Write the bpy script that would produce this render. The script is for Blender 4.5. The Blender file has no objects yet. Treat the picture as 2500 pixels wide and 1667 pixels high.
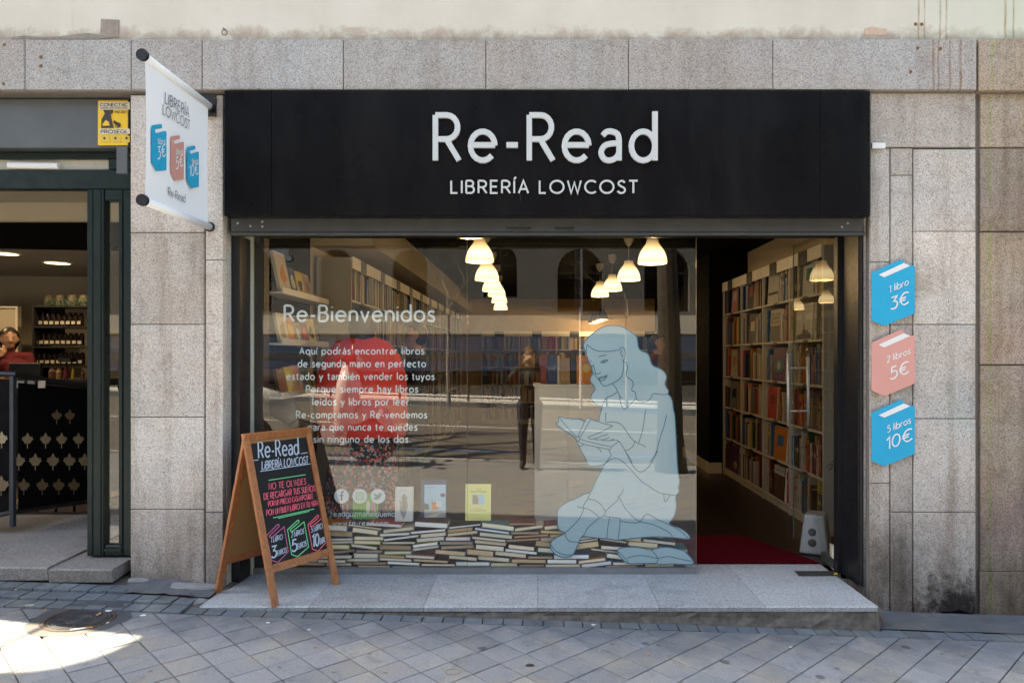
import bpy, bmesh, math, random
from mathutils import Vector, Matrix
from mathutils.geometry import tessellate_polygon
R = random.Random(7)
PI = math.pi
scene = bpy.context.scene
COL = scene.collection

# ------------------------------------------------------------------ camera, world, sun, exposure
FPX = 1750.0; CX = 1313.0; CY = 872.0; CD = 4.375; CH = 1.5
cam = bpy.data.cameras.new('camera'); camo = bpy.data.objects.new('camera', cam); COL.objects.link(camo)
camo.location = (0, -CD, CH); camo.rotation_euler = (PI/2, 0, 0)
cam.sensor_width = 36; cam.lens = 25.2; cam.shift_x = -0.0252; cam.shift_y = 0.0154
cam.clip_start = 0.05; cam.clip_end = 600
scene.camera = camo
SUN = Vector((-.6, .1, .79)).normalized()
world = bpy.data.worlds.new('World'); scene.world = world; world.use_nodes = True
wn = world.node_tree.nodes; wl = world.node_tree.links
sky = wn.new('ShaderNodeTexSky'); sky.sky_type = 'NISHITA'; sky.sun_disc = False
sky.sun_elevation = math.asin(SUN.z); sky.sun_rotation = math.atan2(SUN.x, SUN.y)
sky.altitude = 650; sky.air_density = 1.0; sky.dust_density = 1.6; sky.ozone_density = 1.0
wn['Background'].inputs['Strength'].default_value = 0.15
wl.new(sky.outputs[0], wn['Background'].inputs['Color'])
sl = bpy.data.lights.new('sun', 'SUN'); sl.energy = 5.0; sl.angle = math.radians(0.35); sl.color = (1, .95, .86)
so = bpy.data.objects.new('sun', sl); COL.objects.link(so); so.location = (-20, 5, 30)
so.rotation_euler = (-SUN).to_track_quat('-Z', 'Y').to_euler()
vs = scene.view_settings
vs.view_transform = 'Standard'; vs.look = 'None'; vs.exposure = 2.45; vs.gamma = 1.0
vs.use_curve_mapping = False
try:
    vs.use_white_balance = True; vs.white_balance_temperature = 8200; vs.white_balance_tint = 8
except Exception: pass
scene.render.engine = 'CYCLES'
scene.cycles.max_bounces = 8; scene.cycles.diffuse_bounces = 4; scene.cycles.glossy_bounces = 4
scene.cycles.transparent_max_bounces = 12; scene.cycles.caustics_reflective = False; scene.cycles.caustics_refractive = False
scene.cycles.sample_clamp_indirect = 4.0
try: scene.cycles.use_denoising = True
except Exception: pass

# ------------------------------------------------------------------ photo-measured placement
def X(px, y): return (px-CX)*(CD+y)/FPX
def Z(py, y): return CH-(py-CY)*(CD+y)/FPX
def P(px, py, y): return Vector((X(px, y), y, Z(py, y)))
class Plane:
    """a real plane in the room: origin O, in-plane unit axes U (right) and V (up)"""
    def __init__(s, O, U, V):
        s.O = Vector(O); s.U = Vector(U).normalized(); s.V = Vector(V).normalized(); s.N = s.U.cross(s.V)
    def uv(s, px, py):
        d = Vector(((px-CX)/FPX, 1, -(py-CY)/FPX)); c = Vector((0, -CD, CH))
        t = (s.O-c).dot(s.N)/d.dot(s.N); p = c+d*t-s.O
        return (p.dot(s.U), p.dot(s.V))
    def at(s, u, v, n=0): return s.O+s.U*u+s.V*v+s.N*n

# ------------------------------------------------------------------ node helpers
def new_mat(name):
    m = bpy.data.materials.new(name); m.use_nodes = True
    nt = m.node_tree; b = nt.nodes['Principled BSDF']
    return m, nt, b
def nd(nt, t, **k):
    n = nt.nodes.new(t)
    for a, v in k.items():
        if a in n.inputs: n.inputs[a].default_value = v
        else: setattr(n, a, v)
    return n
def ramp(nt, fac, stops, interp='LINEAR'):
    r = nt.nodes.new('ShaderNodeValToRGB'); r.color_ramp.interpolation = interp
    e = r.color_ramp.elements
    while len(e) < len(stops): e.new(.5)
    for i, (p, c) in enumerate(stops):
        e[i].position = p; e[i].color = (c, c, c, 1) if isinstance(c, (int, float)) else (*c, 1)
    nt.links.new(fac, r.inputs[0]); return r.outputs[0]
def mix(nt, a, b, fac, mode='MIX'):
    n = nt.nodes.new('ShaderNodeMix'); n.data_type = 'RGBA'; n.blend_type = mode
    for v, i in ((fac, 0), (a, 6), (b, 7)):
        if hasattr(v, 'links'): nt.links.new(v, n.inputs[i])
        else: n.inputs[i].default_value = v if isinstance(v, (int, float)) else (*v, 1)
    return n.outputs[2]
def coords(nt, scale=(1, 1, 1), kind='world'):
    if kind == 'world': o = nd(nt, 'ShaderNodeNewGeometry').outputs['Position']
    else: o = nd(nt, 'ShaderNodeTexCoord').outputs['Object']
    m = nt.nodes.new('ShaderNodeMapping'); m.inputs['Scale'].default_value = scale
    nt.links.new(o, m.inputs[0]); return m.outputs[0]
def noise(nt, vec, scale, detail=3, rough=.5, dist=0):
    n = nd(nt, 'ShaderNodeTexNoise', Scale=scale, Detail=detail, Roughness=rough, Distortion=dist)
    nt.links.new(vec, n.inputs['Vector']); return n.outputs['Fac']
def bump(nt, b, h, strength=.3, dist=.01):
    n = nd(nt, 'ShaderNodeBump', Strength=strength, Distance=dist)
    nt.links.new(h, n.inputs['Height']); nt.links.new(n.outputs[0], b.inputs['Normal'])
def simple(name, c, rough=.6, metal=0, var=.12, vscale=6, bmp=0, bscale=80, spec=.5, kind='world'):
    m, nt, b = new_mat(name)
    v = coords(nt, kind=kind)
    n = noise(nt, v, vscale, 4, .6)
    col = mix(nt, [x*(1-var) for x in c], [min(1, x*(1+var)) for x in c], n)
    nt.links.new(col, b.inputs['Base Color'])
    nt.links.new(ramp(nt, noise(nt, v, vscale*3, 3), [(.3, max(0, rough-.07)), (.7, min(1, rough+.07))]), b.inputs['Roughness'])
    b.inputs['Metallic'].default_value = metal; b.inputs['Specular IOR Level'].default_value = spec
    if bmp: bump(nt, b, noise(nt, v, bscale, 3), bmp, .004)
    return m
def emit(name, c, s):
    m, nt, b = new_mat(name)
    b.inputs['Base Color'].default_value = (*c, 1)
    b.inputs['Emission Color'].default_value = (*c, 1); b.inputs['Emission Strength'].default_value = s
    return m
def rust_lines(nt, v, col, xs_):
    for x_, w_ in xs_:
        s_ = nd(nt, 'ShaderNodeSeparateXYZ'); nt.links.new(v, s_.inputs[0]); q = nd(nt, 'ShaderNodeMath', operation='SUBTRACT'); nt.links.new(s_.outputs[0], q.inputs[0]); q.inputs[1].default_value = x_
        wob = nd(nt, 'ShaderNodeMath', operation='MULTIPLY'); nt.links.new(noise(nt, coords(nt, (0,0,1)), 9, 2), wob.inputs[0]); wob.inputs[1].default_value = .012
        q2 = nd(nt, 'ShaderNodeMath', operation='ADD'); nt.links.new(q.outputs[0], q2.inputs[0]); nt.links.new(wob.outputs[0], q2.inputs[1])
        a = nd(nt, 'ShaderNodeMath', operation='ABSOLUTE'); nt.links.new(q2.outputs[0], a.inputs[0]); m = nd(nt, 'ShaderNodeMath', operation='MULTIPLY')
        nt.links.new(ramp(nt, a.outputs[0], [(w_*.4, .8), (w_, 0.)]), m.inputs[0]); nt.links.new(ramp(nt, noise(nt, coords(nt, (1,1,.3)), 22, 4, .7), [(.3, .2), (.6, 1.)]), m.inputs[1])
        col = mix(nt, col, mix(nt, col, (.55,.38,.24), 1, 'MULTIPLY'), m.outputs[0])
    return col
def granite(name, light, dark, tint, scale=115, grime=.5, rough=.75, pink=(.44, .38, .35), base_dirt=True, streak=.5, soot=False, moss=False, rust=()):
    m, nt, b = new_mat(name)
    v = coords(nt)
    vor = nd(nt, 'ShaderNodeTexVoronoi', Scale=scale*1.15); nt.links.new(v, vor.inputs['Vector'])
    sep = nd(nt, 'ShaderNodeSeparateColor'); nt.links.new(vor.outputs['Color'], sep.inputs[0])
    c1 = ramp(nt, sep.outputs[0], [(.0, [x*1.5 for x in dark]), (.10, [x*1.9 for x in dark]), (.2, tint), (.5, light), (.86, [min(1, x*1.15) for x in light]), (1, [min(1, x*1.22) for x in light])])
    sp = ramp(nt, noise(nt, v, scale*.8, 2, .6), [(.3, [.45, .43, .42]), (.44, (1, 1, 1))])
    c2 = mix(nt, c1, sp, .8, 'MULTIPLY')
    fine = ramp(nt, noise(nt, v, scale*.3, 3), [(.35, (.86, .86, .86)), (.6, (1.0, 1.0, 1.0))])
    c2 = mix(nt, c2, fine, .8, 'MULTIPLY')
    # large patches of warmer stone and per-block difference
    big = noise(nt, v, 1.7, 5, .6)
    c3 = mix(nt, c2, mix(nt, c2, [p*2.2 for p in pink], .8, 'MULTIPLY'), ramp(nt, big, [(.38, 0.), (.68, .9)]))
    oi = nd(nt, 'ShaderNodeObjectInfo')
    c4 = mix(nt, c3, ramp(nt, oi.outputs['Random'], [(0, (.80, .78, .76)), (.5, (.95, .95, .95)), (1, (1.1, 1.09, 1.07))]), 1., 'MULTIPLY')
    # rain streaks
    vs_ = coords(nt, (1, 1, .06))
    st = ramp(nt, noise(nt, vs_, 9, 5, .62), [(.5, 0.), (.72, 1.)])
    c5 = mix(nt, c4, mix(nt, c4, (.5, .43, .36), 1, 'MULTIPLY'), mix(nt, (0, 0, 0), st, streak))
    gr = ramp(nt, noise(nt, v, 4.2, 6, .7, .6), [(.5, 0.), (.78, 1.)])
    c6 = mix(nt, c5, mix(nt, c5, (.42, .38, .34), 1, 'MULTIPLY'), mix(nt, (0, 0, 0), gr, grime))
    if base_dirt:
        xyz = nd(nt, 'ShaderNodeSeparateXYZ'); nt.links.new(v, xyz.inputs[0])
        mr = nd(nt, 'ShaderNodeMapRange'); nt.links.new(xyz.outputs[2], mr.inputs[0])
        mr.inputs[1].default_value = 1.15; mr.inputs[2].default_value = -.05; mr.inputs[3].default_value = 0; mr.inputs[4].default_value = 1
        nn = noise(nt, coords(nt, (1, 1, .3)), 6, 6, .7)
        mu = nd(nt, 'ShaderNodeMath', operation='MULTIPLY'); nt.links.new(mr.outputs[0], mu.inputs[0]); nt.links.new(nn, mu.inputs[1])
        f = ramp(nt, mu.outputs[0], [(.12, 0.), (.55, .95)])
        c6 = mix(nt, c6, mix(nt, c6, (.3, .26, .23), 1, 'MULTIPLY'), f)
    if soot:   # burnt stain over the drain opening
        def spot(c, r, fac, col, inp):
            mp = nd(nt, 'ShaderNodeMapping'); mp.inputs['Location'].default_value = (-c[0], -c[1], -c[2]); nt.links.new(coords(nt), mp.inputs[0])
            mp2 = nd(nt, 'ShaderNodeVectorMath', operation='MULTIPLY'); mp2.inputs[1].default_value = (1/r[0], 1, 1/r[1]); nt.links.new(mp.outputs[0], mp2.inputs[0])
            ln = nd(nt, 'ShaderNodeVectorMath', operation='LENGTH'); nt.links.new(mp2.outputs[0], ln.inputs[0])
            ad = nd(nt, 'ShaderNodeMath', operation='ADD'); nt.links.new(ln.outputs['Value'], ad.inputs[0]); nt.links.new(noise(nt, v, 16, 6, .7), ad.inputs[1])
            return mix(nt, inp, mix(nt, inp, col, 1, 'MULTIPLY'), ramp(nt, ad.outputs[0], [(.62, fac), (.98, 0.)]))
        c6 = spot((2.56,0,-.03), (.62,.55), .98, (.07,.06,.06), c6); c6 = spot((2.2,0,.22), (.5,.7), .8, (.5,.48,.46), c6)
        c6 = spot((2.42,0,2.25), (.8,.5), .45, (1.25,1.27,1.28), c6); c6 = spot((2.35,0,1.95), (.3,.25), .6, (.6,.55,.48), c6); c6 = spot((2.62,0,1.2), (.6,.5), .5, (.62,.8,.88), c6)
    if moss:
        x2 = nd(nt, 'ShaderNodeSeparateXYZ'); nt.links.new(v, x2.inputs[0]); mm = nd(nt, 'ShaderNodeMath', operation='SUBTRACT'); nt.links.new(x2.outputs[0], mm.inputs[0]); mm.inputs[1].default_value = 2.762
        ab_ = nd(nt, 'ShaderNodeMath', operation='ABSOLUTE'); nt.links.new(mm.outputs[0], ab_.inputs[0]); m3 = nd(nt, 'ShaderNodeMath', operation='MULTIPLY'); nt.links.new(ramp(nt, ab_.outputs[0], [(.008, 1.), (.022, 0.)]), m3.inputs[0]); nt.links.new(ramp(nt, noise(nt, coords(nt, (4,1,.8)), 5, 5, .7), [(.42, 0.), (.56, .5)]), m3.inputs[1])
        c6 = mix(nt, c6, mix(nt, c6, (.62,.95,.3), 1, 'MULTIPLY'), m3.outputs[0])
        pk = ramp(nt, noise(nt, v, 1.1, 3, .5), [(.5, 0.), (.7, .5)]); c6 = mix(nt, c6, mix(nt, c6, (.95,.8,1.02), 1, 'MULTIPLY'), pk)
    c6 = rust_lines(nt, v, c6, rust)
    nt.links.new(c6, b.inputs['Base Color'])
    b.inputs['Roughness'].default_value = rough; b.inputs['Specular IOR Level'].default_value = .3
    hn = mix(nt, noise(nt, v, scale, 3), noise(nt, v, 14, 4), .4)
    bump(nt, b, hn, .25, .003)
    return m

# ------------------------------------------------------------------ mesh helpers
class MB:
    def __init__(s): s.v = []; s.f = []; s.m = []
    def add(s, vs, fs, mi=0):
        o = len(s.v); s.v += [tuple(v) for v in vs]; s.f += [tuple(i+o for i in f) for f in fs]; s.m += [mi]*len(fs); return s
    def box(s, x0, x1, y0, y1, z0, z1, mi=0):
        return s.add([(x0,y0,z0),(x1,y0,z0),(x1,y1,z0),(x0,y1,z0),(x0,y0,z1),(x1,y0,z1),(x1,y1,z1),(x0,y1,z1)],
              [(0,3,2,1),(4,5,6,7),(0,1,5,4),(1,2,6,5),(2,3,7,6),(3,0,4,7)], mi)
    def obox(s, c, ax, ay, az, mi=0):
        """oriented box: centre and three half-extent vectors"""
        c = Vector(c); ax, ay, az = map(Vector, (ax, ay, az))
        vs = [c+ax*i+ay*j+az*k for k in (-1,1) for i,j in ((-1,-1),(1,-1),(1,1),(-1,1))]
        return s.add(vs, [(0,3,2,1),(4,5,6,7),(0,1,5,4),(1,2,6,5),(2,3,7,6),(3,0,4,7)], mi)
    def bar(s, a, b, w, h, up=(0,0,1), mi=0):
        a = Vector(a); b = Vector(b); d = (b-a); L = d.length; d = d/L
        u = Vector(up); side = d.cross(u).normalized(); u = side.cross(d)
        return s.obox((a+b)/2, d*L/2, side*w/2, u*h/2, mi)
    def cbox(s, x0, x1, y0, y1, z0, z1, c=.004, j=0, mi=0):
        """block with a chamfered (and slightly chipped) front face towards -y"""
        r = lambda: R.uniform(-j, j)
        vs = [(x0,y1,z0),(x1,y1,z0),(x1,y1,z1),(x0,y1,z1),(x0,y0+c,z0),(x1,y0+c,z0),(x1,y0+c,z1),(x0,y0+c,z1)]
        xm = (x0+x1)/2
        vs += [(x0+c+r(),y0,z0+c+r()),(xm+r(),y0,z0+c+r()),(x1-c+r(),y0,z0+c+r()),(x1-c+r(),y0,z1-c+r()),(xm+r(),y0,z1-c+r()),(x0+c+r(),y0,z1-c+r())]
        fs = [(8,9,10,11,12,13),(4,5,10,9,8),(5,6,11,10),(6,7,13,12,11),(7,4,8,13),(0,4,7,3),(1,2,6,5),(3,7,6,2),(0,1,5,4),(0,3,2,1)]
        return s.add(vs, fs, mi)
    def tube(s, pts, r, n=8, cap=True, mi=0, closed=False):
        pts = [Vector(p) for p in pts]; rr = r if isinstance(r, (list, tuple)) else [r]*len(pts)
        rings = []; prev = None
        for i, p in enumerate(pts):
            a = pts[i-1] if i else (pts[-1] if closed else p); b = pts[i+1] if i < len(pts)-1 else (pts[0] if closed else p)
            d = (b-a).normalized() if (b-a).length > 1e-9 else Vector((0,0,1))
            if prev is None:
                u = d.orthogonal().normalized()
            else:
                u = (prev-d*prev.dot(d)); u = u.normalized() if u.length > 1e-6 else d.orthogonal().normalized()
            prev = u; w = d.cross(u)
            rings.append([p+(u*math.cos(2*PI*k/n)+w*math.sin(2*PI*k/n))*rr[i] for k in range(n)])
        vs = [v for rg in rings for v in rg]; fs = []
        m = len(pts)
        for i in range(m-1 if not closed else m):
            for k in range(n):
                a = i*n; b = ((i+1)%m)*n; k2 = (k+1)%n
                fs.append((a+k, a+k2, b+k2, b+k))
        if cap and not closed:
            fs.append(tuple(reversed(range(n)))); fs.append(tuple((m-1)*n+k for k in range(n)))
        return s.add(vs, fs, mi)
    def lathe(s, prof, n=20, c=(0,0,0), sx=1, sy=1, mi=0, capb=False, capt=False):
        vs = []; fs = []
        for (r, z) in prof:
            for k in range(n):
                a = 2*PI*k/n; vs.append((c[0]+r*sx*math.cos(a), c[1]+r*sy*math.sin(a), c[2]+z))
        for i in range(len(prof)-1):
            for k in range(n):
                k2 = (k+1)%n; fs.append((i*n+k, i*n+k2, (i+1)*n+k2, (i+1)*n+k))
        if capb: fs.append(tuple(reversed(range(n))))
        if capt: fs.append(tuple((len(prof)-1)*n+k for k in range(n)))
        return s.add(vs, fs, mi)
    def poly(s, pts, thick, M, holes=(), mi=0, sides=True):
        """flat shape: 2D outline (holes too) mapped by M(u,v,n), front at n=thick, back at n=0"""
        loops = [list(pts)]+[list(h) for h in holes]
        flat = [p for l in loops for p in l]
        tris = tessellate_polygon([[Vector((p[0], p[1], 0)) for p in l] for l in loops])
        o = len(flat); fs = []
        for t in tris:
            a, b, c = [Vector((flat[i][0], flat[i][1], 0)) for i in t]
            if (b-a).cross(c-a).z < 0: t = (t[0], t[2], t[1])
            fs.append(tuple(t))
            if sides: fs.append((t[0]+o, t[2]+o, t[1]+o))
        vs = [M(p[0], p[1], thick) for p in flat]
        if sides:
            vs += [M(p[0], p[1], 0) for p in flat]; st = 0
            for l in loops:
                n = len(l)
                for i in range(n): fs.append((st+i, st+(i+1)%n, o+st+(i+1)%n, o+st+i))
                st += n
        return s.add(vs, fs, mi)
    def ribbon(s, pts, w, M, n0, n1, mi=0, sides=True):
        """flat stroke of width w along 2D points, from height n0 to n1"""
        q = [Vector(pts[0])]
        for p in pts[1:]:
            if (Vector(p)-q[-1]).length > 1e-5: q.append(Vector(p))
        if len(q) < 2: return s
        closed = (q[0]-q[-1]).length < 1e-4 and len(q) > 3
        if closed: q = q[:-1]
        n = len(q); L = []; Rr = []
        for i in range(n):
            a = q[i-1] if (i or closed) else None; b = q[(i+1)%n] if (i < n-1 or closed) else None
            d1 = (q[i]-a).normalized() if a is not None else None; d2 = (b-q[i]).normalized() if b is not None else None
            if d1 is None: d1 = d2
            if d2 is None: d2 = d1
            n1_ = Vector((-d1.y, d1.x)); n2_ = Vector((-d2.y, d2.x)); mt = n1_+n2_
            mt = mt.normalized() if mt.length > 1e-4 else n1_
            k = 1/max(.45, mt.dot(n1_)); L.append(q[i]+mt*w/2*k); Rr.append(q[i]-mt*w/2*k)
        vs = [M(p.x, p.y, n1) for p in L]+[M(p.x, p.y, n1) for p in Rr]
        fs = []; m = n if closed else n-1
        for i in range(m): j = (i+1)%n; fs.append((i, n+i, n+j, j))
        if sides:
            vs += [M(p.x, p.y, n0) for p in L]+[M(p.x, p.y, n0) for p in Rr]
            for i in range(m):
                j = (i+1)%n; fs.append((i, j, 2*n+j, 2*n+i)); fs.append((n+j, n+i, 3*n+i, 3*n+j))
            if not closed: fs.append((0, 2*n, 3*n, n)); fs.append((n-1, 2*n-1, 4*n-1, 3*n-1))
        return s.add(vs, fs, mi)
    def mesh(s, name, shift=(0,0,0), smooth=False):
        me = bpy.data.meshes.new(name); sx, sy, sz = shift
        me.from_pydata([(v[0]-sx, v[1]-sy, v[2]-sz) for v in s.v], [], s.f); me.update()
        if max(s.m, default=0): me.polygons.foreach_set('material_index', s.m)
        if smooth: me.polygons.foreach_set('use_smooth', [True]*len(me.polygons))
        return me
def wloc(o):
    v = Vector((0,0,0))
    while o is not None: v += o.location; o = o.parent
    return v
def obj(name, mb, mats, parent=None, smooth=False, loc=None, local=False, label=None):
    """links ONE mesh object; geometry is given in world coordinates unless local"""
    base = wloc(parent)+(Vector(loc) if loc is not None else Vector()) if not local else Vector()
    me = mb.mesh(name, base, smooth) if isinstance(mb, MB) else mb
    if not isinstance(mats, (list, tuple)): mats = [mats]
    if isinstance(mb, MB):
        for m in mats: me.materials.append(m)
    o = bpy.data.objects.new(name, me); COL.objects.link(o); o.parent = parent
    if loc is not None: o.location = loc
    if label: o['label'] = label
    return o
def thing(name, label, cat, loc=(0,0,0), group=None):
    o = bpy.data.objects.new(name, None); COL.objects.link(o); o.location = loc; o.empty_display_size = .05
    return tag(o, label, cat, group)
def tag(o, label, cat, group=None):
    o['label'] = label; o['category'] = cat
    if group: o['group'] = group
    return o
def struct(name, mb, mat, parent=None):
    o = obj(name, mb, mat, parent); o['kind'] = 'structure'; return o

# ------------------------------------------------------------------ single-stroke lettering
def arc(cx, cy, rx, ry, a0, a1, n=12):
    return [(cx+rx*math.cos(math.radians(a0+(a1-a0)*i/n)), cy+ry*math.sin(math.radians(a0+(a1-a0)*i/n))) for i in range(n+1)]
def sm(pts, k=5):
    p = [Vector(q) for q in pts]; out = []
    cl = (p[0]-p[-1]).length < 1e-6
    for i in range(len(p)-1):
        a = p[i-1] if i else (p[-2] if cl else p[0]); b = p[i]; c = p[i+1]; d = p[i+2] if i+2 < len(p) else (p[1] if cl else p[-1])
        for j in range(k):
            t = j/k
            out.append(tuple(.5*((2*b)+(c-a)*t+(2*a-5*b+4*c-d)*t*t+(3*b-a-3*c+d)*t**3)))
    out.append(tuple(p[-1])); return out
XH = .64
def _o(c=.31, r=.31): return arc(c, .32, r, .32, 90, 450, 20)
_bowl = lambda y0, y1, x, r: [(0, y1), (x, y1)]+arc(x, (y0+y1)/2, r, (y1-y0)/2, 90, -90, 9)+[(0, y0)]
_acL = [(.0, .80), (.13, .98)]
G = {
 'A': ([[(0,0),(.34,1),(.68,0)], [(.11,.32),(.57,.32)]], .68), 'B': ([[(0,0),(0,1)], _bowl(.54,1,.28,.22), _bowl(0,.54,.3,.26)], .58),
 'C': ([arc(.46,.5,.46,.5,48,312,16)], .78), 'D': ([[(0,0),(0,1)], _bowl(0,1,.26,.44)], .72),
 'E': ([[(.48,1),(0,1),(0,0),(.48,0)], [(0,.52),(.43,.52)]], .5), 'G': ([arc(.46,.5,.46,.5,48,350,16)+[(.92,.46),(.55,.46)]], .92),
 'I': ([[(0,0),(0,1)]], .02), 'L': ([[(0,1),(0,0),(.44,0)]], .46), 'M': ([[(0,0),(.05,1),(.42,.3),(.79,1),(.84,0)]], .84), 'J': ([[(.3,1),(.3,.2)]+arc(.1,.2,.2,.2,0,-110,6)], .3),
 'N': ([[(0,0),(0,1),(.6,0),(.6,1)]], .6), 'O': ([arc(.48,.5,.48,.5,90,450,24)], .96), 'P': ([[(0,0),(0,1)], _bowl(.45,1,.28,.27)], .55), 'Q': ([arc(.48,.5,.48,.5,90,450,24), [(.6,.25),(.95,-.05)]], .98),
 'R': ([[(0,0),(0,1)], _bowl(.47,1,.28,.265), [(.27,.47),(.58,0)]], .58), 'S': ([sm([(.5,.85),(.38,.97),(.22,.98),(.07,.87),(.08,.68),(.25,.54),(.44,.42),(.52,.25),(.45,.08),(.27,0),(.1,.04),(0,.17)])], .52),
 'T': ([[(0,1),(.6,1)], [(.3,1),(.3,0)]], .6), 'U': ([[(0,1),(0,.3)]+arc(.28,.28,.28,.28,180,360,10)+[(.56,1)]], .56), 'V': ([[(0,1),(.31,0),(.62,1)]], .62),
 'W': ([[(0,1),(.24,0),(.47,.85),(.7,0),(.94,1)]], .94), 'X': ([[(0,1),(.55,0)], [(.55,1),(0,0)]], .55), 'Y': ([[(0,1),(.28,.5),(.56,1)], [(.28,.5),(.28,0)]], .56), 'Z': ([[(0,1),(.55,1),(0,0),(.55,0)]], .55),
 'a': ([sm([(.06,.55),(.15,.63),(.28,.64),(.42,.58),(.46,.45)])+[(.46,0)], sm([(.46,.38),(.26,.37),(.1,.32),(.02,.18),(.09,.04),(.22,0),(.37,.05),(.46,.17)])], .48),
 'b': ([_o(.29,.29), [(0,0),(0,1.08)]], .58), 'c': ([arc(.3,.32,.3,.32,50,310,12)], .5), 'd': ([_o(.29,.29), [(.58,0),(.58,1.08)]], .58),
 'e': ([[(0,.34),(.6,.34)], arc(.3,.32,.3,.32,2,318,16)], .6), 'f': ([[(.12,0),(.12,.85)]+arc(.29,.85,.17,.2,180,80,6), [(0,XH),(.3,XH)]], .32),
 'g': ([_o(.29,.29), [(.58,.64),(.58,-.1)]+arc(.3,-.1,.28,.24,0,-150,8)], .58), 'h': ([[(0,0),(0,1.08)], [(0,.36)]+arc(.24,.38,.24,.26,180,0,9)+[(.48,0)]], .48),
 'i': ([[(0,0),(0,XH)], [(0,.86),(0,.92)]], .02), 'j': ([[(.05,XH),(.05,-.15)]+arc(-.08,-.15,.13,.15,0,-80,4), [(.05,.86),(.05,.92)]], .08), 'l': ([[(0,0),(0,1.08)]], .02), 'k': ([[(0,0),(0,1.08)], [(.42,XH),(.02,.26)], [(.14,.38),(.45,0)]], .45),
 'm': ([[(0,0),(0,XH)], [(0,.36)]+arc(.2,.38,.2,.26,180,0,8)+[(.4,0)], [(.4,.36)]+arc(.6,.38,.2,.26,180,0,8)+[(.8,0)]], .8),
 'n': ([[(0,0),(0,XH)], [(0,.36)]+arc(.24,.38,.24,.26,180,0,9)+[(.48,0)]], .48), 'o': ([_o()], .62), 'p': ([_o(.29,.29), [(0,XH),(0,-.32)]], .58), 'q': ([_o(.29,.29), [(.58,XH),(.58,-.32)]], .58),
 'r': ([[(0,0),(0,XH)], [(0,.36)]+arc(.24,.38,.24,.26,180,75,6)], .3), 's': ([sm([(.37,.54),(.28,.63),(.15,.63),(.05,.55),(.06,.42),(.19,.34),(.33,.26),(.38,.14),(.3,.02),(.16,0),(.04,.04),(-.01,.12)])], .38),
 't': ([[(.14,.88),(.14,.15)]+arc(.28,.15,.14,.15,180,280,5), [(0,XH),(.32,XH)]], .34), 'u': ([[(0,XH),(0,.26)]+arc(.24,.26,.24,.26,180,360,9), [(.48,XH),(.48,0)]], .48),
 'v': ([[(0,XH),(.25,0),(.5,XH)]], .5), 'w': ([[(0,XH),(.19,0),(.38,.55),(.57,0),(.76,XH)]], .76), 'x': ([[(0,XH),(.45,0)], [(.45,XH),(0,0)]], .45), 'y': ([[(0,XH),(.26,.0)], [(.52,XH),(.26,0),(.12,-.32)]], .52), 'z': ([[(0,XH),(.43,XH),(0,0),(.43,0)]], .43),
 '1': ([[(0,.8),(.22,1),(.22,0)]], .26), '2': ([sm([(.03,.8),(.12,.95),(.28,1),(.44,.92),(.48,.74),(.38,.5),(.2,.24),(0,0)])+[(.52,0)]], .52), '3': ([[(.03,1),(.48,1),(.22,.62)]+sm([(.22,.62),(.42,.55),(.52,.35),(.44,.1),(.25,0),(.08,.04),(0,.14)])], .52),
 '5': ([[(.46,1),(.1,1),(.06,.58)]+sm([(.06,.58),(.25,.64),(.45,.56),(.52,.34),(.44,.1),(.25,0),(.08,.04),(0,.14)])], .52), '9': ([arc(.27,.7,.25,.3,0,360,14), [(.52,.7),(.22,0)]], .54), '0': ([arc(.29,.5,.29,.5,90,450,20)], .58),
 '4': ([[(.42,0),(.42,1),(0,.3),(.56,.3)]], .56), '6': ([arc(.27,.3,.25,.3,0,360,14), [(.02,.3),(.32,1)]], .54), '7': ([[(0,1),(.5,1),(.15,0)]], .5), '8': ([arc(.27,.27,.25,.27,90,450,14), arc(.27,.77,.2,.23,-90,270,12)], .54),
 '€': ([arc(.5,.5,.4,.5,50,310,14), [(0,.6),(.55,.6)], [(0,.4),(.5,.4)]], .74), '-': ([[(0,.34),(.28,.34)]], .28), '.': ([[(0,.02),(.0,.07)]], .04), '_': ([[(0,-.05),(.5,-.05)]], .5), ' ': ([], .22),
}
G['í'] = ([[(0,0),(0,XH)], _acL], .02); G['á'] = (G['a'][0]+[[(.2,.78),(.34,.97)]], .48); G['é'] = (G['e'][0]+[[(.25,.8),(.38,.98)]], .6)
G['Í'] = ([[(0,0),(0,1)], [(-.02,1.1),(.12,1.3)]], .02); G['Ñ'] = (G['N'][0]+[sm([(.1,1.14),(.22,1.24),(.36,1.16),(.5,1.26)])], .6); G['ñ'] = (G['n'][0]+[sm([(.05,.8),(.16,.9),(.3,.82),(.42,.9)])], .48)
def strokes(text, track=.2):
    out = []; x = 0
    for ch in text:
        g, w = G.get(ch, G[' '])
        for s_ in g: out.append([(p[0]+x, p[1]) for p in s_])
        x += w+track
    return out, x-track
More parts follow.
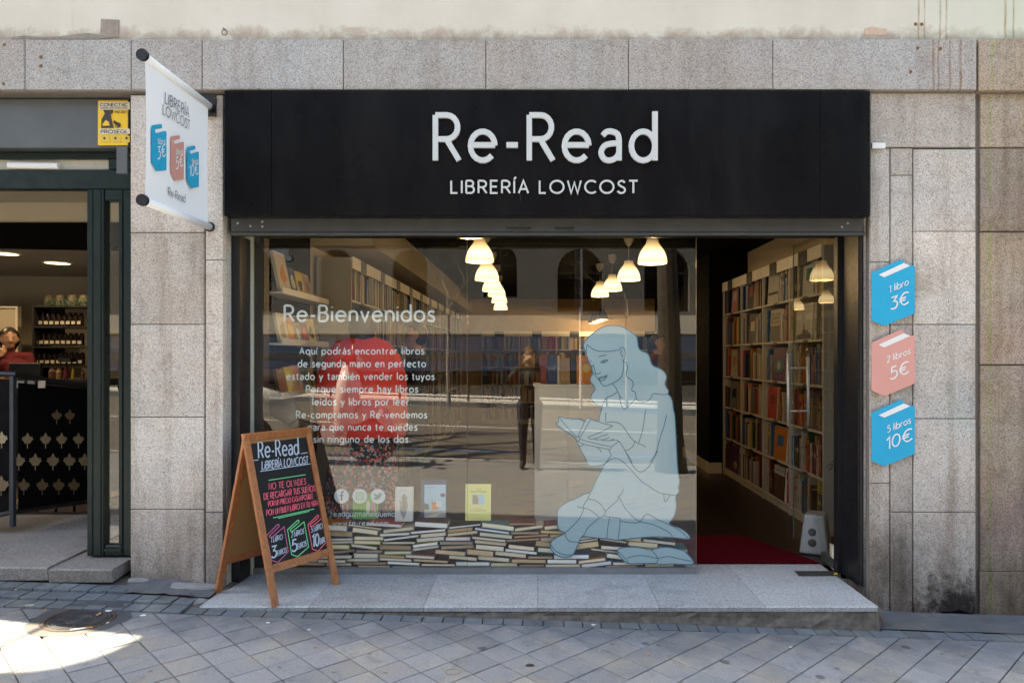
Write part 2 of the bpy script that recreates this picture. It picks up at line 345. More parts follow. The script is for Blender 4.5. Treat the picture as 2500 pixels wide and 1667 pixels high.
def write(mb, text, pl, pL, pR, cap, wgt, n0=.001, n1=.003, track=.2, wob=0, slant=0, mi=0, sides=True, fit=True):
    """lettering on plane pl; pL, pR = photo points of the baseline ends, cap = photo point above pL at cap height"""
    st, W = strokes(text, track)
    a = Vector(pl.uv(*pL)); b = Vector(pl.uv(*pR)); c = Vector(pl.uv(*cap))
    ex = (b-a)/W; ey = (c-a); th = wgt*ey.length
    M = lambda u, v, n: pl.at(u, v, n)
    e = 0
    for s_ in st:
        q = []
        jx, jy = R.uniform(-wob, wob), R.uniform(-wob, wob)
        for p in s_:
            u = p[0]+slant*p[1]+jx+R.uniform(-wob, wob)*.25; v = p[1]+jy+R.uniform(-wob, wob)*.25
            q.append(tuple(a+ex*u+ey*v))
        e += 1
        mb.ribbon(q, th, M, n0, n1+.00012*(e % 7), mi, sides)
    return mb
# ================================================================== materials
M_band = granite('granite_pale', (.46,.465,.46), (.15,.15,.155), (.38,.38,.38), scale=200, rust=((2.40,.012),(2.43,.008),(2.50,.008),(2.565,.01)), grime=.4, base_dirt=False, streak=.35)
M_pier = granite('granite_warm', (.55,.53,.505), (.17,.165,.16), (.46,.44,.42), scale=205, grime=.5, streak=.6, soot=True)
M_old = granite('granite_brown', (.37,.325,.275), (.11,.1,.085), (.29,.25,.21), scale=190, grime=.7, streak=.7, pink=(.46,.36,.27), moss=True)
M_step = granite('granite_step', (.40,.425,.44), (.17,.175,.185), (.33,.35,.365), scale=150, grime=.55, base_dirt=False, streak=0, pink=(.42,.42,.42), rough=.6)
M_mortar = simple('mortar', (.16,.145,.13), .9, var=.3, vscale=20, bmp=.4)
M_concrete = simple('rough_concrete', (.12,.102,.085), .95, var=.95, vscale=22, bmp=1.0, bscale=30)
def plaster():
    m, nt, b = new_mat('plaster_cream'); v = coords(nt)
    base = mix(nt, (.62,.59,.525), (.52,.49,.42), ramp(nt, noise(nt, v, 1.4, 6, .62), [(.35, 0.), (.7, 1.)]))
    xyz = nd(nt, 'ShaderNodeSeparateXYZ'); nt.links.new(v, xyz.inputs[0])
    # blotchy damp wear just above the stone band
    mr = nd(nt, 'ShaderNodeMapRange'); nt.links.new(xyz.outputs[2], mr.inputs[0])
    for i, val in ((1, 3.66), (2, 3.42), (3, 0), (4, 1)): mr.inputs[i].default_value = val
    mu = nd(nt, 'ShaderNodeMath', operation='MULTIPLY'); nt.links.new(mr.outputs[0], mu.inputs[0]); nt.links.new(noise(nt, v, 7, 7, .72, .5), mu.inputs[1])
    c = mix(nt, base, (.33,.27,.21), ramp(nt, mu.outputs[0], [(.31, 0.), (.39, .5), (.5, .9)]))
    st = ramp(nt, noise(nt, coords(nt, (1,1,.05)), 16, 4, .6), [(.63, 0.), (.68, 1.)])
    c = mix(nt, c, mix(nt, c, (.8,.66,.5), 1, 'MULTIPLY'), mix(nt, (0,0,0), st, .25))
    gx = nd(nt, 'ShaderNodeMapRange'); nt.links.new(xyz.outputs[0], gx.inputs[0])
    for i, val in ((1, 2.1), (2, 2.9), (3, 0), (4, .35)): gx.inputs[i].default_value = val
    c = mix(nt, c, (.5,.6,.45), gx.outputs[0])
    c = rust_lines(nt, v, c, ((2.33,.008),(2.366,.006),(2.462,.008),(2.5,.006),(2.86,.01),(2.91,.007)))
    nt.links.new(c, b.inputs['Base Color']); b.inputs['Roughness'].default_value = .9
    bump(nt, b, mix(nt, noise(nt, v, 60, 4), noise(nt, v, 5, 5), .5), .5, .006); return m
M_plaster = plaster()
M_bare = simple('bare_render', (.27,.235,.2), .95, var=.5, vscale=25, bmp=.8, bscale=40)
M_rust = simple('rusty_metal', (.2,.1,.05), .8, metal=.3, var=.5, vscale=30)
def signmat():
    m, nt, b = new_mat('sign_black_metal'); v = coords(nt)
    d = ramp(nt, noise(nt, coords(nt, (1,1,.25)), 3.5, 7, .7, .4), [(.45, 0.), (.75, 1.)]); sp = ramp(nt, noise(nt, v, 150, 2), [(.70, 0.), (.74, 1.)])
    c = mix(nt, (.0034,.0034,.0045), (.010,.010,.011), d); c = mix(nt, c, (.05,.05,.05), mix(nt, (0,0,0), sp, .5))
    nt.links.new(c, b.inputs['Base Color']); nt.links.new(ramp(nt, noise(nt, v, 2.2, 6, .65), [(.3, .22), (.7, .42)]), b.inputs['Roughness']); b.inputs['Specular IOR Level'].default_value = .13
    bump(nt, b, noise(nt, v, 1.3, 2), .15, .02); return m
M_sign = signmat()
M_letter = simple('sign_letter_white', (.50,.54,.55), .5, var=.03)
M_steel = simple('painted_dark_steel', (.05,.054,.055), .45, metal=.3, var=.35, vscale=9, bmp=.2, bscale=40)
M_black = simple('black_metal', (.005,.006,.009), .4, metal=.0, var=.4, vscale=12, bmp=.2, bscale=60)
M_chipped = simple('chipped_grey_paint', (.3,.3,.31), .7, var=.6, vscale=22, bmp=.4)
M_pale = simple('aged_cream_paint', (.5,.52,.44), .65, var=.15, vscale=8, bmp=.3)
M_darkwood = simple('dark_wood', (.022,.016,.013), .5, var=.5, vscale=10)
M_green = simple('dark_green_paint', (.006,.016,.016), .35, var=.25, vscale=7, bmp=.35, bscale=28, spec=.3)
M_lintel = simple('grey_lintel_metal', (.085,.095,.1), .45, metal=.2, var=.25, vscale=5, bmp=.3, bscale=120)
M_white = simple('white_enamel', (.72,.74,.75), .45, var=.04)
M_cream = simple('cream_wall', (.42,.34,.24), .85, var=.06, vscale=2)
M_creamp = simple('cream_panel', (.66,.6,.5), .5, var=.05, vscale=3)
M_shelf = simple('shelf_white', (.40,.36,.30), .55, var=.06, vscale=4)
M_intdark = simple('interior_dark', (.003,.0025,.0025), .8, var=.3, spec=.05)
M_skirt = simple('skirting_white', (.55,.5,.42), .5)
M_card = simple('cardboard', (.3,.17,.08), .85)
def glass_mat(name, ior, tint=(.97,.99,.98)):
    m = bpy.data.materials.new(name); m.use_nodes = True; nt = m.node_tree; nt.nodes.clear()
    o = nd(nt, 'ShaderNodeOutputMaterial'); t = nd(nt, 'ShaderNodeBsdfTransparent'); t.inputs[0].default_value = (*tint, 1)
    g = nd(nt, 'ShaderNodeBsdfGlossy'); g.inputs['Roughness'].default_value = .0; g.inputs['Color'].default_value = (.95,.95,.95,1)
    f = nd(nt, 'ShaderNodeFresnel'); geo = nd(nt, 'ShaderNodeNewGeometry'); mr = nd(nt, 'ShaderNodeMapRange'); nt.links.new(geo.outputs['Backfacing'], mr.inputs[0]); mr.inputs[3].default_value = ior; mr.inputs[4].default_value = 1/ior; nt.links.new(mr.outputs[0], f.inputs[0]); mx = nd(nt, 'ShaderNodeMixShader')
    nt.links.new(f.outputs[0], mx.inputs[0]); nt.links.new(t.outputs[0], mx.inputs[1]); nt.links.new(g.outputs[0], mx.inputs[2]); nt.links.new(mx.outputs[0], o.inputs[0])
    return m
M_glass = glass_mat('window_glass', 1.9)
M_glass2 = glass_mat('door_glass', 2.1, (.93,.96,.94))
def paver_mat(name, c, dark=.75):
    m, nt, b = new_mat(name); v = coords(nt)
    oi = nd(nt, 'ShaderNodeObjectInfo')
    c0 = mix(nt, [x*dark for x in c], [x*1.1 for x in c], oi.outputs['Random'])
    c1 = mix(nt, c0, mix(nt, c0, (1.25,1.12,.92), 1, 'MULTIPLY'), ramp(nt, noise(nt, v, 3.1, 5, .6), [(.45, 0.), (.7, .9)]))
    c2 = mix(nt, c1, mix(nt, c1, (.55,.55,.57), 1, 'MULTIPLY'), ramp(nt, noise(nt, v, 9, 6, .7, .5), [(.52, 0.), (.75, .8)]))
    sp = ramp(nt, noise(nt, v, 330, 2, .6), [(.3, (.5,.5,.5)), (.5, (1,1,1)), (.7, (1.6,1.6,1.58))])
    c3 = mix(nt, c2, sp, .8, 'MULTIPLY')
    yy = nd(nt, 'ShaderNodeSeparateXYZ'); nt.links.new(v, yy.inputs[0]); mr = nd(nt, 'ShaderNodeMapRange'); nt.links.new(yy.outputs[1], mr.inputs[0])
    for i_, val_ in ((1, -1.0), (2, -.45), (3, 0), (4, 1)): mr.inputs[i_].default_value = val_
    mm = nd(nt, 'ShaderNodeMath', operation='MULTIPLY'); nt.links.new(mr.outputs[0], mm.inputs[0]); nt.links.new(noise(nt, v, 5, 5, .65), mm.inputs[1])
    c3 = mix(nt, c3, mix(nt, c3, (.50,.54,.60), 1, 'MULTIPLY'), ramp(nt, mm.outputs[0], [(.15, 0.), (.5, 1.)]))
    gum = nd(nt, 'ShaderNodeTexVoronoi', Scale=3.3); gum.inputs['Randomness'].default_value = 1; nt.links.new(v, gum.inputs['Vector'])
    c4 = mix(nt, c3, mix(nt, c3, (.35,.35,.38), 1, 'MULTIPLY'), ramp(nt, gum.outputs['Distance'], [(.07, .85), (.095, 0.)]))
    g2 = nd(nt, 'ShaderNodeTexVoronoi', Scale=7.5); nt.links.new(v, g2.inputs['Vector']); s2 = nd(nt, 'ShaderNodeSeparateColor'); nt.links.new(g2.outputs['Color'], s2.inputs[0])
    k2 = nd(nt, 'ShaderNodeMath', operation='MULTIPLY'); nt.links.new(ramp(nt, g2.outputs['Distance'], [(.07, .85), (.11, 0.)]), k2.inputs[0]); nt.links.new(ramp(nt, s2.outputs[0], [(.55, 0.), (.56, 1.)]), k2.inputs[1])
    c4 = mix(nt, c4, mix(nt, c4, (.45,.47,.5), 1, 'MULTIPLY'), k2.outputs[0])
    k3 = nd(nt, 'ShaderNodeMath', operation='MULTIPLY'); nt.links.new(ramp(nt, g2.outputs['Distance'], [(.05, .8), (.07, 0.)]), k3.inputs[0]); nt.links.new(ramp(nt, s2.outputs[1], [(.86, 0.), (.87, 1.)]), k3.inputs[1])
    c4 = mix(nt, c4, (.45,.45,.43), k3.outputs[0])
    nt.links.new(c4, b.inputs['Base Color'])
    b.inputs['Roughness'].default_value = .62; b.inputs['Specular IOR Level'].default_value = .45
    bump(nt, b, mix(nt, noise(nt, v, 260, 3), noise(nt, v, 20, 4), .35), .5, .003); return m
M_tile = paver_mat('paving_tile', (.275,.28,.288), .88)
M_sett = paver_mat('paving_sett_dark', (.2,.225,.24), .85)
M_joint = simple('joint_sand', (.1,.088,.078), .95, var=.4, vscale=30, bmp=.5, bscale=120)
M_asph = simple('asphalt', (.14,.122,.10), .85, var=.3, vscale=1.5, bmp=.6, bscale=150)
M_paintw = simple('road_paint_white', (.7,.7,.68), .7, var=.15, vscale=9)
M_paintb = simple('road_paint_blue', (.05,.25,.6), .7, var=.15, vscale=9)

# ================================================================== ground
def clamp(t): return max(0, min(1, t))
def gz(x, y):
    return .02-.033*max(-14, min(14, x))+.01*max(y, -6)+.05*clamp((-x-1.7)/.5)*clamp((y+.45)/.45)
# pavement bed with a gentle rise, then kerb, road, far kerb
g = MB(); xs = [-60,-30,-14,-8,-5,-3.5,-2.9,-2.2,-1.7,-1,0,1,2,3,5,8,14,30,60]; ys = [-5.55,-3,-1.5,-.9,-.45,-.3,-.15,0,.5]
for y in ys:
    for x in xs: g.v.append((x, y, gz(x, y)-.012))
n = len(xs)
for j in range(len(ys)-1):
    for i in range(n-1): g.f.append((j*n+i, j*n+i+1, (j+1)*n+i+1, (j+1)*n+i)); g.m.append(0)
pavement = struct('pavement', g, M_joint)
r = MB()
for i in range(n-1):
    a, b = xs[i], xs[i+1]
    za, zb = gz(a,-6)-.15, gz(b,-6)-.15
    r.add([(a,-18.4,za),(b,-18.4,zb),(b,-5.69,zb),(a,-5.69,za)], [(0,1,2,3)])
struct('road', r, M_asph)
k = MB()
for y0, y1 in ((-5.7,-5.55), (-18.55,-18.4)):
    for i in range(n-1):
        a, b = xs[i], xs[i+1]; z0, z1 = gz(a,-5.5)-.008, gz(b,-5.5)-.008
        k.add([(a,y0,z0),(b,y0,z1),(b,y1,z1),(a,y1,z0),(a,y0,z0-.2),(b,y0,z1-.2),(b,y1,z1-.2),(a,y1,z0-.2)], [(0,1,2,3),(0,4,5,1),(2,6,7,3)])
struct('kerb', k, M_step)
f = MB()
for i in range(n-1):
    a, b = xs[i], xs[i+1]; f.add([(a,-24,gz(a,-6)),(b,-24,gz(b,-6)),(b,-18.55,gz(b,-6)),(a,-18.55,gz(a,-6))], [(0,1,2,3)])
struct('far_pavement', f, simple('far_paving', (.55,.53,.5), .85, var=.15, vscale=2))
def roadline(name, y, w, mat, segs):
    q = MB()
    for a, b in segs:
        za, zb = gz(a,-6)-.146, gz(b,-6)-.146
        q.add([(a,y-w/2,za),(b,y-w/2,zb),(b,y+w/2,zb),(a,y+w/2,za)], [(0,1,2,3)])
    struct(name, q, mat)
roadline('road_marking_white', -11.9, .14, M_paintw, [(-14,-6),(-6,0),(0,6),(6,14)])
roadline('road_marking_blue', -7.6, .1, M_paintb, [(-3,-.3),(1.1,3.6),(4.2,8)])
gp = MB(); gp.add([(-300,-300,-.9),(300,-300,-.9),(300,300,-.9),(-300,300,-.9)], [(0,1,2,3)]); struct('ground', gp, M_asph)

# paving tiles: a 45 degree grid, each tile a piece of the pavement
TS = .1715; A0, B0 = -1.281, -.349; S2 = math.sqrt(.5)
EDGE = lambda x: -.415+.0*x
def clip(poly, f_):
    out = []
    for i in range(len(poly)):
        p, q = poly[i], poly[(i+1) % len(poly)]; fp, fq = f_(p), f_(q)
        if fp <= 0: out.append(p)
        if (fp < 0) != (fq < 0) and fp != fq:
            t = fp/(fp-fq); out.append((p[0]+(q[0]-p[0])*t, p[1]+(q[1]-p[1])*t))
    return out
def slab_mesh(pts, h=.03, c=.0022):
    m = MB(); n = len(pts); cx = sum(p[0] for p in pts)/n; cy = sum(p[1] for p in pts)/n
    ins = []
    for p in pts:
        d = Vector((cx-p[0], cy-p[1])); d = d.normalized()*c*1.4; ins.append((p[0]+d.x, p[1]+d.y))
    m.add([(p[0],p[1],0) for p in ins]+[(p[0],p[1],-c*.8) for p in pts]+[(p[0],p[1],-h) for p in pts],
          [tuple(range(n))]+[(i, n+i, n+(i+1)%n, (i+1)%n) for i in range(n)]+[(n+i, 2*n+i, 2*n+(i+1)%n, n+(i+1)%n) for i in range(n)])
    return m
hh = TS/2-.0030
full = [(hh*S2*(1+ (-1)) , 0)]  # placeholder replaced below
full = [(-2*hh*S2, 0), (0, -2*hh*S2), (2*hh*S2, 0), (0, 2*hh*S2)]
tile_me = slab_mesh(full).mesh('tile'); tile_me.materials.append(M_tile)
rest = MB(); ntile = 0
MANH = Vector((-2.455, -.535)); MR = .178
for i in range(-60, 60):
    for j in range(-60, 60):
        a = A0+(i+.5)*TS; b = B0+(j+.5)*TS
        x = (a+b)*S2; y = (a-b)*S2
        if not (-5.5 < y < -.3) or abs(x) > 6: continue
        y += .0
        dz = R.uniform(-.0015, .0015)
        poly = [(x+p[0], y+p[1]) for p in full]
        full_tile = all(p[1] < EDGE(p[0]) for p in poly)
        poly = clip(poly, lambda p: p[1]-EDGE(p[0]))
        if len(poly) < 3: continue
        if (Vector((x, y))-MANH).length < MR+.04:   # cut back round the manhole
            continue
        half = (CD+y)*1300/FPX
        visible = y > -1.25 and -half*1.02-.15 < x < half*.95+.15
        if visible and ntile < 290:
            zc = gz(x, y)+dz; ntile += 1
            if full_tile:
                o = bpy.data.objects.new('tile', tile_me); COL.objects.link(o)
            else:
                loc = [(p[0]-x, p[1]-y) for p in poly]
                ar = sum(loc[q][0]*loc[(q+1)%len(loc)][1]-loc[(q+1)%len(loc)][0]*loc[q][1] for q in range(len(loc)))
                if abs(ar) < .0008: continue
                o = obj('tile', slab_mesh(loc), M_tile, local=True)
            o.parent = pavement; o.location = (x, y, zc)
            sx = (gz(x+.1, y)-gz(x-.1, y))/.2; sy = (gz(x, y+.1)-gz(x, y-.1))/.2
            o.rotation_euler = (sy+R.uniform(-.004,.004), -sx+R.uniform(-.004,.004), R.uniform(-.006,.006))
        else:
            sl_ = slab_mesh([(p[0]-x, p[1]-y) for p in poly])
            rest.add([(v[0]+x, v[1]+y, v[2]+gz(x+v[0], y+v[1])+dz) for v in sl_.v], sl_.f)
o = obj('tile_field', rest, M_tile, pavement); o['kind'] = 'stuff'
# tiles broken round the manhole: patched with one ring of mortar
mo = MB(); ring = []
for k_ in range(28):
    a = 2*PI*k_/28; ring.append((MANH.x+math.cos(a)*(MR+.07*R.uniform(.7,1.25)), MANH.y+math.sin(a)*(MR+.06*R.uniform(.8,1.2))))
inner = [(MANH.x+math.cos(2*PI*k_/28)*MR, MANH.y+math.sin(2*PI*k_/28)*MR) for k_ in range(28)]
mo.v = [(p[0], p[1], gz(*p)+.0015) for p in ring]+[(p[0], p[1], gz(*p)+.003) for p in inner]
mo.f = [(i_, (i_+1)%28, 28+(i_+1)%28, 28+i_) for i_ in range(28)]; mo.m = [0]*28
obj('mortar_patch', mo, paver_mat('patch_mortar', (.13,.135,.14)), pavement)
# dark setts along the wall foot
def sett(x0, x1, y0, y1, sk=0):
    c = ((x0+x1)/2, (y0+y1)/2)
    g_ = .0035
    pts = [(x0+g_-c[0], y0+g_-c[1]), (x1-g_-c[0], y0+g_-c[1]), (x1-g_-c[0], y1-g_-c[1]), (x0+g_-c[0], y1-g_-c[1])]
    o = obj('sett', slab_mesh(pts), M_sett, local=True); o.parent = pavement
    o.location = (*c, gz(*c)+R.uniform(-.001,.003))
    o.rotation_euler = (R.uniform(-.008,.008), .033+R.uniform(-.008,.008), R.uniform(-.01,.01))
x = -1.96
while x < 1.92:
    w = R.uniform(.1,.118); sett(x, x+w, -.41, -.318); x += w
x = -3.6
while x < -2.0:
    w = .108
    sett(x, x+w, -.41, -.3); sett(x, x+w, -.3, -.19)
    if x < -2.45: sett(x, x+w, -.19, -.08)
    x += w
x = 1.95
while x < 4.2:
    w = R.uniform(.11,.13); sett(x, x+w, -.41, -.3)
    x += w
cs = MB()
for x0, x1, y0, y1 in ((1.93,4.3,-.3,-.0), (-2.45,-1.92,-.19,-.0)):
    m_ = 12
    for i in range(m_):
        for j in range(4):
            pass
    vs_ = []
    for j in range(5):
        for i in range(m_+1):
            xx = x0+(x1-x0)*i/m_; yy = y0+(y1-y0)*j/4; vs_.append((xx, yy, gz(xx, yy)+.002+R.uniform(-.003,.006)))
    cs.add(vs_, [(j*(m_+1)+i, j*(m_+1)+i+1, (j+1)*(m_+1)+i+1, (j+1)*(m_+1)+i) for j in range(4) for i in range(m_)])
obj('worn_mortar_strip', cs, paver_mat('worn_mortar', (.24,.25,.255)), pavement)

# ================================================================== shop building
bld = thing('shop_building', 'old stone fronted building with cream plaster above the bookshop sign', 'building', (0,0,0))
# solid backing behind the stones (dark joints show it)
bk = MB()
bk.box(-2.485,-1.935,.02,.30,-.3,3.42); bk.box(2.032,5.5,.03,.30,-.4,3.42); bk.box(-6.5,5.5,.0,.30,3.107,3.4)
obj('wall_core', bk, M_mortar, bld)
stone_n = 0
def stone(px0, px1, py0, py1, y=0.0, mat=M_pier, name='stone_block', zb=None, j=.0022, gap=.002, depth=.05, label=None):
    x0, x1 = X(px0, y)+gap, X(px1, y)-gap; z1 = Z(py0, y)-gap; z0 = (Z(py1, y) if zb is None else zb)+gap
    m = MB(); m.cbox(x0, x1, y+R.uniform(-.0015,.0015), y+depth, z0, z1, .004, j)
    return obj(name, m, mat, bld, label=label)
BY = -.035
for a, b in ((-420,60),(60,320),(320,493),(493,838),(838,1186),(1186,1535),(1535,1887),(1887,2385)):
    stone(a, b, 96, 220, BY, M_band, 'band_stone')
for a, b in ((2389,2720),(2720,3100)): stone(a, b, 93, 222, BY+.004, M_old, 'band_stone')
# left pier
for a, b in ((232,568),(568,792),(792,1018),(1018,1243)): stone(318, 499, a, b, 0)
stone(318, 499, 1243, 1500, 0, zb=.02)
for a, b in ((232,635),(635,1250)): stone(501, 545, a, b, .004)
stone(501, 545, 1250, 1560, .004, zb=-.02)
lc = MB(); lc.box(-1.94,-1.9215,.056,.3,0.02,2.95); obj('door_reveal', lc, M_band, bld)
# right pier: inner strip, second strip, column, outer brown building
for a, b in ((362,640),(640,1180),(1180,1560)): stone(2124, 2173, a, b, .012, zb=(-.09 if b == 1560 else None))
for a, b in ((362,428),(428,792),(792,1250),(1250,1560)): stone(2175, 2229, a, b, .004, zb=(-.09 if b == 1560 else None))
stone(2124, 2383, 226, 360, 0)
for a, b in ((364,565),(565,792),(792,1022),(1022,1250),(1250,1560)): stone(2231, 2383, a, b, -.004, zb=(-.12 if b == 1560 else None))
for k_, (x0, x1) in enumerate(((2393, 2712), (2714, 3050))):
    for a, b in ((226,360),(362,565),(567,890),(892,1396),(1396,1500)):
        stone(x0, x1, a, b, .01 if b < 1499 else 0, M_old, zb=(-.13 if b == 1500 else None))
rc = MB(); rc.box(2.018,2.031,.064,.3,-.09,2.9); obj('door_reveal', rc, M_pier, bld)
# plaster wall above with an added unseen opening, shaped to let the sun patch through
pl = MB()
def shadowpt(gx, gy): t = -gy/SUN.y; return (gx+SUN.x*t, gz(gx, gy)+SUN.z*t)
patch = [(-2.02,-.722),(-2.3,-.68),(-2.847,-.58),(-3.4,-.5),(-3.7,-1.2),(-2.7,-1.19),(-2.401,-1.174),(-2.29,-1.155),(-2.2,-1.11),(-2.124,-1.045),(-2.07,-.93)]
hole = [shadowpt(*p) for p in patch]
outer = [(-45,3.37),(60,3.37),(60,14.3),(-45,14.3)]
pl.poly(outer, .03, lambda u, v, n: (u, .03-n, v), holes=[hole])
obj('plaster_wall', pl, M_plaster, bld)
shadow_tube = MB(); a = shadowpt(-2.63,-.93); b = shadowpt(-2.56,-.6)
shadow_tube.tube([(a[0],-.03,a[1]),((a[0]+b[0])/2,-.03,(a[1]+b[1])/2),(b[0],-.03,b[1])], .013); obj('shadow_bar', shadow_tube, M_steel, bld)  # unseen bar added to cast the thin shadow line across the sun patch
core = MB(); core.box(5.5,60,.02,.4,-.9,3.37); core.box(-45,-6.5,.02,.4,-.9,3.37); obj('street_wall', core, M_old, bld)
rf = MB(); rf.box(-45,60,.31,12,3.40,3.46); obj('sun_block_slab', rf, M_mortar, bld)  # unseen slab added to stop sun leaking onto the doorstep
# worn details on the plaster
sc_ = MB(); pq = [(248,48),(292,50),(290,92),(262,94),(245,95)]
Pl0 = Plane((0,0,0),(1,0,0),(0,0,1))
sc_.poly([Pl0.uv(*p) for p in reversed(pq)], .004, lambda u, v, n: (u, -.001-n, v)); obj('plaster_scar', sc_, M_bare, bld)
s2_ = MB(); s2_.poly([Pl0.uv(*p) for p in reversed([(30,92),(60,88),(95,92),(150,90),(190,84),(215,82),(248,86),(250,97),(30,97)])], .003, lambda u, v, n: (u, -.001-n, v)); obj('plaster_scar', s2_, M_bare, bld)
s3_ = MB(); s3_.poly([Pl0.uv(*p) for p in reversed([(2110,72),(2130,66),(2150,70),(2164,72),(2162,88),(2112,86)])], .002, lambda u, v, n: (u, -.001-n, v)); obj('plaster_scar', s3_, simple('pink_patch', (.52,.38,.3), .9, var=.3, vscale=30), bld)
hk = MB(); c_ = P(548,80,-.012)
hk.tube([(c_.x+.017*math.cos(t*PI/8), -.012, c_.z+.017*math.sin(t*PI/8)) for t in range(17)], .0028, 6)
hk.tube([(c_.x,-.03,c_.z+.017),(c_.x,.0,c_.z+.02)], .004, 6); obj('wall_hook', hk, M_rust, bld)
for px, py in ((213,90),(260,58),(276,78),(2235,60),(2250,60),(2240,118),(2295,120),(2223,176),(11,110),(100,140),(100,162),(9,205)):
    h_ = MB(); y_ = 0 if py < 95 else BY
    c_ = P(px, py, y_); h_.lathe([(.001,0),(.006,.001),(.009,.003),(.011,0)], 8); h_.v = [(c_.x+v[0], y_-.0015-v[2]*.5, c_.z+v[1]) for v in h_.v]
    h_.f = [tuple(reversed(f_)) for f_ in h_.f]
    obj('drill_hole', h_, M_rust, bld)
tg = MB(); tg.box(X(2128,-.01), X(2160,-.01), -.02, .0, Z(363,-.01), Z(350,-.01)); obj('cable_cover', tg, M_white, bld)
# ragged crack and mortar lumps at the foot of the pier
def rock(cx, cy, cz, sx, sy, sz, mat, name, parent, seed=1):
    rr = random.Random(seed); bm = bmesh.new(); bmesh.ops.create_icosphere(bm, subdivisions=2, radius=1)
    for v in bm.verts:
        v.co *= rr.uniform(.82, 1.1); v.co = Vector((cx+v.co.x*sx, cy+v.co.y*sy, cz+v.co.z*sz))
    m = MB(); m.add([v.co[:] for v in bm.verts], [[v.index for v in f_.verts] for f_ in bm.faces]); bm.free()
    return obj(name, m, mat, parent)
M_lump = simple('mortar_lump', (.22,.22,.215), .9, var=.4, vscale=20, bmp=.7, bscale=60)
rock(-2.12,-.06,.115,.2,.06,.028,M_lump,'mortar_lump',bld,3); rock(-1.99,-.2,.068,.08,.06,.03,M_lump,'mortar_lump',bld,4)
rock(-2.42,-.04,.15,.07,.03,.02,M_lump,'mortar_lump',bld,5); rock(1.95,-.2,-.02,.05,.09,.09,M_concrete,'mortar_lump',bld,6)
soot = MB(); soot.poly([(2.45,-.09),(2.52,-.1),(2.65,-.105),(2.66,-.07),(2.61,-.05),(2.57,-.035),(2.52,-.05),(2.47,-.045),(2.44,-.065)], .003, lambda u, v, n: (u, -.006-n, v)); obj('drain_opening', soot, M_intdark, bld)

# ================================================================== shop doorstep
step = thing('doorstep', 'pale granite doorstep running below the bookshop window and door', 'step', (0,-.31,0))
ZS = .088
jx = [-1.92,-1.3,-.65,0,.69,1.29,1.93]
for i in range(6):
    m = MB(); x0, x1 = jx[i]+.0012, jx[i+1]-.0012
    c = .006; y0, y1 = -.31, .52
    m.add([(x0,y0+c,ZS),(x1,y0+c,ZS),(x1,y1,ZS),(x0,y1,ZS),(x0,y0,ZS-c),(x1,y0,ZS-c),(x0,y0+.004,ZS-.03),(x1,y0+.004,ZS-.03),(x0,y1,ZS-.03),(x1,y1,ZS-.03)],
          [(0,1,2,3),(4,5,1,0),(6,7,5,4),(8,9,7,6),(0,3,8,6,4),(1,5,7,9,2)])
    obj('slab', m, M_step, step)
m = MB(); rr = random.Random(5); nx = 60; vs_ = []
for i in range(nx+1):
    x = -1.9+3.84*i/nx
    for zf, yf in ((1,.0),(.66,-.004),(.33,-.012),(0,-.02)):
        z = gz(x,-.3)-.03+(ZS-.031-gz(x,-.3)+.03)*zf
        vs_.append((x+rr.uniform(-.01,.01), -.297+yf+rr.uniform(-.008,.006), z))
m.add(vs_, [(i*4+k_, i*4+k_+1, (i+1)*4+k_+1, (i+1)*4+k_) for i in range(nx) for k_ in range(3)])
m.f = [tuple(reversed(f_)) for f_ in m.f]
obj('rubble_base', m, M_concrete, step)
m = MB(); m.box(1.85,1.945,-.295,.0,-.12,ZS-.032); obj('base_end', m, M_concrete, step)
# neighbour's threshold
th = thing('neighbour_threshold', 'worn grey stone threshold in front of the green framed shop', 'step', (-2.9,-.1,0))
zt = Z(1362,.1)
for a, b in ((-4.3,-2.93),(-2.925,-2.545)):
    m = MB(); zz = zt-(.0 if a < -4 else .012)
    m.add([(a,-.095,zz-.008),(b,-.095,zz-.008),(b,-.08,zz),(a,-.08,zz),(b,1.2,zz+.03),(a,1.2,zz+.03),(a,-.085,zz-.08),(b,-.085,zz-.08)],[(0,1,2,3),(3,2,4,5),(6,7,1,0),(0,3,5,6),(1,7,4,2)])
    obj('slab', m, granite('threshold_stone', (.26,.25,.24), (.1,.1,.1), (.2,.19,.18), 150, .5, base_dirt=False, streak=0), th)
